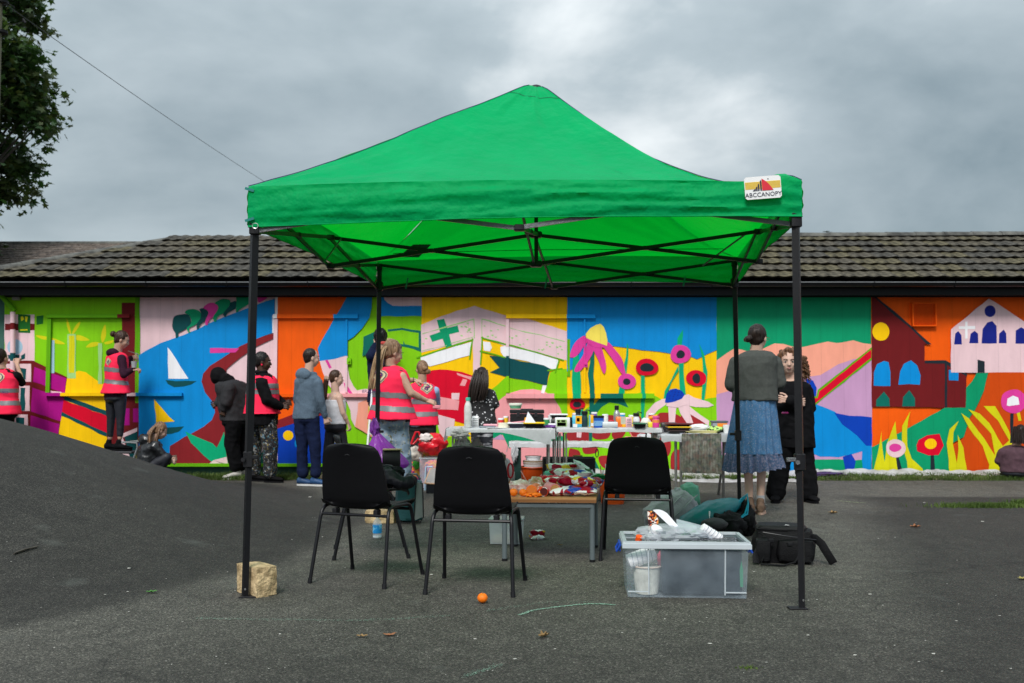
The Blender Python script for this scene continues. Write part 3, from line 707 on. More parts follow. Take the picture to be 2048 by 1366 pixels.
# panel 7: church and mill among flowers
paint('painted_path', 'green', 7, [(755, 600), (828, 600), (800, 720), (745, 840), (710, 890), (670, 1020), (562, 1080), (585, 1275), (72, 1275), (72, 1087), (300, 967), (545, 830), (680, 828), (680, 705), (722, 660)])
paint('painted_mill', 'deep', 7, [(72, 85), (70, 105), (90, 112), (450, 418), (413, 418), (413, 525), (545, 525), (685, 620), (680, 830), (72, 824)])
paint('painted_roof_edge', 'black', 7, [(82, 108), (102, 112), (230, 215), (460, 420), (430, 420), (330, 320), (200, 215)])
paint('painted_roof_edge', 'black', 7, [(415, 524), (550, 522), (692, 613), (688, 628), (550, 545), (415, 542)])
rect('painted_post', 'black', 7, 545, 540, 560, 828)
oval('painted_sun', 'yellow', 7, 130, 337, 55, 60, 8, .02)
for q in ([(83, 688), (85, 600), (105, 548), (150, 527), (180, 535), (192, 600), (192, 690)], [(243, 682), (255, 595), (280, 545), (325, 523), (365, 555), (388, 620), (383, 682)], [(571, 585), (635, 587), (633, 655), (571, 652)]):
    paint('painted_window', 'blue', 7, q)
for q in ([(98, 822), (100, 780), (150, 726), (185, 770), (188, 822)], [(268, 822), (275, 760), (315, 716), (352, 770), (352, 822)]):
    paint('painted_doorway', 'dkteal', 7, q)
paint('painted_church', 'pink', 7, [(585, 322), (830, 122), (1110, 300), (1360, 300), (1360, 602), (585, 602)])
oval('painted_window', 'navy', 7, 838, 204, 36, 38, 12, .01)
for q in ([(783, 413), (790, 320), (820, 278), (852, 268), (880, 300), (882, 413)], [(605, 420), (612, 350), (632, 333), (652, 360), (655, 420)], [(703, 412), (712, 350), (738, 332), (760, 350), (762, 412)], [(895, 412), (897, 350), (927, 323), (943, 350), (945, 412)], [(1003, 415), (1005, 330), (1040, 308), (1075, 330), (1075, 415)]):
    paint('painted_window', 'navy', 7, q)
paint('painted_cross', 'white', 7, [(676, 272), (692, 272), (692, 300), (742, 300), (742, 320), (692, 320), (692, 382), (676, 382), (676, 320), (635, 320), (635, 302), (676, 302)])
paint('painted_doorway', 'black', 7, [(757, 518), (803, 530), (803, 603), (757, 603)])
paint('painted_field', 'burnt', 7, [(828, 602), (1360, 602), (1360, 1275), (585, 1275), (600, 1080), (670, 1020), (712, 890), (745, 840), (800, 720)])
for q in ([(75, 1268), (92, 1200), (112, 1120), (135, 982), (139, 1080), (155, 1182), (170, 1060), (225, 917), (237, 1040), (245, 1268)], [(255, 1268), (262, 1225), (304, 1232), (300, 1180), (268, 1080), (268, 950), (322, 852), (300, 980), (302, 1080), (330, 1160), (400, 1225), (412, 1268)],
          [(578, 1275), (556, 1060), (575, 970), (635, 914), (600, 990), (597, 1070), (622, 1190), (633, 1100), (627, 1005), (665, 1090), (693, 1275)],
          [(820, 1280), (832, 1200), (790, 1080), (700, 960), (650, 865), (700, 900), (800, 1030), (870, 1142), (845, 1000), (760, 910), (695, 840), (770, 868), (832, 930), (920, 1080), (962, 1042), (890, 915), (795, 820), (870, 820), (900, 870), (962, 985), (990, 1100), (960, 1280)],
          [(1000, 822), (1030, 860), (1042, 915), (1022, 915)]):
    paint('painted_grass', 'acid', 7, q)
paint('painted_stem', 'black', 7, [(228, 1150), (246, 1150), (278, 1265), (246, 1265)])
paint('painted_stem', 'black', 7, [(453, 1135), (474, 1135), (483, 1268), (452, 1268)])
paint('painted_stem', 'black', 7, [(968, 868), (990, 868), (990, 1060), (966, 1060)])
oval('painted_petals', 'pink', 7, 227, 1094, 65, 58, 10, .05); oval('painted_flower_centre', 'magenta', 7, 222, 1090, 40, 27, 7, .08)
paint('painted_petals', 'red', 7, [(362, 1072), (375, 1040), (430, 1010), (510, 1000), (538, 1075), (505, 1137), (440, 1140), (365, 1112)])
oval('painted_flower_centre', 'yellow', 7, 453, 1065, 40, 33, 7, .06)
oval('painted_petals', 'magenta', 7, 990, 790, 82, 80, 10, .05)
paint('painted_flower_centre', 'white', 7, [(945, 815), (950, 772), (985, 752), (1020, 765), (1027, 810), (960, 820)])

# relief: shutter tracks, sills, jambs, each painted in the colours that cross it
def bar_px(name, x0, x1, y0, y1, cols, depth=.05):
    """cols: list of (end_px, colour) from left to right"""
    x = x0
    for xe, c in cols:
        a = P(x, y0, WY); b = P(xe, y1, WY)
        mb = MB().box(((a.x + b.x) / 2, WY - depth / 2 - .012, (a.z + b.z) / 2), (abs(b.x - a.x) - .001, depth, abs(a.z - b.z)))
        part(name, mb, pm(c), bld, smooth=False); x = xe
bar_px('shutter_track', 97, 262, 629, 636, [(238, 'dlime'), (262, 'deep')])
bar_px('shutter_jamb', 97, 101.5, 637, 785, [(101.5, 'dlime')], .03)
bar_px('shutter_sill', 93, 367, 785.5, 792, [(125, 'purple'), (213, 'yellow'), (275, 'pink'), (367, 'blue')], .06)
bar_px('shutter_track', 548, 717, 629, 637, [(556, 'white'), (668, 'orange'), (717, 'blue')])
bar_px('shutter_jamb', 549, 555, 638, 785, [(555, 'pink')], .035)
for y0_, y1_, c_ in ((638, 712, 'blue'), (712.3, 785, 'pink')): bar_px('shutter_jamb', 691.5, 695.5, y0_, y1_, [(695.5, c_)], .03)
bar_px('shutter_sill', 556, 745, 787, 794, [(655, 'orange'), (745, 'rose')], .06)
bar_px('shutter_track', 1012, 1190, 629, 637, [(1133, 'yellow'), (1190, 'blue')])
for y0_, y1_, c_ in ((638, 694, 'pink'), (694.3, 712, 'white'), (712.3, 752, 'dgreen'), (752.3, 785, 'lime')): bar_px('shutter_jamb', 1012, 1018, y0_, y1_, [(1018, c_)], .035)
for y0_, y1_, c_ in ((638, 672, 'blue'), (672.3, 735, 'magenta'), (735.3, 785, 'yellow')): bar_px('shutter_jamb', 1167, 1171, y0_, y1_, [(1171, c_)], .03)
bar_px('shutter_sill', 1012, 1307, 787, 796.5, [(1108, 'rose'), (1134, 'lime'), (1145, 'yellow'), (1161, 'teal'), (1179, 'yellow'), (1189, 'dkteal'), (1200, 'yellow'), (1245, 'dkteal'), (1283, 'lime'), (1290, 'teal'), (1307, 'lime')], .07)
for xl, yl, c in ((695, 716, 'lime'), (1168, 722, 'magenta')):
    p_ = P(xl + 3, yl + 6, WY - .03); part('shutter_latch', MB().box(p_, (.055, .03, .085)), pm(c), bld, smooth=False)
    part('shutter_bolt', MB().cyl(p_ + V((0, -.015, 0)), p_ + V((0, -.035, 0)), .014, n=8), pm(c), bld)
# painted mesh vent on the orange panel
a, b = zp(7, (327, 150)), zp(7, (487, 303)); A, B = P(a[0], a[1], WY), P(b[0], b[1], WY)
cx, cz, wx, wz = (A.x + B.x) / 2, (A.z + B.z) / 2, B.x - A.x, A.z - B.z
vent = part('wall_vent', MB().box((cx, WY - .022, cz), (wx - .03, .02, wz - .03)), pm('burnt'), bld, smooth=False)
mb = MB()
for sx_ in (-1, 1):
    mb.box((cx + sx_ * (wx / 2 - .008), WY - .04, cz), (.016, .06, wz)); mb.box((cx, WY - .04, cz + sx_ * (wz / 2 - .008)), (wx - .034, .06, .016))
part('vent_frame', mb, pm('orange'), vent, smooth=False)
mb = MB()
for k in range(1, 22):
    mb.box((cx - wx / 2 + wx * k / 22, WY - .036, cz), (.004, .006, wz - .036))
    mb.box((cx, WY - .043, cz - wz / 2 + wz * k / 22), (wx - .036, .006, .004))
part('vent_mesh', mb, pm('orange'), vent, smooth=False)
# green foot ledge on the left half, drainpipe at the left end
def ledge(px0, px1, y0, y1, col, d, name):
    a, b = P(px0, y0, WY), P(px1, y1, WY)
    part(name, MB().box(((a.x + b.x) / 2, WY - d / 2 - .013, (a.z + b.z) / 2), (b.x - a.x, d, a.z - b.z)), pm(col), bld, smooth=False)
ledge(-40, 842, 926.5, 932.5, 'dlime', .05, 'wall_ledge')
ledge(1010, 2380, 944, 949, 'green', .03, 'wall_ledge')
p0, p1, p2 = P(3, 572, WY - .10), P(3, 592, WY - .10), P(30, 622, WY - .08)
mb = MB().tube([p0, p1, p1 + (p2 - p1) * .5, p2], .034, 10); dp = part('drainpipe', mb, pm('dlime'), bld)
yy = 624
for ye, c in ((646, 'pink'), (659, 'deep'), (706, 'pink'), (722, 'dgreen'), (870, 'pink')):
    part('drainpipe_section', MB().cyl(P(25.5, yy, WY - .08), P(25.5, ye - .15, WY - .08), .033, n=10), pm(c), bld); yy = ye
part('wall_lamp', MB().rbox(P(33, 597, WY - .05), (.10, .06, .045), .01), mat('lamp_grey', (.3, .3, .28)), bld)
part('end_wall', MB().box((-6.99 - .35, WY + 2.9, 1.25), (.7, 5.4, 2.5)), BRICK, bld, smooth=False)

# eaves: gutter, fascia, soffit
GUT = mat('black_gutter', (0.006, 0.0065, 0.008), rough=.35, var=.15, spec=.3)
X0, X1, EY = -7.35, 10.6, 13.02
mb = MB(); n = 10
mb.rings([[V((x, EY - .03 + cos(pi + pi * i / n) * .055, 2.525 + sin(pi + pi * i / n) * .06)) for i in range(n + 1)] + [V((x, EY - .03 + cos(2 * pi - pi * i / n) * .048, 2.525 + sin(2 * pi - pi * i / n) * .052)) for i in range(n + 1)] for x in (X0, X1)])
gut = part('gutter', mb, GUT, bld)
mb = MB().box(((X0 + X1) / 2, EY - .088, 2.524), (X1 - X0, .012, .010)); part('gutter_highlight_strip', mb, mat('gutter_highlight_grey', (.18, .19, .2), rough=.35), bld)  # pale grey strip painted in for the highlight line along the black gutter
for k in range(17): part('gutter_bracket', MB().tube([V((X0 + .5 + k * 1.05, EY + .02, 2.535)), V((X0 + .5 + k * 1.05, EY - .02, 2.462)), V((X0 + .5 + k * 1.05, EY - .075, 2.47)), V((X0 + .5 + k * 1.05, EY - .094, 2.53))], .008, 5), GUT, bld)
part('fascia', MB().box(((X0 + X1) / 2, EY + .075, 2.452), (X1 - X0, .03, .17)), DARK, bld, smooth=False)
part('soffit', MB().box(((X0 + X1) / 2, EY + .24, 2.40), (X1 - X0, .30, .02)), DARK, bld, smooth=False)
part('eaves_board', MB().box(((X0 + X1) / 2, WY - .035, 2.379), (X1 - X0, .045, .02)), DARK, bld, smooth=False)

# roof: interlocking double roman tiles
AL = radians(23.2); GA = .317; TW = .33; YE, ZE = EY - .02, 2.575
TILE = []
for k in range(4):
    TILE.append(mat('roof_tile_%d' % k, [(.028, .025, .019), (.032, .027, .020), (.022, .021, .018), (.028, .026, .018)][k], rough=.92, var=.45, vs=14, rgb2=[(.085, .075, .055), (.076, .068, .053), (.062, .058, .050), (.095, .083, .050)][k], bump=.5, bs=60, spec=.2))
def tile_mesh(m):
    """one tile: two rolls across, hooked at the head, 22 mm thick at its lower edge"""
    nseg = 14; prof = []
    for i in range(nseg + 1):
        u = i / nseg; ph = (u * 2) % 1.0
        prof.append((u * TW, .013 * (0.5 - 0.5 * cos(2 * pi * u * 2)) ** 1.3))
    d0 = V((0, cos(AL), sin(AL))); up = V((0, -sin(AL), cos(AL)))
    top = [[V((x, 0, 0)) + d0 * s_ + up * (z + (.030 if s_ == 0 else -.004 + .0)) for x, z in prof] for s_ in (0, GA + .05)]
    bot = [[p - up * (.040 if j == 0 else .012) + (d0 * .05 if j == 0 else V((0, 0, 0))) for p in r_] for j, r_ in enumerate(top)]
    vs = top[0] + top[1] + bot[0]; n_ = nseg + 1
    fs = [(i, i + 1, n_ + i + 1, n_ + i) for i in range(nseg)] + [(2 * n_ + i, 2 * n_ + i + 1, i + 1, i) for i in range(nseg)]
    fs += [(0, n_, 2 * n_), (nseg, 2 * n_ + nseg, n_ + nseg)]
    mb = MB().add(vs, fs)
    return mesh_of(mb, 'roof_tile', m, True, V((0, 0, 0)), 30)
tms = [tile_mesh(m) for m in TILE]
roof = part('roof', MB().add([V((-7.3, YE + .03, ZE - .05)), V((10.6, YE + .03, ZE - .05)), V((10.6, YE + 2.13, ZE - .05 + 2.1 * tan(AL))), V((-5.15, YE + 2.13, ZE - .05 + 2.1 * tan(AL)))], [(0, 1, 2, 3)]).add(
    [V((10.6, YE + 2.13, ZE - .05 + 2.1 * tan(AL))), V((-5.15, YE + 2.13, ZE - .05 + 2.1 * tan(AL))), V((-7.3, YE + 4.3, ZE - .05)), V((10.6, YE + 4.3, ZE - .05)), V((-7.3, YE + .03, ZE - .05))], [(0, 1, 2, 3), (1, 4, 2)]), DARK, bld, smooth=False)
hipx = lambda k: -7.2 + GA * cos(AL) * k
cnt = 0; rest = MB()
rt = random.Random(3)
for k in range(7):
    for c in range(60):
        x = -7.5 + c * TW + (0.05 if k % 2 else 0)
        if x + TW < hipx(k) + .30 or x > 10.3: continue
        base = V((x, YE + GA * cos(AL) * k, ZE + GA * sin(AL) * k))
        if cnt < 298 and x < 7.6 and k < 7:
            o = bpy.data.objects.new('roof_tile', tms[rt.randrange(4)]); COL.objects.link(o); o.parent = roof
            o.location = base - V((0, WY, 0)) + V((0, rt.uniform(-.006, .006), rt.uniform(-.003, .003))); o.rotation_euler = (rt.gauss(0, .006), rt.gauss(0, .006), rt.gauss(0, .006)); cnt += 1
        else:
            me = tms[0]; rest.add([v.co + base for v in me.vertices], [tuple(p.vertices) for p in me.polygons])
part('roof_tiles', rest, TILE[1], roof, kind='stuff', angle=30)
CAP = mat('ridge_tile', (.05, .05, .048), rough=.9, var=.4, vs=8, rgb2=(.10, .10, .09), bump=.4)
def ridge(a, b, name, r0=.11):
    a, b = V(a), V(b); n_ = int((b - a).length / .42); d = (b - a) / n_
    q = d.to_track_quat('Y', 'Z').to_matrix()
    for i in range(n_):
        mb = MB(); rs = []
        for t, rr in ((-.02, r0 * 1.06), (.99, r0 * .96)):
            rs.append([a + d * (i + t) + q @ V((cos(pi * j / 8) * rr, 0, sin(pi * j / 8) * rr * .62)) for j in range(9)] + [a + d * (i + t) + q @ V((cos(pi - pi * j / 8) * rr * .85, 0, sin(pi - pi * j / 8) * rr * .5)) for j in range(9)])
        mb.rings(rs); part(name, mb, CAP, roof, angle=50)
RY, RZ = YE + GA * cos(AL) * 7 + .02, ZE + GA * sin(AL) * 7 - .03
ridge((-5.12, RY, RZ - .045), (10.4, RY, RZ + .06), 'ridge_tile')
ridge((-7.32, YE + .02, ZE + .01), (-5.14, RY, RZ - .03), 'hip_tile', .10)

# the plain-tiled roof of the building behind
far = thing('rear_building', 'brick building behind, its brown plain-tile roof rising left of the mural building', 'building', (-12, 20, 0))
FT = [mat('plain_tile_%d' % k, c, rough=.95, var=.35, vs=20, rgb2=c2) for k, (c, c2) in enumerate((((.085, .065, .055), (.13, .105, .09)), ((.06, .05, .045), (.11, .09, .08)), ((.11, .09, .075), (.16, .13, .11))))]
rzf = P(150, 487, 22.3).z
part('wall', MB().box((-13, 24, 1.5), (16.5, 8, 3.0)), BRICK, far, smooth=False)
fb = [MB(), MB(), MB()]
eyz = 3.0; rows = 26; x1f = P(352, 487, 22.3).x + .2
for k in range(rows):
    y = 19.4 + (22.3 - 19.4) * k / rows; z = eyz + (rzf - eyz) * k / rows; dy = 2.9 / rows; dz = (rzf - eyz) / rows
    c = 0
    while True:
        x = -17.5 + c * .175 + (.09 if k % 2 else 0); c += 1
        if x > x1f: break
        if x < -13.4 and k > 30: continue
        j = rt.uniform(-.006, .010)
        rt_ = fb[rt.randrange(3)]
        rt_.add([V((x, y, z + .028 + j)), V((x + .168, y, z + .028 + j)), V((x + .168, y + dy * 1.1, z + dz * 1.1 + .01)), V((x, y + dy * 1.1, z + dz * 1.1 + .01)), V((x, y, z - .01)), V((x + .168, y, z - .01))], [(0, 1, 2, 3), (4, 5, 1, 0)])
frf = part('roof', MB().add([V((-17.5, 19.4, eyz - .03)), V((x1f, 19.4, eyz - .03)), V((x1f, 22.3, rzf - .03)), V((-17.5, 22.3, rzf - .03)), V((-17.5, 27, eyz)), V((x1f, 27, eyz))], [(0, 1, 2, 3), (3, 2, 5, 4)]), FT[0], far, smooth=False)
for k in range(3): part('plain_tiles', fb[k], FT[k], frf, smooth=False, kind='stuff')
part('ridge', MB().cyl((-17.5, 22.3, rzf - .02), (x1f, 22.3, rzf - .02), .07, n=10), CAP, frf)

# ------------------------------------------------------------------ trees, pole, cable
LEAFM = [mat('leaf_%d' % k, c, rough=.55, var=.35, vs=1.5, transl=(.3, t_)) for k, (c, t_) in enumerate((((.022, .062, .014), (.05, .13, .02)), ((.034, .080, .016), (.09, .17, .025)), ((.050, .078, .018), (.11, .14, .03))))]
BARK = mat('bark', (.05, .042, .034), rough=.95, var=.4, vs=10, bump=.8, bs=30)
def leafy_tree(base, crown_c, rad, n_clump, per, leaf, seed, label, cat='tree'):
    t = thing('maple_tree', label, cat, base)
    r_ = random.Random(seed); mbs = [MB(), MB(), MB()]; tr = MB()
    c = V(crown_c)
    tr.tube([V(base) + V((0, 0, -.1)), V(base) + V((.1, 0, 2)), V((c.x - .1, c.y, c.z - rad[2] * .5)), V((c.x, c.y, c.z + rad[2] * .3))], [.28, .22, .16, .06], 10)
    pts = []
    for k in range(n_clump):
        while True:
            d = V((r_.gauss(0, 1), r_.gauss(0, 1), r_.gauss(0, 1))).normalized()
            q = r_.uniform(.35, 1.0) ** .6
            p = V((c.x + d.x * rad[0] * q, c.y + d.y * rad[1] * q, c.z + d.z * rad[2] * q))
            lump = mn.noise(p * .55 + V((seed, 0, 0)))
            if q < .74 + lump * .9: break
        pts.append(p)
    for i, p in enumerate(pts):
        if i % 5 == 0:
            s_ = V((c.x, c.y, c.z - rad[2] * .4)).lerp(p, .15); m_ = s_.lerp(p, .6) + V((0, 0, .15))
            tr.tube([s_, m_, p], [.05, .03, .008], 5)
        cr_ = r_.uniform(.16, .42)
        for j in range(int(per * (cr_ / .3) ** 2)):
            d = V((r_.gauss(0, 1), r_.gauss(0, 1), r_.gauss(0, .7))) * cr_ * .55
            q = p + d; sz = leaf * r_.uniform(.7, 1.3)
            nrm = (V((r_.gauss(0, .7), r_.gauss(0, .7), 1.0)) + d.normalized() * .6).normalized()
            M3 = nrm.to_track_quat('Z', 'Y').to_matrix() @ Matrix.Rotation(r_.uniform(0, 6.28), 3, 'Z')
            vs = []
            for a_, rr_ in ((0, 1), (35, .42), (62, .85), (95, .4), (130, .6), (180, .30), (230, .6), (265, .4), (298, .85), (325, .42)):
                vs.append(q + M3 @ V((cos(radians(a_)) * sz * rr_, sin(radians(a_)) * sz * rr_, 0)))
            mbs[(i + (r_.random() < .2)) % 3].add(vs, [(0, 1, 9), (1, 2, 3), (9, 7, 8), (1, 3, 4, 5), (1, 5, 9), (9, 5, 6, 7)])
    part('trunk', tr, BARK, t)
    for k in range(3): part('crown', mbs[k], LEAFM[k], t, smooth=False)
    return t
cT = P(-130, 318, 21.0)
leafy_tree((cT.x, cT.y, 0), (cT.x - .05, cT.y, cT.z + .25), (2.35, 2.6, 5.6), 1150, 40, .115, 4, 'big dark-leaved maple tree at left, overhanging the brown plain-tile roof')
# conifer tip beyond the ridge
ct = P(1656, 462, 45)
ctr = thing('conifer', 'tip of a small conifer just showing above the right roof ridge', 'tree', (ct.x, 45, 0))
part('trunk', MB().cyl((ct.x, 45, 0), (ct.x, 45, ct.z - .05), .18, .02, 8), BARK, ctr)
mb = MB(); r_ = random.Random(2)
for k in range(900):
    h_ = r_.random() ** .7; z = .8 + (ct.z - .8) * h_; rr_ = (1 - h_) * 1.7 * r_.uniform(.3, 1) + .03; a_ = r_.uniform(0, 6.28)
    p = V((ct.x + cos(a_) * rr_, 45 + sin(a_) * rr_, z)); q = V((cos(a_), sin(a_), -.2)) * .22; s_ = V((-sin(a_), cos(a_), 0)) * .08
    mb.add([p - s_, p + s_, p + q + V((0, 0, .04))], [(0, 1, 2)])
part('crown', mb, mat('conifer_green', (.10, .11, .03), rough=.8, var=.3), ctr, smooth=False)
# utility pole and service cable
pole = thing('utility_pole', 'weathered utility pole at the left edge in front of the maple', 'pole', P(-14, 1000, 11.0))
part('post', MB().cyl(P(-34, 1040, 11.0), P(-4, -60, 11.0), .070, .055, 14), mat('old_pole', (.16, .15, .10), rough=.9, var=.3, vs=8, bump=.4, stretch=(12, 12, .6)), pole)
for yy in (2, 62): part('strap', MB().cyl(P(2.2 - yy * .02, yy, 11.0), P(2.2 - yy * .02, yy + 5, 11.0), .078, n=14), DARK, pole)
part('hook', MB().tube([P(4, 10, 10.95), P(18, 8, 10.95), P(29, 14, 10.95), P(26, 24, 10.95)], .005, 6), DARK, pole)
a, b = P(-1, 0, 10.9), P(640, 430, 30.0)
mb = MB(); path = []
for i in range(41):
    t_ = i / 40; p = a.lerp(b, t_); p.z -= .10 * 4 * t_ * (1 - t_); path.append(p)
mb.tube(path, .0045, 6)
cable = single('overhead_cable', mb, mat('cable_black', (.01, .01, .012), rough=.5), 'thin black overhead cable sloping down from the pole behind the green canopy', 'cable')
mb = MB().tube([P(14, 50, 10.95), P(35, 47, 10.96), P(48, 42, 10.97)], .004, 6).cyl(P(46, 38, 10.97), P(51, 46, 10.97), .014, n=8)
OFF[cable.name] = V(cable.location)
part('cable_clamp', mb, DARK, cable)
# ------------------------------------------------------------------ the pop-up canopy
def solid(mb, t, both=False):
    """give a sheet thickness t"""
    bm = bmesh.new(); vs = [bm.verts.new(v) for v in mb.v]
    for f in mb.f:
        try: bm.faces.new([vs[i] for i in f])
        except ValueError: pass
    bmesh.ops.recalc_face_normals(bm, faces=bm.faces[:])
    bmesh.ops.solidify(bm, geom=bm.faces[:], thickness=t)
    bm.verts.index_update(); o = MB(); o.add([v.co.copy() for v in bm.verts], [[v.index for v in f.verts] for f in bm.faces]); bm.free()
    return o
FAB = mat('green_canopy_polyester', (0.0005, 0.44, 0.15), rough=.5, var=.08, vs=3, spec=.08, bump=.5, bs=9, transl=(.38, (0.0005, 0.66, 0.03)), detail=6)
FAB2 = mat('green_valance', (0.0005, 0.39, 0.12), rough=.55, var=.05, vs=3, spec=.08, bump=.25, bs=9, transl=(.35, (0.0005, 0.50, 0.04)), detail=6)
for m_ in (FAB, FAB2):
    for n_ in m_.node_tree.nodes:
        if n_.type == 'BUMP': n_.inputs['Strength'].default_value = .8; n_.inputs['Distance'].default_value = .03
STEEL = mat('charcoal_powder_coat', (.007, .0072, .009), rough=.4, var=.25, vs=300, spec=.3, bump=.25, bs=500)
SILV = mat('hammered_grey_steel', (.13, .135, .145), rough=.35, var=.3, vs=250, metal=.5, bump=.5, bs=260)
BLKP = mat('black_plastic', (.008, .008, .010), rough=.45, var=.2, vs=30, spec=.3, bump=.12, bs=400)
feet = [G(490, 1194), G(1604, 1217), G(1480, 1050), G(752, 1043)]            # FL FR RR RL
tops = [P(510.5, 452, 5.37), P(1591, 432, 5.13), P(1469, 560, 8.10), P(759, 560, 8.36)]
for q in tops: q.z = max(q.z, 1.99)
can = thing('canopy_tent', 'green pop-up canopy tent on four dark legs standing over the tables and chairs', 'canopy', ((feet[0] + feet[2]) * .5))
ctr = sum(tops, V((0, 0, 0))) / 4
corn = []
for q, z in zip(tops, (2.205, 2.175, 2.20, 2.20)):
    d = (V((q.x, q.y, 0)) - V((ctr.x, ctr.y, 0))).normalized()
    corn.append(V((q.x, q.y, 0)) + d * (.042 if not corn else .040) + V((0, 0, z)))
APX = V((P(1072, 170, 6.75).x, 6.75, P(1072, 170, 6.75).z + .03))
hsag = (.035, .195, .14, .08)
def panel_pt(i, s_, t):
    A, B = corn[i], corn[(i + 1) % 4]
    e = A.lerp(B, s_); e.z += .025 * sin(pi * s_)
    p = e.lerp(APX, t)
    sag = (hsag[i] * (1 - s_) + hsag[(i + 1) % 4] * s_) * (sin(pi * t ** .8)) * 1.0
    sag += .055 * sin(pi * s_) * sin(pi * t) 
    p.z -= sag
    cp = (t - .93) / .07
    if cp > 0: p.z -= .035 * cp * cp
    # creases that run out from the corners, and small puckers along the eaves
    k = (1 - t) ; w_ = .016 * mn.noise(V((s_ * 9, t * 2.4, i * 7.1))) + .008 * mn.noise(V((s_ * 22 + t * 9, t * 6, i * 3.3)))
    for c_, ss in ((0, s_), (1, 1 - s_)):
        a_ = atan2(t, ss + 1e-4); r_ = sqrt(ss * ss + t * t)
        w_ += .024 * mn.noise(V((a_ * 11, r_ * 1.2, i * 5 + c_))) * max(0, 1 - r_ * 1.5)
    p.z += w_ * min(1, t * 14) * min(1, (1 - t) * 6)
    dFR = (V((p.x, p.y)) - V((corn[1].x, corn[1].y))).length
    p.z += .058 * exp(-((dFR - .10) / .10) ** 2) * (1 if t > 0 else .6)
    return p
mb = MB()
for i in range(4): mb.grid(lambda u, v, i=i: panel_pt(i, u, v * .995), 72, 40)
part('canopy_top', mb, FAB, can, angle=50)
mb = MB()
VZ = (1.985, 2.0, 1.99, 1.99)
def val_pt(i, s_, v):
    A, B = corn[i], corn[(i + 1) % 4]
    top = panel_pt(i, s_, 0); zb = VZ[i] * (1 - s_) + VZ[(i + 1) % 4] * s_ + .022 * sin(pi * s_)
    d = (B - A).normalized(); outw = V((d.y, -d.x, 0))
    p = V((top.x, top.y, top.z + (zb - top.z) * v))
    endk = 1 - exp(-min(s_, 1 - s_) * 16)
    fold = .016 * sin(v * 3.1) + .016 * mn.noise(V((s_ * 3.2, v * 4.2, i * 4.0 + 1))) + .010 * mn.noise(V((s_ * 9, v * 9 + s_ * 5, i))) + .004 * mn.noise(V((s_ * 34, v * 12, i)))
    edge = .003 * sin(v * 19 + i) * exp(-min(s_, 1 - s_) * 9)
    return p + outw * (fold * (.35 + .65 * endk) + edge) * (1 if v > 0 else 0)
for i in range(4): mb.grid(lambda u, v, i=i: val_pt(i, u, v), 110, 16)
val = part('valance', mb, FAB2, can, angle=60)
mb = MB()
for i in range(4):
    hem = [val_pt(i, k / 80, 1.0) for k in range(81)]; mb.tube(hem, .003, 5)
part('hem', mb, FAB2, can)
NAVY = mat('navy_piping', (.006, .02, .10), rough=.5)
for i in range(4):
    part('hip_piping', MB().tube([panel_pt(i, 0, t / 40 * .97) + V((0, 0, .003)) for t in range(41)], .0024, 5), NAVY, can)
part('seam', MB().tube([panel_pt(i, s_ / 10, .885) + V((0, 0, .003)) for i in range(4) for s_ in range(10)] + [panel_pt(0, 0, .885) + V((0, 0, .003))], .0016, 5), mat('seam_thread', (.002, .05, .03), rough=.7), can)
for k, yy in enumerate((379, 439)):
    a = P(512, yy, 5.33); part('tie_tab', MB().box(a + V((-.035, 0, 0)), (.05, .003, .014), M=Matrix.Rotation(.3 * (k * 2 - 1) * -1, 3, 'Y')), mat('tie_tape', (.003, .16, .14), rough=.7), can, smooth=False)
for u0, L_ in ((.47, .10), (.10, .09), (.83, .08)):
    q = V((feet[3].x, 8.2, 2.0)).lerp(V((feet[2].x, 8.0, 2.0)), u0); part('tie_tape', MB().box(q + V((0, -.1, -.02)), (.012, .002, L_), M=Matrix.Rotation(.2, 3, 'Y')), mat('tie_tape', (.003, .16, .14)), can, smooth=False)
# frame
for i, (f_, t_) in enumerate(zip(feet, tops)):
    tz = V((t_.x, t_.y, 2.16)) + (t_ - f_) * .05 * V((1, 1, 0)).length * 0
    ax = (t_ - f_).normalized(); jt = f_.lerp(t_, .37)
    leg = part('leg', MB().bar(jt, V((t_.x, t_.y, 2.15)), .036), STEEL, can, smooth=False)
    part('inner_leg', MB().bar(f_ + V((0, 0, .005)), jt, .029), STEEL, leg, smooth=False)
    part('foot_plate', MB().rbox(f_ + V((-.025 if i in (1, 2) else .02, -.005, .004)), (.095, .06, .008), .004), BLKP, leg)
    part('bolt', MB().cyl(f_ + V((.004, -.0155, .045)), f_ + V((.004, -.019, .045)), .006, n=8), mat('zinc', (.5, .5, .5), rough=.3, metal=.9), leg)
    br = part('leg_lock', MB().rbox(jt, (.05, .05, .085), .006), BLKP, leg)
    part('lock_button', MB().rbox(jt + V((-.045 if i in (1, 2) else .03, -.01, .012)), (.05, .025, .022), .005).cyl(jt + V((-.02, -.03, .0)), jt + V((-.02, -.042, 0)), .012, n=8), SILV if i == 1 else BLKP, leg)
    part('corner_bracket', MB().rbox(V((t_.x, t_.y, 1.985)), (.055, .055, .075), .006), BLKP, leg)
    part('corner_head', MB().rbox(V((t_.x, t_.y, 2.145)), (.044, .044, .05), .006), BLKP, leg)
ring = P(511, 452, 5.33)
part('d_ring', MB().tube([ring + V((cos(a_ / 10 * 2 * pi) * .016, -.006, sin(a_ / 10 * 2 * pi) * .014)) for a_ in range(11)], .002, 5), mat('zinc', (.5, .5, .5)), can)
def lo(q): return V((q.x, q.y, 1.965))
def hi(q): return V((q.x, q.y, 2.165))
mids = [(tops[i] + tops[(i + 1) % 4]) * .5 for i in range(4)]
cc = V((APX.x, APX.y, 0))
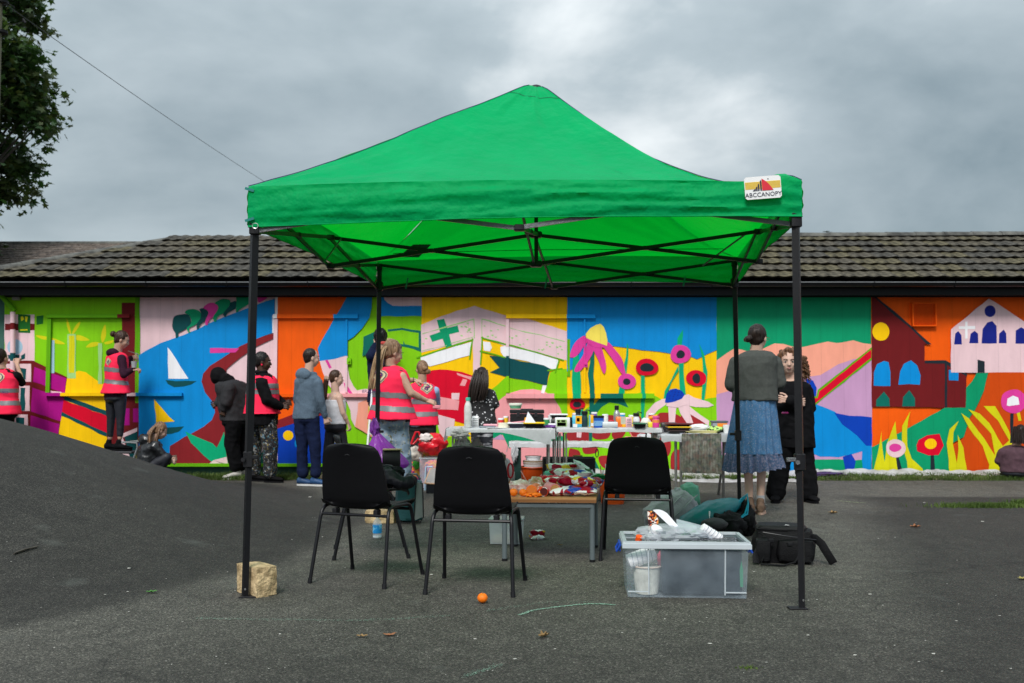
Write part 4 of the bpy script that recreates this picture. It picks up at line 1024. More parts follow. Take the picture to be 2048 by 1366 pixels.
def scissor(a, b, m, d=.012):
    n_ = (b - a).cross(V((0, 0, 1))).normalized() * d
    part('truss_bar', MB().bar(lo(a) + n_, hi(b) + n_, .013, .024), m, can, smooth=False)
    part('truss_bar', MB().bar(hi(a) - n_, lo(b) - n_, .013, .024), m, can, smooth=False)
    c = (lo(a) + hi(b)) * .5
    part('truss_pivot', MB().rbox(c, (.045, .05, .026), .006, rz=atan2((b - a).y, (b - a).x)), BLKP, can)
for i in range(4):
    m_ = SILV if i == 0 else STEEL
    scissor(tops[i], mids[i], m_); scissor(mids[i], tops[(i + 1) % 4], m_)
    scissor(mids[i], cc, STEEL)
    for z in (1.965, 2.165): part('truss_joint', MB().rbox(V((mids[i].x, mids[i].y, z)), (.055, .05, .034), .008), BLKP, can)
for z in (1.965, 2.165): part('truss_hub', MB().rbox(V((cc.x, cc.y, z)), (.08, .08, .04), .012), BLKP, can)
part('centre_pole', MB().bar(V((cc.x, cc.y, 1.95)), APX - V((0, 0, .05)), .026), STEEL, can, smooth=False)
part('pole_cap', MB().ell(APX - V((0, 0, .06)), (.05, .05, .03), 12), BLKP, can)
for i in (0, 1):
    a = lo(mids[i * 2 + 1]); part('stretcher_pole', MB().cyl(hi(mids[(i * 2 + 3) % 4]).lerp(lo(cc), .05), lo(mids[(i * 2 + 3) % 4]).lerp(lo(tops[i * 3]), .12), .006, n=6), SILV, can)
# velcro patch inside the rear panel, cord across
q = [panel_pt(2, s_, t_) - V((0, .01, .012)) for s_, t_ in ((.955, .05), (.895, .05), (.895, .17), (.955, .17))]
part('window_patch', MB().prism(q, (0, .003, .0)), mat('patch_green', (.002, .09, .03), rough=.7), can, smooth=False)
part('cord', MB().tube([V((tops[3].x + .15, tops[3].y - .3, 2.22)), V((cc.x, cc.y + 1.0, 2.205)), V((tops[2].x - .15, tops[2].y - .3, 2.22))], .0025, 5), DARK, can)
part('red_ribbon', MB().tube([tops[3] + V((-.02, -.03, .0)), tops[3] + V((-.045, -.03, -.04)), tops[3] + V((-.01, -.03, -.07)), tops[3] + V((-.05, -.03, -.02))], .006, 5), mat('red_ribbon', (.6, .01, .02), rough=.5), can)
# maker's label sewn on the front valance: sun-yellow bands, red sail, dark bars, ABCCANOPY
fl, fr = V((corn[0].x, corn[0].y, 0)), V((corn[1].x, corn[1].y, 0)); fd = (fr - fl).normalized()
lab_c = P(1524, 377, 5.10)
s_l = (V((lab_c.x, lab_c.y, 0)) - fl).dot(fd) / (fr - fl).length
base = fl + fd * (fr - fl).length * s_l; outn = V((fd.y, -fd.x, 0))
ML = Matrix.Translation(V((base.x, base.y, lab_c.z)) + outn * .042) @ Matrix(((fd.x, 0, outn.x, 0), (fd.y, 0, outn.y, 0), (0, 1, 0, 0), (0, 0, 0, 1))) @ Matrix.Rotation(radians(3.5), 4, 'Z')
def flat(name, pts, m, lift, par):
    pts = [ML @ V((x, y, lift)) for x, y in pts]
    return part(name, MB().prism(pts, outn * .0008), m, par, smooth=False)
WHT = mat('label_white', (.78, .78, .78), rough=.5, var=.02)
hw, hh, c_ = .092, .058, .010
lab = flat('label', [(-hw + c_, -hh), (hw - c_, -hh), (hw, -hh + c_), (hw, hh - c_), (hw - c_, hh), (-hw + c_, hh), (-hw, hh - c_), (-hw, -hh + c_)], WHT, 0, can)
YL = mat('label_yellow', (.75, .50, .05), rough=.5, var=.03); RD = mat('label_red', (.62, .01, .03), rough=.5, var=.03); BK = mat('label_navy', (.012, .012, .04), rough=.5, var=.03)
for k in range(7): 
    y0 = -.006 + k * .0055; flat('label_band', [(-hw + .003, y0), (hw - .003, y0), (hw - .003, y0 + .0042), (-hw + .003, y0 + .0042)], YL, .0012, lab)
flat('label_sail', [(-.004, -.016), (.052, -.016), (.034, .012), (.018, .030), (-.004, .046)], RD, .0024, lab)
for k, (x, h_) in enumerate(((-.010, .040), (-.022, .022), (-.032, .008), (-.041, -.002), (-.049, -.009))):
    flat('label_bar', [(x - .0035, -.016), (x + .004, -.016), (x + .004, h_), (x - .0035, h_ - .006)], BK, .0024, lab)
flat('label_dot', [(.026, .040), (.031, .040), (.031, .045), (.026, .045)], BK, .0024, lab)
text_part('ABCCANOPY', .0315, BK, lab, ML @ Matrix.Translation((0, -.037, .0026)) @ Matrix.Diagonal((.97, 1, 1, 1)))

# ------------------------------------------------------------------ chairs
SHELL = mat('black_chair_shell', (.0030, .0030, .0042), rough=.5, var=.15, vs=40, spec=.2, bump=.15, bs=350)
TUBE = mat('black_chair_tube', (.006, .006, .008), rough=.36, var=.15, vs=40, spec=.28)
def chair(label):
    t = thing('plastic_chair', label, 'chair', (0, 0, 0), group='black stacking chairs under the canopy')
    OFF[t.name] = V((0, 0, 0))
    # seat path: (y, z, half width)
    pth = [(.235, .405, .165), (.225, .43, .19), (.18, .445, .205), (.08, .44, .212), (-.04, .435, .212), (-.12, .432, .212), (-.165, .440, .213), (-.192, .47, .215), (-.208, .53, .211), (-.222, .60, .203), (-.238, .67, .194), (-.252, .73, .184), (-.262, .765, .172), (-.268, .787, .150), (-.271, .797, .118), (-.273, .802, .07)]
    def fn(u, v):
        k = v * (len(pth) - 1); i = min(int(k), len(pth) - 2); f = k - i
        y, z, w_ = (pth[i][j] * (1 - f) + pth[i + 1][j] * f for j in range(3))
        x = (u * 2 - 1)
        bend = .035 * x * x
        if z > .45 and v > .35: return V((x * w_, y + bend * 1.0 - .0, z - .004 * abs(x) ** 4))
        return V((x * w_, y, z + .018 * x ** 4 - .008 * (1 - x * x)))
    mb = MB().grid(fn, 16, 45)
    part('seat_shell', solid(mb, .006), SHELL, t, local=True, angle=60)
    rim = [fn(0, 1 - k / 45) for k in range(30)][::-1] + [fn(k / 8, 1) for k in range(1, 8)] + [fn(1, 1 - k / 45) for k in range(30)]
    part('shell_rim', MB().tube(rim, .0065, 6), SHELL, t, local=True)
    for s_ in (-1, 1):
        lp = [(s_ * .242, -.262, 0), (s_ * .222, -.185, .37), (s_ * .218, -.172, .41), (s_ * .214, -.150, .432), (s_ * .212, -.11, .440), (s_ * .212, .06, .438), (s_ * .214, .095, .43), (s_ * .217, .115, .405), (s_ * .219, .125, .37), (s_ * .240, .225, 0)]
        lg = part('leg_frame', MB().tube(lp, .0110, 10), TUBE, t, local=True)
        for yy in (-.262, .225):
            part('foot_cap', MB().cyl((s_ * .242, yy, 0.0), (s_ * .2405, yy * .985, .028), .0135, n=10), BLKP, lg, local=True)
        part('seat_clip', MB().rbox((s_ * .135, -.155, .408), (.030, .05, .035), .008).cyl((s_ * .135, -.16, .385), (s_ * .135, -.16, .40), .004, .012, 8), BLKP, t, local=True)
    part('cross_bar', MB().cyl((-.219, -.178, .392), (.219, -.178, .392), .0088, n=8), TUBE, t, local=True)
    part('cross_bar', MB().cyl((-.217, .112, .405), (.217, .112, .405), .0088, n=8), TUBE, t, local=True)
    part('moulding_mark', MB().tube([(-.015, -.267, .74), (0, -.269, .746), (.015, -.267, .74)], .0012, 4), mat('scuff', (.05, .05, .055), rough=.5), t, local=True)
    return t
c1 = chair('black plastic chair seen from behind, nearest the water bottle, left of the middle chair')
c2 = copy_tree(c1); c3 = copy_tree(c1); c4 = copy_tree(c1)
for o, (x, y, a), lb in ((c1, (-.846, 5.99, -21), None), (c2, (-.195, 5.73, -8.5), 'black plastic chair in the middle, its back hiding the left end of the snack table'),
                         (c3, (.852, 6.82, -8.0), 'black plastic chair at the right, between the snack table and the clear storage box'), (c4, (-.945, 6.9, -81), 'black chair facing right with a dark jacket on it, half hidden behind the left chair')):
    o.location = (x, y, 0); o.rotation_euler = (0, 0, radians(a))
    if lb: o['label'] = lb
# ------------------------------------------------------------------ people
def remesh(mb, vox, it=4, fac=.5):
    me = bpy.data.meshes.new('tmp'); me.from_pydata([tuple(v) for v in mb.v], [], mb.f)
    o = bpy.data.objects.new('tmp', me); COL.objects.link(o)
    r_ = o.modifiers.new('r', 'REMESH'); r_.mode = 'VOXEL'; r_.voxel_size = vox
    if it:
        s_ = o.modifiers.new('s', 'SMOOTH'); s_.iterations = it; s_.factor = fac
    dg = bpy.context.evaluated_depsgraph_get()
    m2 = bpy.data.meshes.new_from_object(o.evaluated_get(dg))
    out_ = MB(); out_.v = [v.co.copy() for v in m2.vertices]; out_.f = [list(p.vertices) for p in m2.polygons]; out_.fm = [0] * len(out_.f)
    NRM[id(out_)] = [v.normal.copy() for v in m2.vertices]; KEEP.append(out_)
    bpy.data.objects.remove(o); bpy.data.meshes.remove(me); bpy.data.meshes.remove(m2)
    return out_
NRM = {}; KEEP = []
def displace(mb, fn):
    nr = NRM[id(mb)]
    mb.v = [v + n * fn(v) for v, n in zip(mb.v, nr)]
    return mb
def folds(amp, s=8.0, seed=0, sz=.55):
    o = V((seed * 3.7, seed * 1.3, 0))
    def f(p):
        a = mn.noise(V((p.x * s, p.y * s, p.z * s * sz)) + o)
        b = 1 - abs(mn.noise(V((p.x * s * .8 + p.z * s * .5, p.y * s, p.z * s * 1.1)) + o)) * 2.4
        c = mn.noise(V((p.x * s * 3, p.y * s * 3, p.z * s * 2)) + o)
        return amp * (a * .9 + max(0, b) * .55 + c * .3 - .2)
    return f
def capsule(mb, a, b, ra, rb, n=12):
    a, b = V(a), V(b); d = b - a; L_ = max(d.length, 1e-5); q = d.to_track_quat('Z', 'Y').to_matrix()
    prof = [(sin(t) * ra, -cos(t) * ra) for t in (.02, .5, 1.0, 1.35)] + [(ra, 0)] + [(rb, L_)] + [(cos(t) * rb, L_ + sin(t) * rb) for t in (.25, .6, 1.1, 1.55)]
    return mb.rings([[q @ V((cos(2 * pi * i / n) * r_, sin(2 * pi * i / n) * r_, z)) + a for i in range(n)] for r_, z in prof])
def limb(mb, pts, rs, n=12):
    for i in range(len(pts) - 1): capsule(mb, pts[i], pts[i + 1], rs[i], rs[i + 1], n)
def loft(mb, secs, n=24, p=2.3):
    """secs: (centre, half width, half depth, right vector, forward vector)"""
    rs = []
    for c, hw_, hd, rv, fv in secs:
        r_ = []
        for i in range(n):
            a = 2 * pi * i / n; ca, sa = cos(a), sin(a)
            x = abs(ca) ** (2 / p) * (1 if ca >= 0 else -1); y = abs(sa) ** (2 / p) * (1 if sa >= 0 else -1)
            r_.append(V(c) + rv * hw_ * x + fv * hd * y)
        rs.append(r_)
    return mb.rings(rs)
def dirs(phi):
    a = radians(phi); f = V((sin(a), cos(a), 0)); r_ = V((cos(a), -sin(a), 0)); return f, r_
SKIN = {}
def skin(k, rgb):
    if k not in SKIN:
        SKIN[k] = mat('skin_' + k, rgb, rough=.5, var=.06, vs=12, bump=.05, bs=200, spec=.3)
        SKIN[k].node_tree.nodes['Principled BSDF'].inputs['Subsurface Weight'].default_value = .08
        SKIN[k].node_tree.nodes['Principled BSDF'].inputs['Subsurface Radius'].default_value = (.02, .008, .004)
    return SKIN[k]
def hand(mb, wr, d, up, k=1.0, curl=.35, side=1, point=False):
    """wr wrist, d direction to the knuckles, up: back-of-hand normal"""
    d = V(d).normalized(); up = V(up); up = (up - d * up.dot(d)).normalized(); s_ = d.cross(up) * side
    W = V(wr)
    for j in (-1, 0, 1):
        capsule(mb, W + s_ * j * .014 * k, W + d * .078 * k + s_ * j * .023 * k, .013 * k, .0125 * k, 8)
    for j, (l, o_) in enumerate(((.066, -.033), (.076, -.011), (.070, .011), (.054, .032))):
        cj = (.02 if (point and j == 0) else (.9 if point else curl)) * (1 + .12 * j)
        b = W + d * .082 * k + s_ * o_ * k; q = d
        for seg, rr in ((.45, .0088), (.30, .0080), (.25, .0070)):
            ax = s_ * side
            q = (Matrix.Rotation(-cj * 1.15, 3, ax) @ q).normalized()
            e = b + q * l * seg * k; capsule(mb, b, e, rr * k, rr * k * .92, 7); b = e
    b = W + d * .022 * k - s_ * .022 * k
    for q, l in (((d * .7 - s_ * .75 - up * .2), .036), ((d * .9 - s_ * .35 - up * .35), .028), ((d * 1.0 - s_ * .05 - up * .35), .022)):
        e = b + q.normalized() * l * k; capsule(mb, b, e, .0105 * k, .0088 * k, 7); b = e
class Head:
    def __init__(s, c, phi, tilt=0, k=1.0, roll=0):
        f, r_ = dirs(phi); up = V((0, 0, 1)); a = radians(tilt)      # tilt > 0 looks down
        f2 = f * cos(a) - up * sin(a); u2 = up * cos(a) + f * sin(a)
        if roll:
            b = radians(roll); r_, u2 = r_ * cos(b) - u2 * sin(b), u2 * cos(b) + r_ * sin(b)
        s.M = Matrix((r_, f2, u2)).transposed(); s.c = V(c); s.k = k
    def p(s, x, y, z): return s.c + s.M @ V((x, y, z)) * s.k
    def inv(s, q): return s.M.transposed() @ (V(q) - s.c) / s.k
    def ell(s, mb, x, y, z, rx, ry, rz, n=16): mb.ell(s.p(x, y, z), (rx * s.k, ry * s.k, rz * s.k), n, s.M)
def head_prims(mb, h):
    h.ell(mb, 0, -.012, .025, .074, .092, .093); h.ell(mb, 0, .018, -.035, .060, .068, .068)
    h.ell(mb, 0, .040, -.082, .034, .034, .026); h.ell(mb, 0, .050, -.02, .052, .034, .060)
    h.ell(mb, 0, .068, .026, .046, .018, .012)
    capsule(mb, h.p(0, .080, .012), h.p(0, .098, -.026), .008 * h.k, .0125 * h.k, 8)
    for s_ in (-1, 1):
        h.ell(mb, s_ * .076, -.006, -.012, .008, .017, .030); h.ell(mb, s_ * .034, .058, -.028, .022, .02, .02)
        h.ell(mb, s_ * .012, .094, -.028, .008, .008, .007, 8)
    h.ell(mb, 0, .080, -.058, .022, .010, .009)
def face_parts(h, t, lip=(.30, .08, .07), brow=(.03, .018, .012), iris=(.02, .02, .02)):
    EW = mat('eye_white', (.34, .32, .31), rough=.2, var=.02); IR = mat('iris_dark', iris, rough=.15, var=.02)
    for s_ in (-1, 1):
        mb = MB(); h.ell(mb, s_ * .031, .074, .004, .0115, .009, .0060, 10); e_ = part('eye', mb, EW, t)
        mb = MB(); h.ell(mb, s_ * .031, .0825, .004, .0058, .004, .0058, 8); part('iris', mb, IR, e_)
        mb = MB().tube([h.p(s_ * .014, .088, .022), h.p(s_ * .030, .090, .0275), h.p(s_ * .048, .080, .021)], .0036 * h.k, 6)
        part('eyebrow', mb, mat('brow_%02d' % int(brow[0] * 100), brow, rough=.8), t)
    mb = MB(); h.ell(mb, 0, .0885, -.054, .020, .006, .0042, 10); h.ell(mb, 0, .087, -.062, .017, .0065, .0048, 10)
    part('lips', mb, mat('lips_%02d' % int(lip[0] * 100), lip, rough=.4, var=.05), t)
def hair_mat(key, c1, c2):
    return mat('hair_' + key, c1, rough=.38, var=.3, vs=30, rgb2=c2, bump=.35, bs=90, stretch=(3, 3, .25), spec=.25)
def hair_cap(h, m, t, extra=None, low=-.045, thick=1.0, vox=.007, fringe=.062, noise_=.005, name='hair'):
    mb = MB(); q = thick
    h.ell(mb, 0, -.022, .034, .081 * q, .093 * q, .094 * q, 18); h.ell(mb, 0, -.045, -.005, .070 * q, .060 * q, .078 * q, 14)
    if extra: extra(mb)
    r_ = remesh(mb, vox * h.k, 2)
    def f(p):
        l = h.inv(p); return noise_ * mn.noise(V((l.x * 70, l.y * 70, l.z * 14))) + noise_ * 1.2 * mn.noise(V((l.x * 22, l.y * 22, l.z * 10 + 4)))
    displace(r_, f)
    keep = []
    for fc in r_.f:
        c = sum((r_.v[i] for i in fc), V((0, 0, 0))) / len(fc); l = h.inv(c)
        face = l.y > .012 + (.030 if l.z > .01 else .0) - abs(l.x) * .1 and l.z < fringe - l.x * l.x * 3
        nape = l.z < low - .03 - .02 * (l.y < -.05) and extra is None
        if not face and not nape: keep.append(fc)
    r_.f = keep; r_.fm = [0] * len(keep)
    return part(name, r_, m, t, angle=80)
def strands(paths, m, t, r_=.005, jit=.012, per=6, seed=1, name='hair_strands'):
    """loose locks that follow each guide path"""
    rr_ = random.Random(seed); mb = MB()
    for pth in paths:
        for k in range(per):
            o = V((rr_.gauss(0, jit), rr_.gauss(0, jit), rr_.gauss(0, jit * .4))); sp = rr_.uniform(.6, 1.5)
            q = [V(p) + o * (.4 + sp * i / len(pth)) + V((mn.noise(V((k, i * .9, seed))) * .006, mn.noise(V((k + 9, i * .9, seed))) * .006, 0)) for i, p in enumerate(pth)]
            n_ = len(q); mb.tube(q, [r_ * (1 - .75 * (i / (n_ - 1)) ** 2) for i in range(n_)], 5)
    return part(name, mb, m, t)
PINKV = mat('hi_vis_pink', (.97, .028, .085), rough=.75, var=.04, vs=5, bump=.15, bs=120, spec=.08)
REFL = mat('reflective_grey', (.17, .17, .18), rough=.45, var=.1, vs=60)
BLACKC = mat('black_cloth', (.004, .004, .005), rough=.85, var=.3, vs=20, spec=.12, bump=.2, bs=220)
def band(src, name, m, t, test, lift=.003):
    nr = NRM[id(src)]; mb = MB(); mp_ = {}
    for fc in src.f:
        c = sum((src.v[i] for i in fc), V((0, 0, 0))) / len(fc)
        if not test(c): continue
        f2 = []
        for i in fc:
            if i not in mp_: mp_[i] = len(mb.v); mb.v.append(src.v[i] + nr[i] * lift)
            f2.append(mp_[i])
        mb.f.append(f2); mb.fm.append(0)
    if mb.f: return part(name, mb, m, t, angle=80)
def shoe(name, an, toe, m, t, sole=None, k=1.0, gz=0.0, lab=None):
    """an ankle centre, toe direction; sole rests at gz"""
    d = V((toe[0], toe[1], 0)).normalized(); s_ = V((d.y, -d.x, 0)); mb = MB(); a = V((an[0], an[1], gz))
    up = V((0, 0, 1))
    sec = [(-.075, .026, .062, .040), (-.055, .036, .085, .050), (-.01, .040, .080, .05), (.05, .042, .062, .05), (.10, .048, .048, .045), (.145, .045, .036, .04), (.172, .028, .028, .03)]
    rs = []
    for y, hw_, h_, _ in sec:
        c = a + d * y * k + up * (.022 * k + h_ * .5 * k)
        rs.append([c + s_ * cos(2 * pi * i / 14) * hw_ * k + up * sin(2 * pi * i / 14) * h_ * .52 * k for i in range(14)])
    mb.rings(rs)
    capsule(mb, a + up * .06 * k - d * .02 * k, a + up * .12 * k - d * .015 * k, .036 * k, .036 * k)
    r_ = remesh(mb, .006, 3); sh_ = part(name, r_, m, t, label=lab)
    n_ = 16; mb = MB(); o1 = []
    for i in range(n_):
        an_ = 2 * pi * i / n_; x = cos(an_) * (.047 + .004 * sin(an_)) * k; y = (.048 + sin(an_) * .128) * k
        if sin(an_) < 0: x *= .82
        o1.append(a + s_ * x + d * y)
    mb.rings([[q + up * z for q in o1] for z in (.001, .022 * k)])
    part('sole', mb, sole or m, sh_)
    return sh_
def person(label, Y, head, sho, hip, arms, legs, sk, k=1.0, phi=0, wid=(.185, .15, .17), dep=(.10, .10, .115), group=None,
           top=None, bottom=None, vest=None, shoes=None, vox=.009, lean=None, face=True, seed=1, neck_r=.056, base=None, facekw={}, glow=None):
    """everything given as photograph positions at distance Y (+ an offset); see the calls below"""
    Q = lambda a: P(a[0], a[1], Y + (a[2] if len(a) > 2 else 0))
    f, rv = dirs(phi); up = V((0, 0, 1))
    S_, H_ = Q(sho), Q(hip)
    b = base or V((H_.x, H_.y, ground_z(H_.x, H_.y)))
    t = thing('person', label, 'person', b, group=group)
    ax = (S_ - H_).normalized(); hc = Q(head[:3]) if len(head) > 2 else Q(head)
    h = Head(hc, head[3], head[4] if len(head) > 4 else 0, k * (head[5] if len(head) > 5 else 1.0), head[6] if len(head) > 6 else 0)
    n_b = S_ + ax * .045 * k
    L_ = (S_ - H_).length
    def secs(g, hem=-.09, shw=1.0, flare=0.0, up_=1.0):
        w0, w1, w2 = wid; d0, d1, d2 = dep
        r_ = [(S_ + ax * .050 * k * up_, .055 + g * .6, .05 + g * .6), (S_ + ax * .028 * k, w0 * .62 * shw + g, d0 * .72 + g), (S_ - ax * .005, w0 * .90 * shw + g, d0 * .92 + g), (S_ - ax * L_ * .16, w0 * .93 + g, d0 * 1.06 + g),
              (S_ - ax * L_ * .35, w0 * .90 + g, d0 * 1.1 + g), (S_ - ax * L_ * .65, w1 + g, d1 + g), (H_ + ax * L_ * .1, w2 * .98 + g + flare * .7, d2 + g + flare * .7), (H_ + ax * hem * k, w2 + g + flare, d2 * .98 + g + flare)]
        return [(c, a_ * k, b_ * k, rv, f) for c, a_, b_ in r_]
    body = MB(); loft(body, secs(-.012, hem=-.07)); head_prims(body, h)
    capsule(body, n_b - ax * .02, h.p(0, -.022, -.06), neck_r * k * 1.08, neck_r * k * .95, 14)
    hm = MB()
    for a in arms:
        sh_, el, wr = Q(a['p'][0]), Q(a['p'][1]), Q(a['p'][2]); a['w'] = (sh_, el, wr)
        limb(body, (sh_, el, wr), (.046 * k, .037 * k, .024 * k)); limb(body, (el.lerp(sh_, .1), el.lerp(wr, .45)), (.036 * k, .036 * k))
        hd_ = a.get('hd'); hd_ = V(hd_) if hd_ else (wr - el)
        hand(hm, wr - (hd_.normalized() * .008), hd_, a.get('hn', (0, -1, .3)), k * .98, a.get('curl', .4), a.get('side', 1), a.get('point', False))
    for l in legs:
        hp, kn, an = Q(l['p'][0]), Q(l['p'][1]), Q(l['p'][2]); l['w'] = (hp, kn, an)
        limb(body, (hp, kn, an), (.076 * k, .050 * k, .032 * k)); limb(body, (kn, kn.lerp(an, .3)), (.046 * k, .048 * k))
    bm_ = remesh(body, vox, 4)
    hr = remesh(hm, .0045, 2)
    o = len(bm_.v); bm_.v += hr.v; bm_.f += [[i + o for i in q] for q in hr.f]; bm_.fm = [0] * len(bm_.f)
    part('body', bm_, sk, t, angle=80)
    if face: face_parts(h, t, **facekw)
    if bottom:
        mb = MB(); g = bottom.get('g', .010)
        w0, w1, w2 = wid
        loft(mb, [(H_ + ax * L_ * bottom.get('waist', .18), w1 * k + g * .5, dep[1] * k + g * .5, rv, f), (H_, w2 * k + g * .7, dep[2] * k + g * .7, rv, f), (H_ - up * .06 * k, w2 * .98 * k + g, dep[2] * k + g, rv, f), (H_ - up * .10 * k, w2 * .8 * k, dep[2] * .8 * k, rv, f)])
        for l in legs:
            hp, kn, an = l['w']; e = kn.lerp(an, bottom.get('len', .93)); r0, r1, r2 = bottom.get('r', (.088, .066, .058))
            limb(mb, (hp, kn, e), (r0 * k + g * .3, r1 * k, r2 * k), 14)
            if bottom.get('cuff'): limb(mb, (e, e - (e - kn).normalized() * .03), (r2 * k * 1.12, r2 * k * 1.12), 14)
        r_ = remesh(mb, vox, 3); displace(r_, folds(bottom.get('fold', .006), 9, seed))
        tr = part(bottom.get('name', 'trousers'), r_, bottom['m'], t, angle=80); t_bot = r_
    if top:
        mb = MB(); g = top.get('g', .012)
        loft(mb, secs(g, hem=top.get('hem', -.03), flare=top.get('flare', 0), up_=top.get('up', 1.0)))
        for a in arms:
            sh_, el, wr = a['w']; sl = top.get('sleeve', 1.0); r0, r1, r2 = top.get('r', (.060, .050, .040))
            if sl <= 0: continue
            if sl <= .5: limb(mb, (sh_, sh_.lerp(el, sl * 2)), (r0 * k, r1 * k))
            else:
                e = el.lerp(wr, (sl - .5) * 2 * .94); limb(mb, (sh_, el, e), (r0 * k, r1 * k, r2 * k), 14)
        if top.get('extra'): top['extra'](mb, S_, H_, ax, f, rv, h)
        r_ = remesh(mb, vox, 3); displace(r_, folds(top.get('fold', .006), top.get('fs', 8), seed + 3))
        part(top.get('name', 'jacket'), r_, top['m'], t, angle=80)
        if top.get('under'): pass
    if vest:
        mb = MB(); loft(mb, secs(vest.get('g', .030), hem=vest.get('hem', -.05), shw=vest.get('shw', .86), flare=vest.get('flare', .02)), 28)
        r_ = remesh(mb, .0085, 2); displace(r_, folds(.0075, 7, seed + 5))
        # open the neck and the armholes
        keep = []
        for fc in r_.f:
            c = sum((r_.v[i] for i in fc), V((0, 0, 0))) / len(fc); q = c - S_
            if q.dot(ax) > .034 * k and abs(q.dot(rv)) < .065 * k: continue
            keep.append(fc)
        r_.f = keep; r_.fm = [0] * len(keep)
        v_ = part('hi_vis_vest', r_, PINKV, t, angle=80)
        me = mesh_of(r_, 'x', PINKV); NRM[id(r_)] = [v.normal.copy() for v in me.vertices]; bpy.data.meshes.remove(me)
        for z0 in vest['bands']:
            zc = P(sho[0], z0, Y).z
            band(r_, 'reflective_band', REFL, v_, lambda c, zc=zc: abs(c.z - zc - (c.x - S_.x) * vest.get('slope', 0)) < .027)
        if vest.get('logo'):
            lx, ly, sz = vest['logo']; vest_logo(r_, v_, P(lx, ly, Y), sz)
    for l, (mm, so) in zip(legs, shoes or []):
        shoe(l.get('sn', 'shoe'), l['w'][2], l.get('toe', (f.x, f.y)), mm, t, so, k * l.get('sk', 1.0), l.get('gz', ground_z(l['w'][2].x, l['w'][2].y)))
    return t, h, S_, H_, ax, f, rv
CREAM = mat('logo_cream', (.62, .52, .33), rough=.6, var=.03); PURP = mat('logo_purple', (.05, .015, .12), rough=.6, var=.03)
def vest_logo(src, par, c, sz):
    """rounded heart-diamond badge with a B in it, and the two printed lines below, laid onto the cloth"""
    bv = BVHTree.FromPolygons(src.v, src.f)
    def put(pts, m, lift, name='logo'):
        tri = tessellate_polygon([[V((x, y, 0)) for x, y in pts]]); mb = MB(); w3 = []
        for x, y in pts:
            o = V((c.x + x * sz, c.y - 1.5, c.z + y * sz)); hit = bv.ray_cast(o, V((0, 1, 0)))[0]
            hit = hit or bv.find_nearest(V((o.x, c.y, o.z)))[0]
            w3.append(hit - V((0, lift, 0)))
        mb.add(w3, [tuple(q) if (w3[q[1]] - w3[q[0]]).cross(w3[q[2]] - w3[q[0]]).y < 0 else tuple(reversed(q)) for q in tri])
        return part(name, mb, m, par, smooth=False)
    dia = lambda s_: [(s_ * x, s_ * y) for x, y in ((0, -1), (.5, -.55), (.95, -.05), (.98, .25), (.70, .55), (.40, .62), (.05, .95), (-.3, .98), (-.62, .70), (-.62, .35), (-.95, 0), (-.98, -.3), (-.6, -.5))]
    lg = put(dia(1.0), CREAM, .006); put(dia(.86), PURP, .008, 'logo_ring'); put(dia(.76), CREAM, .010, 'logo_field')
    rot = lambda q: [(x * cos(.5) + y * sin(.5), -x * sin(.5) + y * cos(.5)) for x, y in q]
    put(rot([(-.30, -.45), (-.30, .45), (-.14, .45), (-.14, -.45)]), PURP, .012, 'letter_b')
    for y0 in (-.42, .02):
        put(rot([(-.14, y0), (.18, y0), (.30, y0 + .12), (.30, y0 + .28), (.18, y0 + .40), (-.14, y0 + .40), (-.14, y0 + .27), (.10, y0 + .27), (.14, y0 + .20), (.10, y0 + .12), (-.14, y0 + .12)]), PURP, .012, 'letter_b')
    o = V((c.x, c.y - 1.5, c.z - 1.75 * sz)); hit = bv.ray_cast(o, V((0, 1, 0)))[0]
    if hit and sz > .075:
        text_part('BRADFORD 2025', .045, PURP, par, Matrix.Translation(hit - V((0, .014, 0))) @ Matrix.Rotation(pi / 2, 4, 'X'))

LIGHTSK = skin('light', (.50, .30, .22)); PALESK = skin('pale', (.56, .36, .28)); DEEPSK = skin('deep', (.055, .026, .016))
BROWNH = hair_mat('brown', (.022, .011, .007), (.055, .027, .015)); DARKH = hair_mat('dark', (.008, .005, .004), (.022, .013, .010)); BLACKH = hair_mat('black', (.004, .0035, .0035), (.011, .010, .010))
BLONDH = hair_mat('blonde', (.20, .12, .06), (.42, .28, .16)); LBROWN = hair_mat('light_brown', (.11, .06, .032), (.24, .14, .08)); AUB = hair_mat('auburn', (.07, .032, .018), (.17, .085, .045))
SOLE = mat('white_sole', (.55, .55, .54), rough=.6, var=.1)
NAVYC = mat('navy_jersey', (.006, .011, .038), rough=.9, var=.2, vs=30, spec=.15, bump=.3, bs=200)
MAR = mat('maroon_hoodie', (.030, .008, .020), rough=.9, var=.25, vs=40, spec=.15, bump=.3, bs=200)
LEGG = mat('dark_leggings', (.008, .009, .016), rough=.6, var=.2)
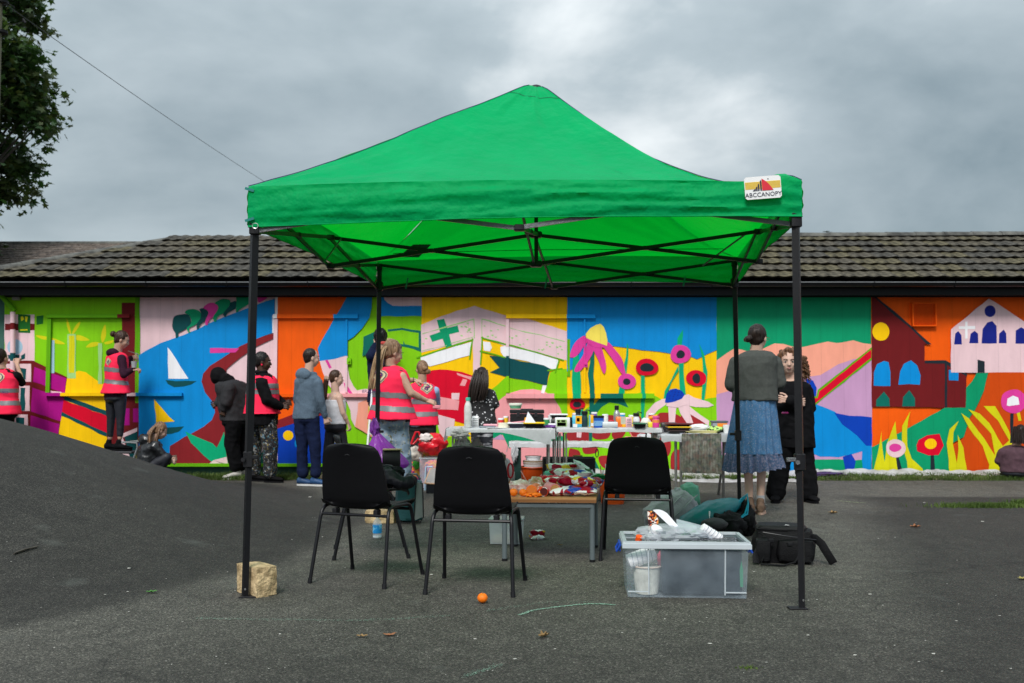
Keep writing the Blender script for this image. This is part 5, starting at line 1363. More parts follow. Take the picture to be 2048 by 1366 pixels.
def splat(name, base, cols, dens=.62, sc_=26, soft=.05):
    m = mat(name, base, rough=.85, var=.3, vs=14, bump=.25, bs=200)
    t = m.node_tree; nd = t.nodes; ln = t.links.new; b = nd['Principled BSDF']; src = b.inputs['Base Color'].links[0].from_socket
    tc = nd.new('ShaderNodeTexCoord')
    for i, c in enumerate(cols):
        mpn = nd.new('ShaderNodeMapping'); mpn.inputs['Location'].default_value = (i * 3.1, i * 1.7, i); ln(tc.outputs['Object'], mpn.inputs[0])
        n = nd.new('ShaderNodeTexNoise'); n.inputs['Scale'].default_value = sc_ * (1 + .3 * i); n.inputs['Detail'].default_value = 5; ln(mpn.outputs[0], n.inputs['Vector'])
        r_ = nd.new('ShaderNodeMapRange'); r_.inputs[1].default_value = dens; r_.inputs[2].default_value = dens + soft; ln(n.outputs[0], r_.inputs[0])
        mx_ = nd.new('ShaderNodeMix'); mx_.data_type = 'RGBA'; mx_.inputs[7].default_value = tuple(c) + (1,)
        ln(r_.outputs[0], mx_.inputs[0]); ln(src, mx_.inputs[6]); src = mx_.outputs[2]
    ln(src, b.inputs['Base Color']); return m
SPL = splat('paint_splashed_trousers', (.011, .011, .014), [(.35, .35, .33), (.05, .18, .25), (.20, .15, .04), (.25, .25, .27)], .60, 24)
def hood(mb, S_, H_, ax, f, rv, h):
    c = S_ + ax * .035 - f * .085
    mb.ell(c, (.115, .065, .075), 16, Matrix((rv, f, V((0, 0, 1)))).transposed()); mb.ell(c - ax * .06 - f * .01, (.07, .04, .07), 12, Matrix((rv, f, V((0, 0, 1)))).transposed())
    for s_ in (-1, 1): capsule(mb, c + rv * s_ * .08, S_ + f * .06 + rv * s_ * .04 + ax * .04, .035, .03)

# 1 painter at the far left
t1, h, *_ = person('person in a pink hi-vis vest reaching up to the wall at the far left edge', 12.75, (2, 716, 0, 15, -8), (4, 745), (4, 822), [
    dict(p=((-30, 752), (-40, 790, .1), (-25, 775, .3)), side=-1), dict(p=((33, 752), (44, 766, .08), (34, 728, .30)), hd=(-.05, .3, 1), curl=.9)],
    [dict(p=((-10, 828), (-12, 880), (-12, 940))), dict(p=((14, 828), (16, 880), (16, 940)))], LIGHTSK, phi=5, seed=11, face=False, wid=(.19, .17, .19),
    top=dict(m=BLACKC, sleeve=.55, name='tshirt'), bottom=dict(m=BLACKC), vest=dict(bands=(781, 806), hem=-.04, logo=(3, 756, .105), flare=.02), shoes=[(BLACKC, BLACKC)] * 2)
hair_cap(h, DARKH, t1, extra=lambda mb: h.ell(mb, 0, -.10, .03, .035, .03, .035))
# 2 woman on the step stool
def st_hood(mb, S_, H_, ax, f, rv, h):
    c = S_ + ax * .04 - f * .06
    mb.ell(c, (.10, .075, .06), 14, Matrix((rv, f, V((0, 0, 1)))).transposed())
t2, h, *_ = person('woman in pink vest and black leggings standing on a step stool with a paint cup', 12.75, (244, 680, 0, 72, 18, 1.0), (234, 712), (231, 790), [
    dict(p=((243, 718, -.12), (248, 749, -.18), (264, 740, -.12)), hd=(1, .1, .15), hn=(0, -.4, 1), curl=.55), dict(p=((228, 716, .15), (250, 735, .28), (262, 716, .3)), hd=(1, .1, .2), curl=.8, side=-1)],
    [dict(p=((224, 800, .05), (222, 838, .05), (220, 876, .05)), gz=.36, toe=(1, -.2)), dict(p=((240, 800, -.05), (241, 838, -.05), (240, 876, -.05)), gz=.36, toe=(1, -.1))], LIGHTSK, k=.95, phi=45, seed=12,
    wid=(.165, .15, .175), top=dict(m=MAR, extra=st_hood, name='hoodie'), bottom=dict(m=LEGG, r=(.085, .056, .042), len=.85, fold=.003, name='leggings'), vest=dict(bands=(740, 764), hem=.02, logo=(224, 724, .050), flare=.035, slope=-.10), shoes=[(BLACKC, BLACKC)] * 2)
hair_cap(h, BROWNH, t2, extra=lambda mb: h.ell(mb, 0, -.135, .04, .042, .038, .042))
stz = .36
ST = mat('aluminium', (.45, .46, .47), rough=.35, metal=.8, var=.1)
st = thing('step_stool', 'grey metal step stool under the woman in leggings', 'stool', P(236, 900, 12.8) * V((1, 1, 0)))
sc0 = V((P(236, 890, 12.75).x, 12.75, 0))
part('step', MB().rbox(sc0 + V((.02, 0, stz - .02)), (.40, .26, .03), .01), mat('stool_tread', (.05, .05, .055), rough=.8), st)
for yy in (-.14, .14):
    part('leg_frame', MB().tube([sc0 + V((-.24, yy, 0)), sc0 + V((-.17, yy, stz - .02)), sc0 + V((-.15, yy, stz - .01))], .012, 8), ST, st)
    part('leg_frame', MB().tube([sc0 + V((.16, yy, 0)), sc0 + V((.30, yy, .40)), sc0 + V((.29, yy, .46)), sc0 + V((.20, yy, .47)), sc0 + V((.10, yy, .47))], .012, 8), ST, st)
cup = P(268, 729, 12.62); mbc = MB().lathe(cup - V((0, 0, .04)), [(.028, 0), (.036, .08), (.033, .08), (.026, .006)], 14)
single('paint_cup', mbc, mat('clear_cup', (.35, .36, .38), rough=.3), 'small grey paint cup in the hand of the woman on the step stool', 'cup')
single('paint_brush', MB().cyl(P(256, 702, 12.95), P(272, 707, 13.1), .004, .005, 6).cyl(P(272, 707, 13.1), P(280, 710, 13.17), .009, .004, 8), mat('brush_handle', (.45, .42, .36), rough=.5), 'thin paint brush held against the wall by the woman on the stool', 'brush')
# 3 crouching girl
PUFF = mat('black_puffer', (.009, .010, .012), rough=.32, var=.2, vs=20, spec=.6)
def puffh(mb, S_, H_, ax, f, rv, h):
    c = S_ + ax * .05 - f * .08; mb.ell(c, (.12, .08, .08), 14, Matrix((rv, f, V((0, 0, 1)))).transposed())
t3, h, S3, H3, ax3, f3, rv3 = person('fair-haired girl in black puffer jacket crouching by the wall behind the tarmac mound', 12.55, (321, 862, 0, 62, 25, .98), (302, 888), (292, 934), [
    dict(p=((310, 892, -.12), (326, 912, -.10), (338, 922, .05)), hd=(1, .3, -.1), curl=.6), dict(p=((296, 892, .14), (318, 915, .25), (340, 915, .28)), side=-1, hd=(1, .4, 0), curl=.6)],
    [dict(p=((296, 938, -.1), (334, 915, -.12), (318, 944, -.1)), toe=(1, .3)), dict(p=((292, 938, .1), (332, 915, .12), (316, 944, .12)), toe=(1, .3))], PALESK, k=.9, phi=58, seed=13, wid=(.19, .18, .19), dep=(.12, .13, .14), base=V((P(300, 940, 12.55).x, 12.55, 0)),
    top=dict(m=PUFF, g=.03, r=(.075, .068, .052), extra=puffh, fold=.012, fs=12, name='puffer_jacket'), bottom=dict(m=LEGG, r=(.085, .066, .05)), shoes=[(BLACKC, BLACKC)] * 2)
hair_cap(h, LBROWN, t3)
strands([[h.p(x, -.09 - .02 * abs(x) * 10, .03), h.p(x * 1.2, -.12, -.05), h.p(x * 1.3, -.11, -.13), h.p(x * 1.2 + .02, -.08, -.21)] for x in (-.06, -.03, 0, .03, .06)] + [[h.p(.07, -.03, .03), h.p(.085, -.02, -.06), h.p(.08, .0, -.16), h.p(.08, .01, -.24)]], LBROWN, t3, .0062, .011, 16, 3)
# 4 hooded person looking down
GREYJ = mat('charcoal_jacket', (.028, .028, .031), rough=.8, var=.15, vs=30, bump=.3, bs=160, spec=.15)
t4, h, *_ = person('person in charcoal jacket with black hood bending over, behind the left canopy leg', 12.75, (438, 756, 0, -75, 48), (462, 768), (474, 838), [
    dict(p=((458, 776, -.2), (452, 806, -.22), (448, 818, -.2)), hd=(-.3, 0, -1), curl=.7), dict(p=((462, 772, .2), (442, 800, .2), (436, 806, .1)), side=-1, hd=(-.8, -.1, -.4), curl=.8)],
    [dict(p=((468, 842, -.1), (464, 888, -.08), (472, 934, -.05)), toe=(-.6, -.6)), dict(p=((484, 842, .1), (485, 888, .1), (484, 934, .1)), toe=(-.6, -.5))], DEEPSK, k=1.02, phi=-60, seed=14, face=False, wid=(.20, .19, .19), dep=(.13, .14, .14),
    top=dict(m=GREYJ, g=.028, hem=-.02, r=(.078, .068, .05), fold=.012), bottom=dict(m=BLACKC, r=(.105, .09, .08), fold=.012), shoes=[(mat('pale_trainer', (.45, .43, .40), rough=.7), SOLE)] * 2)
mb = MB(); h.ell(mb, 0, -.015, .02, .098, .11, .115); h.ell(mb, 0, -.05, -.07, .085, .08, .07); capsule(mb, h.p(0, -.04, -.08), P(458, 764, 12.75), .085, .09)
r_ = remesh(mb, .009, 3); displace(r_, folds(.008, 12, 4)); part('hood', r_, BLACKC, t4, angle=80)
# 5 woman with paint-splashed trousers
t5, h, *_ = person('person in pink hi-vis vest, black jacket and paint-splashed trousers, facing right', 12.3, (526, 724, 0, 82, 2, 1.02), (526, 757), (524, 836), [
    dict(p=((524, 768, -.19), (534, 800, -.22), (562, 814, -.12)), hd=(1, .2, .1), curl=.6), dict(p=((532, 766, .19), (550, 796, .2), (566, 806, .08)), side=-1, hd=(1, -.2, .1), curl=.6)],
    [dict(p=((534, 842, -.08), (541, 892, -.08), (540, 946, -.05)), toe=(1, -.15)), dict(p=((514, 842, .10), (508, 892, .10), (508, 944, .12)), toe=(1, -.2))], DEEPSK, k=1.0, phi=80, seed=15, wid=(.20, .20, .21), dep=(.15, .17, .17), facekw=dict(lip=(.10, .03, .03), brow=(.005, .004, .004)),
    top=dict(m=BLACKC, g=.022, r=(.075, .068, .05), hem=-.08, up=1.35, fold=.010), bottom=dict(m=SPL, r=(.11, .092, .08), fold=.014, len=.98), vest=dict(bands=(784, 772), hem=.06, g=.030, shw=.92, flare=.03), shoes=[(BLACKC, BLACKC)] * 2, neck_r=.058)
hair_cap(h, BLACKH, t5, low=-.05)
mb = MB(); h.ell(mb, .088, -.004, -.035, .008, .010, .012, 8); part('earring', mb, PINKV, t5)
mb = MB(); h.ell(mb, 0, -.02, -.125, .078, .085, .035); r_ = remesh(mb, .008, 2); displace(r_, folds(.008, 20, 2)); part('scarf', r_, BLACKC, t5, angle=80)
# 6 boy
HOODY = mat('blue_grey_hoodie', (.095, .135, .18), rough=.95, var=.12, vs=60, bump=.4, bs=260, spec=.15)
t6, h, *_ = person('boy in blue-grey hoodie and navy joggers standing with his back to the yard', 11.85, (623, 716, 0, 62, 2, 1.0), (617, 755), (612, 832), [
    dict(p=((598, 765, -.05), (594, 800, .0), (600, 820, .2)), side=-1), dict(p=((636, 766, -.08), (642, 802, -.08), (650, 834, -.02)), hd=(.35, .1, -1), curl=.55, hn=(.3, -1, 0))],
    [dict(p=((603, 838, .0), (604, 892, .0), (606, 950, .0)), toe=(1, -.15)), dict(p=((624, 838, -.03), (630, 892, -.05), (632, 950, -.05)), toe=(1, -.2))], PALESK, k=.95, phi=35, seed=16, wid=(.160, .150, .155), dep=(.10, .105, .11),
    top=dict(m=HOODY, g=.022, extra=hood, hem=-.035, r=(.060, .052, .042), fold=.009), bottom=dict(m=NAVYC, r=(.090, .072, .060), cuff=True, fold=.010), shoes=[(mat('blue_trainer', (.01, .05, .14), rough=.6, var=.3), SOLE)] * 2)
hair_cap(h, DARKH, t6, low=-.04, thick=.97, noise_=.002)
# 7 girl
CAMI = mat('white_camisole', (.55, .55, .58), rough=.85, var=.08, vs=30, bump=.3, bs=120)
t7, h, S7, *_ = person('small girl in white camisole and black leggings with a long ponytail', 12.35, (673, 757, 0, 80, 4, .98), (671, 791), (671, 848), [
    dict(p=((678, 796, -.11), (686, 826, -.12), (697, 848, -.06)), hd=(.3, .1, -1), curl=.6, hn=(1, -.3, 0)), dict(p=((664, 795, .13), (664, 826, .18), (676, 846, .2)), side=-1)],
    [dict(p=((664, 856, .03), (656, 898, .0), (651, 938, .0)), toe=(.9, -.4)), dict(p=((678, 856, -.02), (688, 895, .0), (694, 935, .05)), toe=(1, -.2))], PALESK, k=.88, phi=62, seed=17, wid=(.16, .155, .175), dep=(.12, .125, .14),
    bottom=dict(m=LEGG, r=(.092, .066, .045), len=.9, fold=.003, name='leggings', waist=.3), shoes=[(mat('beige_trainer', (.38, .30, .20), rough=.8), SOLE)] * 2)
f7, r7 = dirs(62); ax7 = V((0, 0, 1))
mb = MB(); H7 = P(671, 848, 12.35); S7_ = P(671, 791, 12.35)
loft(mb, [(S7_ - ax7 * .055, .130, .118, r7, f7), (S7_ - ax7 * .13, .146, .128, r7, f7), (S7_ - ax7 * .22, .146, .125, r7, f7), (H7 + ax7 * .05, .158, .135, r7, f7), (H7 - ax7 * .0, .166, .142, r7, f7)])
r_ = remesh(mb, .008, 2); displace(r_, folds(.006, 10, 3)); cm = part('camisole', r_, CAMI, t7, angle=80)
for s_ in (-1, 1): part('strap', MB().tube([S7_ - ax7 * .06 - f7 * .11 + r7 * s_ * .06, S7_ + ax7 * .025 - f7 * .03 + r7 * s_ * .08, S7_ - ax7 * .05 + f7 * .11 + r7 * s_ * .07], .004, 5), CAMI, cm)
hair_cap(h, BROWNH, t7, low=-.04, thick=.98, noise_=.003)
pb = h.p(0, -.135, -.01)
mb = MB(); mb.ell(pb, (.035, .03, .03), 12); r_ = remesh(mb, .006, 1); displace(r_, folds(.01, 40, 2)); part('scrunchie', r_, mat('scrunchie', (.35, .24, .18), rough=.8, var=.4, vs=60), t7)
strands([[h.p(0, -.10, .0), pb + V((0, 0, .01)), pb + V((-.02, 0, -.10)), pb + V((-.03, -.01, -.24)), pb + V((-.03, -.02, -.36))]], BROWNH, t7, .013, .015, 16, 5)
# 8 woman with long blonde hair, pointing
JEAN = splat('light_jeans', (.20, .27, .36), [(.40, .42, .42), (.10, .10, .06), (.40, .38, .30)], .60, 20)
t8, h, S8, H8, *_ = person('woman with long blonde hair, pink hi-vis vest and pale jeans, pointing to the right', 9.95, (786, 706, 0, 62, 14, 1.03), (780, 741), (785, 838), [
    dict(p=((804, 753, -.10), (822, 787, -.12), (853, 801, .0)), hd=(1, .15, -.30), curl=.45, hn=(0, -.5, .8)), dict(p=((778, 750, .18), (805, 762, .38), (828, 760, .42)), side=-1, hd=(1, .1, -.25), point=True, hn=(0, -.4, 1))],
    [dict(p=((775, 850, .02), (768, 912, .0), (765, 985, .0)), toe=(.6, .7)), dict(p=((797, 850, .0), (806, 912, .0), (809, 985, .05)), toe=(.8, .6))], LIGHTSK, k=1.0, phi=32, seed=18, wid=(.175, .165, .18), dep=(.11, .115, .13),
    top=dict(m=mat('dark_vest_top', (.02, .018, .02), rough=.9), sleeve=0.0, g=.006, name='tank_top'), bottom=dict(m=JEAN, r=(.105, .085, .078), fold=.012, name='jeans'), vest=dict(bands=(790, 817), hem=.0, g=.036, shw=.80, flare=.045, logo=(762, 752, .088), slope=-.06), shoes=[(BLACKC, SOLE)] * 2)
hair_cap(h, LBROWN, t8, thick=1.03, noise_=.007)
strands([[h.p(x, -.085, .06 - abs(x) * .4), h.p(x * 1.1, -.118, .0), h.p(x * 1.1, -.125, -.10), h.p(x * 1.1 - .01, -.115, -.22), h.p(x * 1.1 - .02, -.10, -.38)] for x in (-.075, -.055, -.035, -.01, .015, .04)], BLONDH, t8, .0072, .012, 18, 8)
part('hair_clip', MB().rbox(h.p(-.04, -.10, .075), (.06, .03, .03), .01), mat('clip_red', (.5, .05, .04), rough=.4), t8)
part('bracelet', MB().tube([P(827, 760, 10.35) + V((0, cos(a_) * .03, sin(a_) * .03)) for a_ in [i * .7 for i in range(10)]], .003, 5), BK, t8)
single('paint_scraper', MB().rbox(P(873, 814, 9.95), (.075, .03, .035), .01), mat('pink_sponge', (.75, .25, .30), rough=.8), 'small pink sponge in the outstretched hand of the blonde woman', 'sponge')
# 9 person with bun, seen from behind
t9, h, *_ = person('person with light brown bun and pink hi-vis vest seen from behind, facing the red tomato', 12.1, (844, 740, 0, -18, 10, .98), (844, 772), (844, 850), [
    dict(p=((817, 782, .0), (812, 805, .12), (818, 790, .35)), side=-1), dict(p=((870, 782, .0), (874, 808, .12), (868, 790, .35)))],
    [dict(p=((833, 858), (832, 905), (832, 955)), toe=(-.1, 1)), dict(p=((857, 858), (857, 905), (857, 955)), toe=(.1, 1))], LIGHTSK, k=.93, phi=-5, seed=19, face=False, wid=(.17, .165, .175),
    top=dict(m=mat('pale_blue_shirt', (.28, .40, .62), rough=.85), g=.010, name='shirt'), bottom=dict(m=splat('dark_splashed_trousers', (.010, .010, .012), [(.05, .12, .12)], .66, 20), r=(.10, .082, .075), fold=.010), vest=dict(bands=(803, 828), hem=.0, g=.034, shw=.90, flare=.02, logo=(856, 775, .080)), shoes=[(BLACKC, BLACKC)] * 2)
hair_cap(h, LBROWN, t9, extra=lambda mb: (h.ell(mb, .055, -.095, -.04, .036, .032, .036), h.ell(mb, .02, -.105, .0, .035, .03, .032)))
part('glasses', MB().tube([h.p(-.078, .0, .005), h.p(-.074, .09, .004), h.p(0, .105, .0)], .002, 5), BK, t9)
# 10 girl in dotted blouse
def dotted(name, base, dot, sc_, r0):
    m = mat(name, base, rough=.85, var=.2, vs=20, bump=.2, bs=150); t = m.node_tree; nd = t.nodes; ln = t.links.new; b = nd['Principled BSDF']; src = b.inputs['Base Color'].links[0].from_socket
    tc = nd.new('ShaderNodeTexCoord'); v = nd.new('ShaderNodeTexVoronoi'); v.inputs['Scale'].default_value = sc_; ln(tc.outputs['Object'], v.inputs['Vector'])
    c = nd.new('ShaderNodeMath'); c.operation = 'LESS_THAN'; c.inputs[1].default_value = r0; ln(v.outputs['Distance'], c.inputs[0])
    mx_ = nd.new('ShaderNodeMix'); mx_.data_type = 'RGBA'; mx_.inputs[7].default_value = tuple(dot) + (1,); ln(c.outputs[0], mx_.inputs[0]); ln(src, mx_.inputs[6]); ln(mx_.outputs[2], b.inputs['Base Color']); return m
DOTS = dotted('black_dotted_blouse', (.010, .010, .012), (.6, .6, .62), 26, .26)
TIE = mat('tie_dye_leggings', (.012, .014, .022), rough=.8, var=.1, vs=3.0, rgb2=(.55, .56, .60), thr=(.52, .66), stretch=(1.2, 1.2, 7.0))
t10, h, *_ = person('girl with long dark hair, black dotted blouse and tie-dye leggings, back to the yard', 12.2, (964, 752, 0, 12, 8, .98), (964, 782), (963, 844), [
    dict(p=((947, 788), (943, 812, -.02), (950, 815, .2)), side=-1), dict(p=((982, 788), (990, 808, -.02), (980, 812, .2)))],
    [dict(p=((953, 850), (952, 895), (951, 940)), toe=(-.1, 1)), dict(p=((974, 850), (976, 895), (977, 940)), toe=(.1, 1))], LIGHTSK, k=.88, phi=5, seed=20, face=False, wid=(.165, .16, .165),
    top=dict(m=DOTS, g=.022, hem=-.04, flare=.035, r=(.068, .062, .05), fold=.009, name='blouse'), bottom=dict(m=TIE, r=(.085, .066, .055), fold=.005, name='leggings'), shoes=[(BLACKC, SOLE)] * 2)
hair_cap(h, DARKH, t10, thick=1.0)
strands([[h.p(x, -.07, .07), h.p(x * 1.3, -.115, -.03), h.p(x * 1.5 - .01, -.13, -.15), h.p(x * 1.5 - .03, -.12, -.27), h.p(x * 1.3 - .05, -.11, -.36)] for x in (-.08, -.055, -.03, 0, .03, .055, .08)], DARKH, t10, .0085, .012, 16, 4)
# 11 woman in blue skirt
SWEAT = mat('grey_green_sweatshirt', (.068, .073, .068), rough=.95, var=.1, vs=50, bump=.35, bs=240, spec=.15)
SKIRT = dotted('blue_flecked_skirt', (.045, .135, .27), (.46, .40, .42), 95, .20)
t11, h, S11, H11, ax11, f11, r11 = person('woman in grey sweatshirt and blue flecked skirt, arms folded, back to the yard', 9.14, (1516, 676, 0, 38, 4, 1.0), (1512, 712), (1510, 808), [
    dict(p=((1474, 726, .02), (1463, 768, .03), (1484, 775, .22)), side=-1, hd=(1, .4, .1)), dict(p=((1549, 726, .02), (1558, 766, .03), (1530, 775, .22)), hd=(-1, .4, .1))],
    [dict(p=((1494, 830), (1495, 908), (1499, 997, -.02)), toe=(.15, 1)), dict(p=((1527, 830), (1524, 908), (1521, 1000, -.04)), toe=(.3, 1))], PALESK, k=1.0, phi=8, seed=21, wid=(.175, .165, .18), dep=(.105, .11, .125),
    top=dict(m=SWEAT, g=.030, hem=.03, r=(.072, .068, .05), fold=.010, name='sweatshirt'), vox=.008)
hair_cap(h, DARKH, t11, low=-.05, extra=lambda mb: (h.ell(mb, -.045, -.105, -.02, .040, .035, .032), h.ell(mb, -.085, -.085, -.025, .020, .022, .020)))
part('choker', MB().tube([S11 + ax11 * .072 + V((cos(a_ / 12 * 2 * pi) * .054, sin(a_ / 12 * 2 * pi) * .054, 0)) for a_ in range(13)], .006, 6), BK, t11)
for s_ in (-1, 1):
    part('glasses', MB().tube([h.p(s_ * .076, -.01, .006), h.p(s_ * .074, .085, .008), h.p(s_ * .055, .10, .012), h.p(s_ * .018, .103, .012), h.p(s_ * .016, .104, -.012), h.p(s_ * .055, .10, -.014), h.p(s_ * .074, .085, .004)], .0018, 5), mat('gold_frame', (.45, .30, .12), rough=.3, metal=.8), t11)
mb = MB(); hw0 = P(1510, 790, 9.14)
def skirt_pt(u, v):
    a = 2 * pi * u; z0, z1 = P(1510, 790, 9.14).z, P(1510, 906, 9.14).z
    z = z0 + (z1 - z0) * v; e = v ** .8
    rx = .170 + .070 * e; ry = .135 + .075 * e
    pl = (.004 + .012 * v) * sin(a * 17 + 2 * mn.noise(V((cos(a) * 2, sin(a) * 2, v)))) + .012 * v * mn.noise(V((cos(a) * 4, sin(a) * 4, v * 2)))
    return V((hw0.x - .02 * v + cos(a) * (rx + pl), 9.14 + sin(a) * (ry + pl), z))
mb.grid(skirt_pt, 120, 28, True)
def ruf_pt(u, v):
    a = 2 * pi * u; z1 = P(1510, 906, 9.14).z; L__ = (.14 + .03 * cos(a * 1.0 + 2.4))
    pl = (.008 + .022 * v) * sin(a * 22 + 3 * mn.noise(V((cos(a) * 2, sin(a) * 2, 5))))
    return V((hw0.x - .02 + cos(a) * (.240 + .02 * v + pl), 9.14 + sin(a) * (.210 + .02 * v + pl), z1 + .004 - L__ * v + .006 * sin(a * 22 + 1)))
sk_ = part('skirt', mb, SKIRT, t11, angle=70)
mb = MB(); mb.grid(ruf_pt, 150, 10, True); part('ruffle', mb, mat('skirt_ruffle', (.075, .15, .29), rough=.85, var=.3, vs=70, rgb2=(.25, .22, .30), thr=(.45, .75), transl=(.3, (.1, .2, .35))), sk_, angle=70)
BRS = mat('brown_trainer', (.14, .08, .05), rough=.7, var=.3, vs=30); PSO = mat('peach_sole', (.50, .32, .24), rough=.6)
leg_e = [P(1499, 1003, 9.12), P(1521, 1006, 9.10)]
for q, td in zip(leg_e, ((-.05, 1), (.25, 1))): shoe('trainer', (q.x, q.y, 0), td, BRS, t11, PSO, 1.02)
part('sock', MB().cyl(leg_e[1] + V((0, 0, .0)) * 1, V((leg_e[1].x, leg_e[1].y, .17)), .040, .038, 12), mat('grey_sock', (.4, .4, .42), rough=.9), t11)
# 12 woman in black with curly hair
t12, h, S12, H12, ax12, f12, r12 = person('woman in black with curly auburn hair, arms folded, facing the camera', 10.1, (1577, 724, -.04, 192, 2, 1.06), (1584, 768), (1588, 862), [
    dict(p=((1558, 782, .0), (1556, 815, -.02), (1590, 806, -.20)), side=1, hd=(1, -.05, .1), curl=.5, hn=(0, -1, 0)), dict(p=((1612, 782, .0), (1618, 816, -.02), (1578, 800, -.22)), side=-1, hd=(-1, -.05, .1), curl=.5, hn=(0, -1, 0))],
    [dict(p=((1574, 872), (1562, 925), (1552, 984, .0)), toe=(-.35, -1)), dict(p=((1602, 872), (1609, 925), (1616, 984, .0)), toe=(.25, -1))], PALESK, k=1.03, phi=188, seed=22, wid=(.19, .18, .185), dep=(.13, .145, .145), facekw=dict(brow=(.08, .045, .03), iris=(.03, .05, .05), lip=(.34, .13, .12)),
    top=dict(m=BLACKC, g=.012, hem=-.16, r=(.070, .066, .055), fold=.012, name='coat', flare=.0, up=.3), bottom=dict(m=BLACKC, r=(.11, .095, .098), len=1.0, fold=.012), shoes=[(BLACKC, BLACKC)] * 2, neck_r=.056)
cr_ = random.Random(6)
def curls(mb):
    for k in range(150):
        a = cr_.uniform(0, 2 * pi); z = cr_.uniform(-.19, .12)
        if z > -.02: x, y = cos(a) * .083 * sqrt(max(.05, 1 - ((z - .02) / .12) ** 2)) * 1.05, -.02 + sin(a) * .092 * sqrt(max(.05, 1 - ((z - .02) / .12) ** 2))
        else: x, y = cos(a) * (.088 + .03 * cr_.random()), -.045 + sin(a) * .055
        if y > .02 and z < .075: continue
        h.ell(mb, x, y, z, .020, .020, .024, 8)
    for s_ in (-1, 1):
        for k in range(26): h.ell(mb, s_ * cr_.uniform(.070, .13 if s_ < 0 else .095), cr_.uniform(-.03, .035), cr_.uniform(-.18, .03), .017, .017, .022, 8)
hair_cap(h, AUB, t12, extra=curls, vox=.006, noise_=.006, fringe=.058)
rr2 = random.Random(8); mb = MB()
for k in range(150):
    s_ = rr2.choice((-1, -1, -1, 1)); x0 = s_ * rr2.uniform(.07, .16 if s_ < 0 else .10); y0 = rr2.uniform(-.07, .03); z0 = rr2.uniform(.0, .06); L__ = rr2.uniform(.08, .22); ph = rr2.uniform(0, 6)
    mb.tube([h.p(x0 + cos(ph + i * 1.5) * .010 + s_ * .010 * i / 4, y0 + sin(ph + i * 1.5) * .010, z0 - L__ * i / 12) for i in range(13)], .0042, 5)
part('curls', mb, AUB, t12, kind='stuff')
part('folded_sunglasses', MB().rbox(P(1570, 826, 9.86), (.07, .03, .022), .01), mat('purple_lens', (.04, .008, .07), rough=.15, rgb2=(.16, .01, .06), var=.3, vs=20), t12)
# 13 man behind, on a ladder
t13, h, *_ = person('dark-haired man in navy top half hidden behind the blonde woman, painting the banner', 12.9, (762, 676, 0, 12, -4, 1.0), (763, 708), (764, 800), [
    dict(p=((744, 716), (741, 712, -.12), (752, 690, .28)), side=-1, hd=(0, .4, 1)), dict(p=((782, 716), (788, 712, -.1), (780, 690, .28)), hd=(0, .4, 1))],
    [dict(p=((755, 805), (755, 850), (755, 900)), gz=.32, toe=(0, 1)), dict(p=((773, 805), (773, 850), (773, 900)), gz=.32, toe=(0, 1))], LIGHTSK, k=1.0, phi=0, seed=23, face=False,
    top=dict(m=NAVYC, g=.02, r=(.068, .062, .05), name='sweatshirt'), bottom=dict(m=BLACKC), shoes=[(BLACKC, BLACKC)] * 2, base=V((P(764, 800, 12.9).x, 12.9, 0)))
hair_cap(h, BLACKH, t13, thick=1.05, noise_=.009, low=-.05)
ld = thing('step_ladder', 'white step ladder standing against the wall behind the blonde woman', 'ladder', P(765, 950, 12.8) * V((1, 1, 0)))
WHP = mat('white_paint_metal', (.62, .62, .64), rough=.45, var=.08)
lc = V((P(768, 900, 12.6).x, 12.75, 0))
rl_ = []
for s_ in (-1, 1):
    part('rail', MB().bar(lc + V((s_ * .20, -.42, 0)), lc + V((s_ * .16, -.05, 1.15)), .022, .045), WHP, ld, smooth=False)
    part('rear_leg', MB().bar(lc + V((s_ * .20, .35, 0)), lc + V((s_ * .16, .0, 1.13)), .02, .03), WHP, ld, smooth=False)
for k in range(4):
    z = .30 * (k + 1) - .02; y = -.42 + .37 * z / 1.15
    part('rung', MB().rbox(lc + V((0, y + .03, z)), (.37, .09, .025), .005), WHP, ld)
for x0, x1 in ((737, 752), (860, 858)):
    pass
pl_ = single('extension_pole', MB().cyl(P(738, 960, 12.4), P(753, 790, 12.9), .013, n=8), WHP, 'thin white pole leaning on the wall at the left of the blonde woman', 'pole')
pl2 = single('extension_pole', MB().cyl(P(857, 957, 11.7), P(860, 845, 12.2), .010, n=8), mat('dull_aluminium', (.35, .36, .36), rough=.4, metal=.6), 'thin grey pole standing upright just left of the person with the bun', 'pole')
# 14 crouching at the right edge
MAUVE = mat('mauve_jacket', (.075, .035, .048), rough=.9, var=.2, vs=30, bump=.3, bs=180)
t14, h, *_ = person('long-haired child in mauve jacket crouching at the wall at the far right edge', 12.7, (2042, 866, 0, 25, 30, .95), (2030, 897), (2030, 940), [
    dict(p=((2006, 905), (1998, 922, .05), (2012, 935, .2)), side=-1, hd=(.5, .5, -.5)), dict(p=((2052, 905), (2062, 922, .05), (2058, 925, .3)))],
    [dict(p=((2020, 944, 0), (2010, 922, .3), (2012, 944, .25)), toe=(0, 1)), dict(p=((2042, 944, 0), (2050, 922, .3), (2050, 944, .25)), toe=(0, 1))], LIGHTSK, k=.85, phi=15, seed=24, face=False, wid=(.18, .18, .19), dep=(.13, .14, .14), base=V((P(2030, 940, 12.7).x, 12.7, 0)),
    top=dict(m=MAUVE, g=.025, r=(.072, .066, .05), fold=.011), bottom=dict(m=LEGG, r=(.088, .07, .055)), shoes=[(BLACKC, SOLE)] * 2)
hair_cap(h, DARKH, t14, thick=1.02)
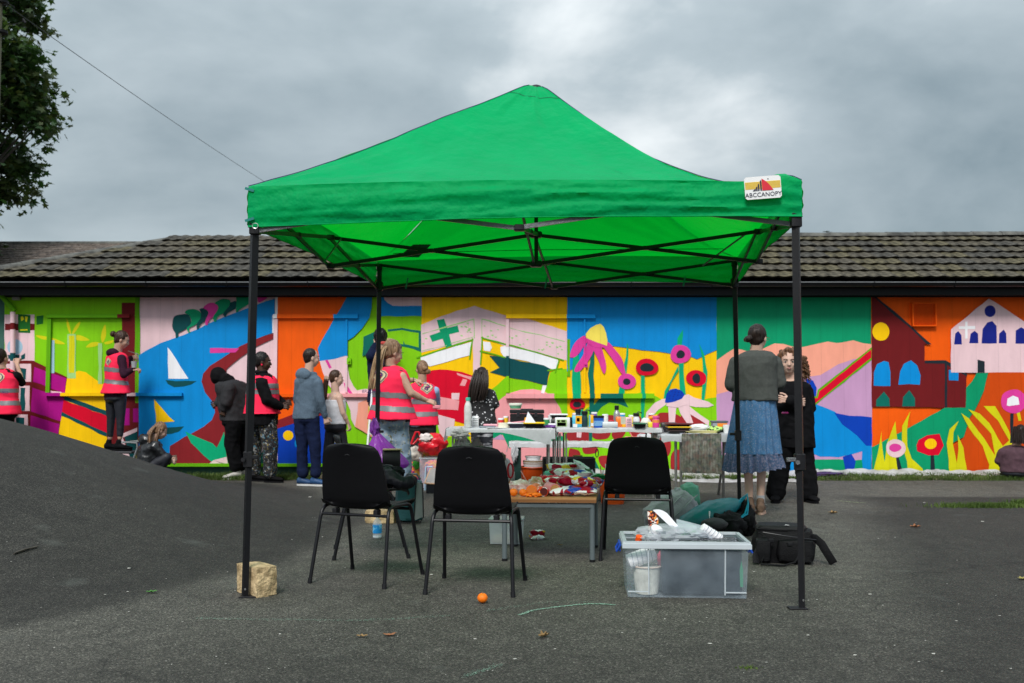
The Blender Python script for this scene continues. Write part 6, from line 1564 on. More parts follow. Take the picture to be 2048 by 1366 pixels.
strands([[h.p(x, -.07, .07), h.p(x * 1.3, -.115, -.03), h.p(x * 1.4, -.12, -.13), h.p(x * 1.4, -.10, -.24)] for x in (-.08, -.055, -.03, 0, .03, .055, .08)], DARKH, t14, .009, .012, 14, 14)
NRM.clear(); KEEP.clear()
# ------------------------------------------------------------------ tables, bags, paints and litter
def at(px, Y, z): return V(((px - 1024) / F * Y, Y, z))
def pz(py, Y): return P(1024, py, Y).z
def crumple(c, r, amp=.15, fr=2.5, seed=0, n=22, M=None, sharp=True):
    mb = MB().ell((0, 0, 0), 1.0, n); R3 = M or Matrix.Identity(3); o = V((seed * 5.1, seed * 2.3, seed))
    def d(p):
        a = mn.noise(p * fr + o); b = abs(mn.noise(p * fr * 1.7 + o)); return 1 + amp * (a * 1.4 - (b * 1.6 if sharp else 0) + .3)
    mb.v = [R3 @ V((p.x * r[0], p.y * r[1], p.z * r[2])) * 1 + V(c) if False else V(c) + R3 @ V((p.x * r[0] * d(p), p.y * r[1] * d(p), p.z * r[2] * d(p))) for p in mb.v]
    return mb
def Mz(a, tx=0, ty=0): return Matrix.Rotation(radians(a), 3, 'Z') @ Matrix.Rotation(radians(tx), 3, 'X') @ Matrix.Rotation(radians(ty), 3, 'Y')
PLAST = mat('white_table_plastic', (.70, .71, .73), rough=.38, var=.05, vs=8, bump=.25, bs=14, transl=(.30, (.7, .7, .72)), spec=.4)
LEGM = mat('galvanised_leg', (.34, .32, .30), rough=.4, metal=.5, var=.15)
def trestle(t, x, y0, y1, zt):
    for s_ in (-1, 1):
        lg = MB().cyl((x + s_ * .03, y0 + .06, zt - .03), (x + s_ * .035, y0 + .02, 0), .0095, n=8)
        part('leg', lg, LEGM, t)
        part('leg', MB().cyl((x + s_ * .03, y1 - .06, zt - .03), (x + s_ * .035, y1 - .02, 0), .0095, n=8), LEGM, t)
def cloth(name, label, x0, x1, y0, y1, z, hang, seed, endl=.1, endr=.1, hb=.06):
    mb = MB(); nxx = int((x1 - x0) / .012)
    D = y1 - y0
    def fn(u, v):
        x = x0 + (x1 - x0) * u; hf = hang(x); tot = hf + D + hb; s_ = v * tot
        nz_ = .006 * mn.noise(V((x * 9, s_ * 9, seed))) + .004 * mn.noise(V((x * 30, s_ * 16, seed)))
        ed = max(0, (.03 - min(x - x0, x1 - x)) / .03)
        if s_ < hf:
            q = hf - s_; wv = .010 * (q / .08) * mn.noise(V((x * 16, q * 5, seed + 2))) + .005 * mn.noise(V((x * 40, q * 12, seed)))
            return V((x, y0 - .006 - abs(wv) - .012 * q / .1 - .0, z - q + .004))
        if s_ < hf + D: return V((x, y0 + s_ - hf, z + .004 + nz_ * .9 - ed * .006))
        q = s_ - hf - D; return V((x, y1 + .006 + .006 * mn.noise(V((x * 12, q, 1))), z - q))
    mb.grid(fn, nxx, 60)
    for xe, L_, sg in ((x0, endl, -1), (x1, endr, 1)):
        if L_ <= 0: continue
        def fe(u, v, xe=xe, L_=L_, sg=sg):
            y = y0 + D * u; q = v * L_ * (1 + .3 * mn.noise(V((y * 5, xe, 0))))
            return V((xe + sg * (.006 + .02 * v + .012 * v * mn.noise(V((y * 20, q * 8, seed)))), y, z + .004 - q))
        mb.grid(fe, 24, 8)
    c = single(name, mb, PLAST, label, 'table cover', angle=70)
    return c
YA0, YA1 = 9.90, 10.50
tA = thing('folding_table', 'folding table with galvanised legs under white plastic, left of the two in a row', 'table', (-.1, 10.2, 0), group='folding tables laid with painting materials')
part('tabletop', MB().rbox((-.105, 10.2, .722), (1.06, .58, .028), .01), mat('table_grey', (.4, .4, .4)), tA)
trestle(tA, at(912, 9.95, 0).x, YA0, YA1, .72); trestle(tA, at(1104, 9.95, 0).x, YA0, YA1, .72)
def hA(x):
    px = 1024 + x / 9.9 * F
    if px < 935: return .075
    if px < 1000: return .040
    return .040 + .115 * max(0, min(1, (px - 1000) / 92)) ** 1.3 * (1 if px < 1102 else .55)
cloth('table_cover', 'white plastic sheet over the left folding table, sagging at its right end', at(893, 9.9, 0).x, at(1110, 9.9, 0).x, YA0, YA1, .738, hA, 1, .12, .10)
for k, (px, py, r_) in enumerate(((918, 880, .07), (930, 905, .09), (905, 862, .055))):
    pass
kn = crumple(at(921, 9.86, pz(868, 9.9)), (.085, .06, .055), .35, 3, 3, 26)
kn2 = crumple(at(927, 10.0, pz(905, 10.0)), (.10, .07, .14), .30, 2.6, 5, 28); kn.add(kn2.v, kn2.f)
kn3 = crumple(at(950, 10.3, pz(915, 10.3)), (.12, .06, .16), .30, 2.6, 7, 28); kn.add(kn3.v, kn3.f)
single('bundled_plastic', kn, mat('milky_plastic', (.55, .55, .52), rough=.4, var=.1, bump=.4, bs=20, transl=(.35, (.6, .6, .56))), 'bundled white plastic knotted under the left end of the painting tables', 'plastic sheet')
tB = thing('folding_table', 'folding table with galvanised legs, in the middle, carrying the row of paint bottles', 'table', (.94, 10.25, 0), group='folding tables laid with painting materials')
part('tabletop', MB().rbox((.935, 10.25, .722), (1.04, .58, .028), .01), mat('table_grey', (.4, .4, .4)), tB)
trestle(tB, at(1126, 9.98, 0).x, YA0 + .05, YA1 + .05, .72); trestle(tB, at(1311, 9.98, 0).x, YA0 + .05, YA1 + .05, .72)
cloth('table_cover', 'white plastic sheet over the middle folding table with the paint bottles', at(1113, 9.95, 0).x, at(1323, 9.95, 0).x, YA0 + .05, YA1 + .05, .742, lambda x: .045 + .018 * mn.noise(V((x * 4, 0, 0))), 2, .06, .07)
ZD = .684
tD = thing('folding_table', 'lower folding table at the right with a paint-smeared rag hanging over its front', 'table', (1.83, 10.1, 0), group='folding tables laid with painting materials')
part('tabletop', MB().rbox((1.83, 10.1, ZD - .018), (.78, .56, .028), .01), mat('table_grey', (.4, .4, .4)), tD)
for px, yy in ((1350, 9.86), (1360, 9.86), (1444, 10.42), (1434, 10.8)):
    q = at(px, yy, 0); part('leg', MB().cyl(q, V((q.x, min(yy, 10.38), ZD - .03)), .014, n=8), LEGM, tD)
cloth('table_cover', 'white plastic sheet over the lower right folding table', at(1321, 9.8, 0).x, at(1478, 9.8, 0).x, 9.80, 10.40, ZD, lambda x: .075 + .03 * mn.noise(V((x * 6, 4, 0))), 3, .14, .12)
rag = splat('paint_smeared_rag', (.19, .185, .14), [(.26, .22, .17), (.11, .15, .10), (.22, .12, .10), (.08, .10, .10), (.32, .30, .26)], .46, 11, .22)
x0r, x1r = at(1362, 9.78, 0).x, at(1441, 9.78, 0).x
def rag_pt(u, v):
    z = ZD + .012 - v * (pz(870, 9.78) - pz(948, 9.78) + .012 * u); y = 9.775 - .012 * v + .006 * sin(u * 90) * .6 + .010 * mn.noise(V((u * 6, v * 3, 2)))
    return V((x0r + (x1r - x0r) * u + .014 * v * (1 - u) * -1 + .006 * mn.noise(V((0, v * 6, u))), y - .003, z + .006 * mn.noise(V((u * 7, 0, v)))))
mb = MB().grid(rag_pt, 120, 40); single('painting_rag', solid(mb, .002), rag, 'ribbed rag smeared with dried paint hanging from the lower right table', 'rag', angle=60)
# bench behind
ZB = .545; YB = 11.0
bn = thing('bench', 'dark green bench behind the tables, wrapped in white plastic', 'bench', (1.0, 11.1, 0))
DG = mat('dark_green_paint', (.006, .035, .028), rough=.5, var=.2)
xb0, xb1 = at(1018, YB, 0).x, at(1322, YB, 0).x
part('seat', MB().box(((xb0 + xb1) / 2, YB + .17, ZB - .03), (xb1 - xb0 - .04, .32, .045)), DG, bn, smooth=False)
for px in (1034, 1316):
    x = at(px, YB, 0).x
    for yy in (.04, .30): part('leg', MB().box((x, YB + yy, ZB / 2 - .03), (.09, .05, ZB - .05)), DG, bn, smooth=False)
cloth('bench_cover', 'white plastic wrapped round the dark green bench behind the tables', xb0, xb1, YB, YB + .34, ZB, lambda x: .055 + .02 * mn.noise(V((x * 5, 9, 0))), 4, .10, .10)
k_ = crumple(at(1029, YB - .02, pz(905, YB)), (.035, .04, .09), .4, 3, 9, 22); single('plastic_tail', k_, PLAST, 'twisted tail of white plastic hanging from the left end of the bench', 'plastic sheet')
def on(name, mb, m, label, cat, **k):
    k.setdefault('angle', 60); return single(name, mb, m, label, cat, **k)
def C_(r, g, b, k=.95, **kw): return mat('c_%d_%d_%d' % (r, g, b), S(r, g, b, k), rough=kw.get('rough', .4), var=.05, vs=20, spec=.4)
def box_px(x0, x1, y0, y1, Y, d, rz=0): 
    a, b = P(x0, y1, Y), P(x1, y0, Y); return ((a.x + b.x) / 2, Y + d / 2, (a.z + b.z) / 2), (b.x - a.x, d, b.z - a.z)
def carton(x0, x1, y0, y1, Y, d, m, label, cat, band_m=None, name='carton', z=None, face=None):
    c, dd = box_px(x0, x1, y0, y1, Y, d)
    if z is not None: h_ = dd[2]; c = (c[0], c[1], z + h_ / 2)
    t = on(name, MB().rbox(c, dd, .004), m, label, cat); OFF[t.name] = V(t.location)
    if face:
        for (u0, u1, v0, v1, mm) in face:
            q = part('print', MB().box((c[0] - dd[0] / 2 + dd[0] * (u0 + u1) / 2, c[1] - dd[1] / 2 - .0012, c[2] - dd[2] / 2 + dd[2] * (v0 + v1) / 2), (dd[0] * (u1 - u0), .002, dd[2] * (v1 - v0))), mm, t, smooth=False)
    return t
def bottle(px, y0, y1, Y, r, m, capm, label, cat='bottle', z=.746, capf=.86, neck=.45, band_=None, loop=False):
    h_ = pz(y0, Y) - z; c = at(px, Y, z)
    t = thing('bottle', label, cat, c); hb_ = h_ * capf
    part('bottle_body', MB().lathe(c, [(r * .9, 0), (r, .006), (r, hb_ * .72), (r * .85, hb_ * .84), (r * neck, hb_ * .96), (r * neck, hb_)], 16), m, t)
    part('cap', MB().lathe(c + V((0, 0, hb_)), [(r * neck * 1.25, 0), (r * neck * 1.25, (h_ - hb_) * .9), (r * neck * 1.0, h_ - hb_)], 14), capm, t)
    if band_: part('bottle_label', MB().lathe(c + V((0, 0, hb_ * band_[0])), [(r * 1.02, 0), (r * 1.02, hb_ * (band_[1] - band_[0]))], 16, caps=False), band_[2], t)
    if loop: part('carry_loop', MB().tube([c + V((0, 0, h_ - .01)), c + V((.02, 0, h_ + .012)), c + V((.05, 0, h_ + .004)), c + V((.055, 0, h_ - .004))], .006, 6), capm, t)
    return t
WP = C_(238, 238, 240); BKc = C_(18, 18, 22); GRY = C_(120, 124, 130); PNK = C_(240, 170, 185); CRM = C_(240, 232, 210)
speck = dotted('speckled_white', (.62, .62, .60), (.2, .2, .2), 130, .16)
bottle(936, 795, 850, 10.05, .037, speck, C_(70, 190, 165), 'tall speckled white drinks bottle with mint green cap', capf=.90, neck=.5)
carton(944, 957, 829, 851, 10.2, .05, WP, 'small white printed carton just right of the speckled bottle', 'carton', z=.744, face=[(.1, .9, .1 + .16 * i, .15 + .16 * i, GRY) for i in range(5)])
on('tray', MB().rbox(at(975, 10.05, .752), (.16, .14, .016), .005), C_(120, 130, 140), 'flat grey tray with pink pad, left part of the left table', 'tray')
on('pad', MB().rbox(at(981, 10.06, .770), (.14, .10, .018), .005), PNK, 'pale pink pad lying on the flat grey tray', 'pad')
on('tape_roll', MB().lathe(at(1007, 10.0, .742), [(.026, 0), (.054, 0), (.054, .052), (.026, .052)], 22), CRM, 'roll of cream masking tape lying on the left table', 'tape')
on('paper_sheet', MB().box(at(993, 9.96, .747), (.20, .12, .002), .2), WP, 'white paper under the roll of masking tape', 'paper', smooth=False)
def tray_(px, Y, z, w_, d, h_, m, rim, label):
    c = at(px, Y, z); t = thing('paint_tray', label, 'tray', c)
    mb = MB(); 
    def rg(k, zz, ins): return [c + V((sx * (w_ / 2 * k - ins), sy * (d / 2 * k - ins), zz)) for sx, sy in ((-1, -1), (1, -1), (1, 1), (-1, 1))]
    mb.rings([rg(.82, 0, 0), rg(1, h_, 0), rg(1, h_, .006), rg(.82, .006, .006)]); part('tray_body', mb, m, t, smooth=False)
    mb = MB(); q = rg(1, h_, -.004); mb.tube(q + [q[0]], .0065, 6); part('rim', mb, rim, t)
    return t
NVY = C_(24, 30, 52)
tray_(1033, 10.05, .745, .165, .16, .045, NVY, WP, 'dark navy paint tray with white rim in front of the black toolbox')
on('pad', MB().rbox(at(1036, 10.1, .797), (.15, .10, .012), .004, M=Mz(0, 0, -6)), C_(235, 150, 165), 'pink sponge pad resting on the navy paint tray', 'sponge')
tray_(1068, 9.97, .745, .195, .16, .048, BKc, C_(250, 210, 20), 'black paint tray with bright yellow rim on the left table')
pa, pb_, pc = at(1049, 9.99, pz(846, 9.99)), at(1072, 9.99, pz(846, 9.99)), at(1056, 10.02, pz(823, 10.0))
on('folded_paper', solid(MB().prism([pa, pb_, pc], (0, .01, 0)), .001) if False else MB().prism([pa, pb_, pc], (0, .012, 0)), C_(228, 230, 240), 'white paper triangle standing in the yellow-rimmed tray', 'paper', smooth=False)
on('glue_cap', MB().lathe(at(1051, 10.1, .80), [(.012, 0), (.012, .03), (.006, .045)], 10), C_(250, 170, 20), 'orange nozzle cap behind the white paper triangle', 'cap')
tb = thing('toolbox', 'black plastic toolbox at the back of the left table', 'toolbox', at(1054, 10.3, .745))
c, dd = box_px(1020, 1088, 823, 850, 10.22, .2); part('case', MB().rbox((c[0], c[1], .745 + .065), (dd[0], .2, .13), .008), BKc, tb)
part('lid', MB().rbox((c[0], c[1], .745 + .155), (dd[0] * 1.02, .205, .038), .01), C_(24, 24, 28), tb)
for s_ in (-1, 1): part('latch', MB().rbox((c[0] + s_ * .09, c[1] - .108, .745 + .125), (.03, .012, .045), .003), C_(34, 34, 40), tb)
part('handle', MB().rbox((c[0], c[1] - .02, .745 + .178), (.13, .03, .012), .004), C_(28, 28, 32), tb)
tg = thing('food_tub', 'round green and white tub standing on the black toolbox', 'tub', at(1030, 10.28, .92))
c_ = at(1031, 10.30, .745 + .184); part('tub', MB().lathe(c_, [(.052, 0), (.064, .035)], 18), C_(120, 190, 150), tg); part('lid', MB().lathe(c_ + V((0, 0, .035)), [(.069, 0), (.069, .018), (.06, .022)], 18), C_(225, 230, 215), tg)
on('purple_cloth', crumple(at(1098, 9.98, .757), (.07, .05, .016), .35, 3, 4, 20), C_(110, 50, 140), 'crumpled purple cloth between the two tables', 'cloth')
tray_(1117, 10.3, .83, .17, .12, .04, BKc, WP, 'black tray with white rim propped behind the labelled white tub')
on('tray_stack', MB().rbox(at(1117, 10.3, .788), (.16, .12, .075), .006), C_(40, 40, 44), 'dark tubs stacked under the white-rimmed tray', 'tub')
on('paint_roller_tray', MB().rbox(at(1107, 10.05, .775), (.11, .08, .02), .008), WP, 'white lid lying left of the labelled white tub', 'lid')
OR_, LB = C_(250, 150, 60), C_(170, 200, 130)
carton(1111, 1140, 834, 854, 9.97, .12, WP, 'white square paint tub with orange printed label', 'tub', z=.746, name='paint_tub', face=[(.08, .78, .12, .82, LB), (.12, .72, .16, .52, OR_), (.14, .30, .56, .76, WP), (.40, .68, .56, .76, WP)])
on('dark_tub', MB().lathe(at(1143, 10.1, .746), [(.035, 0), (.04, .10), (.036, .10)], 14), BKc, 'dark tub behind the white labelled paint tub', 'tub')
BLU, YLW, SKY_ = C_(30, 90, 190), C_(250, 180, 20), C_(90, 190, 220)
carton(1145, 1164, 830, 854, 10.02, .09, SKY_, 'light blue carton with yellow and white print', 'carton', z=.746, face=[(.32, .98, .30, .98, YLW), (.05, .5, .02, .3, WP), (.45, .75, .5, .8, WP)])
bottle(1169, 822, 853, 10.05, .032, C_(30, 60, 66), BKc, 'dark teal drinks bottle with black flip lid', capf=.78, neck=.8, loop=True)
bottle(1156, 818, 853, 10.25, .030, C_(40, 40, 46), BKc, 'black bottle standing behind the light blue carton', capf=.8, neck=.8, loop=True)
carton(1178, 1188, 829, 854, 10.05, .08, YLW, 'narrow yellow carton left of the blue tub', 'carton', z=.746, face=[(.0, .3, .02, .98, SKY_), (.4, .9, .1, .35, WP)])
tj = thing('paint_jar', 'round cobalt blue paint jar with black lid on the middle table', 'jar', at(1197, 10.03, .746))
cj = at(1197, 10.03, .746); part('jar', MB().lathe(cj, [(.050, 0), (.052, .08), (.052, .098)], 20), BLU, tj); part('lid', MB().lathe(cj + V((0, 0, .098)), [(.055, 0), (.055, .018), (.05, .020)], 20), BKc, tj)
part('label', MB().lathe(cj + V((0, 0, .018)), [(.0528, 0), (.0528, .05)], 20, caps=False), C_(120, 170, 220), tj)
bottle(1233, 811, 850, 10.2, .033, mat('brushed_steel', (.45, .46, .47), rough=.35, metal=.7), BKc, 'tall brushed steel drinks bottle with black spout lid', capf=.80, neck=.55)
on('clear_tub', MB().rbox(at(1219, 10.0, .775), (.15, .10, .055), .006), C_(215, 220, 225), 'low clear white lidded tub at the middle of the table', 'tub')
on('red_oddment', MB().rbox(at(1222, 10.12, .81), (.06, .05, .012), .004), C_(200, 30, 50), 'small flat red oddment on the low clear tub', 'oddment')  # flat red item of unclear kind
carton(1233, 1252, 831, 852, 10.08, .08, C_(245, 120, 30), 'orange printed carton beside the steel bottle', 'carton', z=.746, face=[(.45, 1.0, .3, 1.0, C_(190, 190, 170)), (.6, .95, .05, .3, YLW)])
carton(1252, 1264, 832, 852, 10.06, .08, C_(240, 185, 195), 'pale pink narrow carton right of the orange carton', 'carton', z=.746, face=[(.15, .85, .12 + .17 * i, .18 + .17 * i, GRY) for i in range(5)])
bottle(1272, 826, 853, 10.15, .034, C_(225, 228, 232), BKc, 'white drinks bottle with black lid and carry loop', capf=.78, neck=.75, loop=True, band_=(.35, .5, GRY))
tray_(1278, 9.97, .746, .12, .11, .042, BKc, C_(70, 120, 90), 'small black bowl of green paint at the table front')
on('white_bag', crumple(at(1291, 10.1, .79), (.055, .05, .05), .2, 2.5, 8, 20), C_(225, 225, 215), 'small white paper bag behind the green paint bowl', 'bag')
carton(1297, 1306, 842, 853, 10.0, .05, C_(240, 225, 60), 'small yellow and white packet left of the pink bottle', 'packet', z=.746)
on('orange_spout_lid', MB().cyl(at(1296, 10.12, .835), at(1314, 10.1, .855), .014, .022, 10), C_(250, 150, 10), 'bright orange spout lid behind the pink bottle', 'lid')
bottle(1311, 832, 855, 9.99, .035, C_(240, 70, 160), C_(245, 90, 165), 'squat pink paint bottle with orange label at the table end', capf=.85, neck=.8, z=.747, band_=(.5, .8, C_(250, 150, 70)))
for k in range(9): 
    q = at(1160 + k * 17 + (k * 7) % 5, 9.94 + .02 * (k % 3), .748)
    if k in (1, 4, 7): on('paint_drip', MB().lathe(q, [(.014, 0), (.012, .004)], 9), C_(*[(250, 215, 60), (60, 150, 220), (240, 235, 150)][k // 3]), ['yellow paint drip on the plastic in front of the cartons', 'blue paint drip on the plastic under the steel bottle', 'pale yellow paint drip on the plastic by the green bowl'][k // 3], 'paint drip')
for px, Y_, r9, h9, c9, nm in ((1002, 10.32, .030, .07, (235, 60, 60), 'red'), (1012, 10.36, .026, .09, (250, 200, 40), 'yellow'), (1093, 10.2, .030, .075, (60, 150, 90), 'green'), (1101, 10.28, .026, .10, (240, 240, 240), 'white'),
                               (1150, 10.4, .028, .12, (235, 120, 170), 'rose pink'), (1188, 10.38, .030, .13, (120, 90, 180), 'violet'), (1210, 10.32, .030, .11, (245, 245, 240), 'off-white'), (1244, 10.4, .028, .12, (40, 160, 210), 'sky blue'), (1262, 10.38, .028, .10, (250, 225, 90), 'lemon'), (1302, 10.3, .030, .12, (200, 40, 50), 'dark red')):
    q9 = at(px, Y_, .745); t9_ = thing('paint_pot', 'small %s paint pot with white lid at the back of the painting tables' % nm, 'pot', q9)
    part('pot', MB().lathe(q9, [(r9 * .92, 0), (r9, .006), (r9, h9)], 16), C_(*c9), t9_); part('lid', MB().lathe(q9 + V((0, 0, h9)), [(r9 * 1.06, 0), (r9 * 1.06, .014), (r9 * .9, .017)], 16), WP, t9_)
# right table things
zt = ZD + .006
tray_(1355, 9.98, zt, .20, .16, .03, C_(30, 26, 24), C_(50, 26, 24), 'black paint tray at the bottom of the tray stack on the right table')
tray_(1356, 9.98, zt + .034, .215, .17, .03, BKc, C_(235, 190, 20), 'yellow-rimmed black paint tray in the middle of the tray stack')
tray_(1355, 9.99, zt + .068, .23, .17, .025, BKc, C_(90, 26, 26), 'top tray of the stack on the right table, with a dark red rim')
on('dark_box', MB().rbox(at(1336, 10.25, zt + .05), (.16, .10, .10), .008), C_(36, 34, 38), 'dark box behind the paint tray stack', 'box')
on('white_cloth', crumple(at(1398, 10.1, zt + .045), (.105, .07, .045), .22, 2.6, 12, 24), C_(225, 225, 228), 'crumpled white cloth at the middle of the right table', 'cloth')
nb = MB(); 
for k in range(5): nb.box(at(1398 + (k * 5) % 7, 9.92, zt + .004 + .006 * k), (.30 - .02 * (k % 3), .12, .004), .05 * (k - 2))
on('sketch_papers', nb, C_(225, 215, 150), 'pile of painted yellow and white papers on the right table edge', 'papers', smooth=False)
on('sketch_board', MB().box(at(1395, 9.86, zt + .003), (.35, .10, .005), -.03), C_(200, 205, 225), 'thin white board under the pile of painted papers', 'board', smooth=False)
on('patterned_packet', crumple(at(1430, 10.0, zt + .035), (.09, .07, .035), .25, 2.5, 14, 22), mat('green_black_print', S(190, 235, 120), rough=.4, rgb2=(.01, .02, .01), var=.1, vs=26, thr=(.5, .56)), 'lime green and black patterned packet beside the white cup', 'packet')
on('white_cup', MB().lathe(at(1452, 9.95, zt), [(.030, 0), (.037, .085), (.034, .085), (.028, .005)], 16), WP, 'plain white cup at the right end of the table', 'cup')
ptn = thing('paint_tin', 'grey lidded tin with orange label at the back of the right table', 'tin', at(1437, 10.3, zt))
ct_ = at(1437, 10.28, zt); part('tin', MB().rbox(ct_ + V((.0, 0, .05)), (.15, .12, .10), .01), C_(150, 155, 165), ptn); part('label', MB().box(ct_ + V((.02, -.0615, .075)), (.10, .003, .035)), C_(245, 140, 40), ptn); part('lid', MB().rbox(ct_ + V((0, 0, .108)), (.165, .13, .018), .006), C_(95, 98, 108), ptn)
# on the bench
tray_(1265, 11.1, ZB + .03, .15, .10, .025, C_(240, 150, 140), C_(240, 150, 140), 'small salmon pink tray with upright handle on the bench')
on('tray_handle', MB().cyl(at(1264, 11.1, ZB + .055), at(1259, 11.1, ZB + .11), .007, n=6), C_(240, 150, 140), 'salmon pink upright handle of the small tray on the bench', 'stick')  # handle of the small tray, built as its own object
on('green_papers', crumple(at(1243, 11.1, ZB + .018), (.12, .10, .016), .35, 3, 5, 20), mat('green_pink_print', S(120, 190, 130), rough=.5, rgb2=(.8, .75, .75), var=.1, vs=24, thr=(.45, .52)), 'crumpled green and white papers on the bench', 'papers')
on('white_plastic_heap', crumple(at(1292, 11.1, ZB + .045), (.10, .09, .05), .35, 2.8, 6, 22), PLAST, 'heap of white plastic at the right end of the bench', 'plastic sheet')
on('clear_green_tub', MB().lathe(at(1155, 11.2, ZB - .22), [(.05, 0), (.055, .07)], 14), C_(130, 190, 90), 'green clear tub showing above the black folding crate', 'tub')
# under the tables
cr = thing('storage_crate', 'black fabric crate on the ground under the bench', 'crate', at(1137, 10.75, 0))
ca, cb = at(1087, 10.75, 0).x, at(1189, 10.75, 0).x
for (c, d) in ((((ca + cb) / 2, 10.75, .2), (cb - ca, .015, .39)), (((ca + cb) / 2, 11.0, .2), (cb - ca, .015, .39)), ((ca, 10.875, .2), (.015, .23, .39)), ((cb, 10.875, .2), (.015, .23, .39)), (((ca + cb) / 2, 10.875, .02), (cb - ca - .02, .23, .02))):
    part('panel', MB().rbox(c, d, .005), C_(22, 24, 26), cr)
part('carabiner', MB().tube([V((cb + .02 + .016 * cos(a_), 10.72, .45 + .045 * sin(a_))) for a_ in [i * pi / 6 for i in range(13)]], .005, 6), C_(60, 60, 64), cr)
on('yellow_tape_measure', MB().cyl(at(1106, 10.5, .10), at(1106, 10.54, .10), .075, n=20), C_(225, 175, 20), 'round yellow reel leaning in front of the black crate', 'reel')
def bucket(px, Y, r, h_, label, wire=True):
    c = at(px, Y, 0); t = thing('bucket', label, 'bucket', c)
    OB = mat('orange_bucket', (.80, .105, .012), rough=.35, var=.06, vs=8, spec=.4, transl=(.15, (.9, .2, .03)))
    part('pail', MB().lathe(c, [(r * .74, 0), (r * .76, .01), (r * .97, h_), (r * .94, h_), (r * .72, .012)], 28, caps=True), OB, t)
    part('rim', MB().tube([c + V((cos(a_) * r, sin(a_) * r, h_)) for a_ in [i * 2 * pi / 28 for i in range(29)]], .008, 6), OB, t)
    if wire: part('handle', MB().tube([c + V((-r * .92 + r * 1.5 * s_ / 12, -r * 1.02 + .0 * s_, h_ - .03 - .15 * sin(pi * min(1, s_ / 13)))) for s_ in range(13)], .004, 6), C_(235, 200, 190), t)
    return t
bucket(1066.5, 11.15, .152, .27, 'orange bucket with stacked white tubs, left of the black crate')
cb_ = at(1067, 11.15, .27)
on('white_tub', MB().lathe(cb_ + V((0, 0, -.01)), [(.105, 0), (.118, .06), (.118, .085), (.10, .085)], 24), C_(225, 225, 225), 'lower white tub with torn brown tape, standing in the orange bucket', 'tub')
on('brown_tape', MB().lathe(cb_ + V((0, 0, .038)), [(.1165, 0), (.1195, .036)], 24, caps=False), C_(150, 125, 90), 'torn brown parcel tape round the lower white tub', 'tape')
on('white_tub', MB().lathe(cb_ + V((-.005, 0, .078)), [(.075, 0), (.088, .035), (.092, .035), (.092, .045), (.08, .045)], 24), WP, 'upper small white tub on top of the taped one', 'tub')
bucket(1224, 9.97, .148, .27, 'bright orange bucket of brushes half hidden behind the right chair', False)
for k, (dx, dz, cc_) in enumerate(((-.10, .11, (150, 90, 60)), (-.07, .13, (190, 190, 180)), (-.115, .08, (120, 130, 140)))):
    q = at(1224, 9.97, .26) + V((dx, -.02 * k, 0)); on('paint_brush', MB().cyl(q - V((0, 0, .1)), q + V((-.02 + .02 * k, 0, dz)), .008, .005, 6), C_(*cc_), ['brown-handled brush', 'pale-handled brush', 'grey-handled brush'][k] + ' standing in the right orange bucket', 'brush')
for k, px in enumerate((1172, 1183, 1216)):
    q = at(px, 10.2, .0); on('wire_handle', MB().tube([q + V((-.045, 0, .12)), q + V((-.04, 0, .27)), q + V((0, 0, .31)), q + V((.03, 0, .25)), q + V((.04, 0, .12))], .010, 8), C_(140, 160, 170), ['left', 'middle', 'right'][k] + ' one of three grey hoop handles behind the snack packets', 'handle')
on('grey_tub', MB().rbox(at(1178, 10.25, .08), (.30, .2, .16), .02), C_(95, 110, 118), 'grey tub behind the crisp packets holding hoop handles', 'tub')
on('paving_slab', MB().rbox(at(1030, 11.25, .02), (.36, .5, .04), .01), C_(150, 140, 118), 'pale weathered slab under the left end of the bench', 'slab')
# dust sheets along the wall
DS = mat('dust_sheet', (.30, .29, .28), rough=.85, var=.15, vs=5, rgb2=(.46, .46, .47), bump=.4, bs=25)
def dsheet(label, x0, x1, f0, f1, seed):
    mb = MB(); nn = int((x1 - x0) / .03)
    def fn(u, v):
        x = x0 + (x1 - x0) * u; y0, y1 = f0(x), f1(x); y = y0 + (y1 - y0) * v
        z = .012 + .03 * abs(mn.noise(V((x * 4, y * 5, seed)))) * 1.5 + .018 * mn.noise(V((x * 13, y * 13, seed))) + (.05 * max(0, v - .8) * 5)
        if v in (0.0,): z = .004
        return V((x, y, max(.006, z)))
    mb.grid(fn, nn, 14); return single('dust_sheet', mb, DS, label, 'dust sheet', angle=80)
dsheet('white dust sheet spread on the verge behind the right table', at(1190, 12.6, 0).x, 4.05, lambda x: (12.25 if x > 2.0 else 12.75) + .25 * mn.noise(V((x * 1.8, 0, 0))) + (.55 if x > 3.5 else 0), lambda x: 13.32, 3)
dsheet('long rumpled white dust sheet at the wall foot, right of the canopy', 4.02, 9.4, lambda x: 12.98 + .10 * mn.noise(V((x * 2.5, 5, 0))), lambda x: 13.33, 8)
on('stained_cloth', crumple(at(1645, 13.0, .04), (.28, .12, .03), .4, 3, 2, 24), C_(75, 50, 85), 'purple-stained cloth on the dust sheet behind the woman in black', 'cloth')
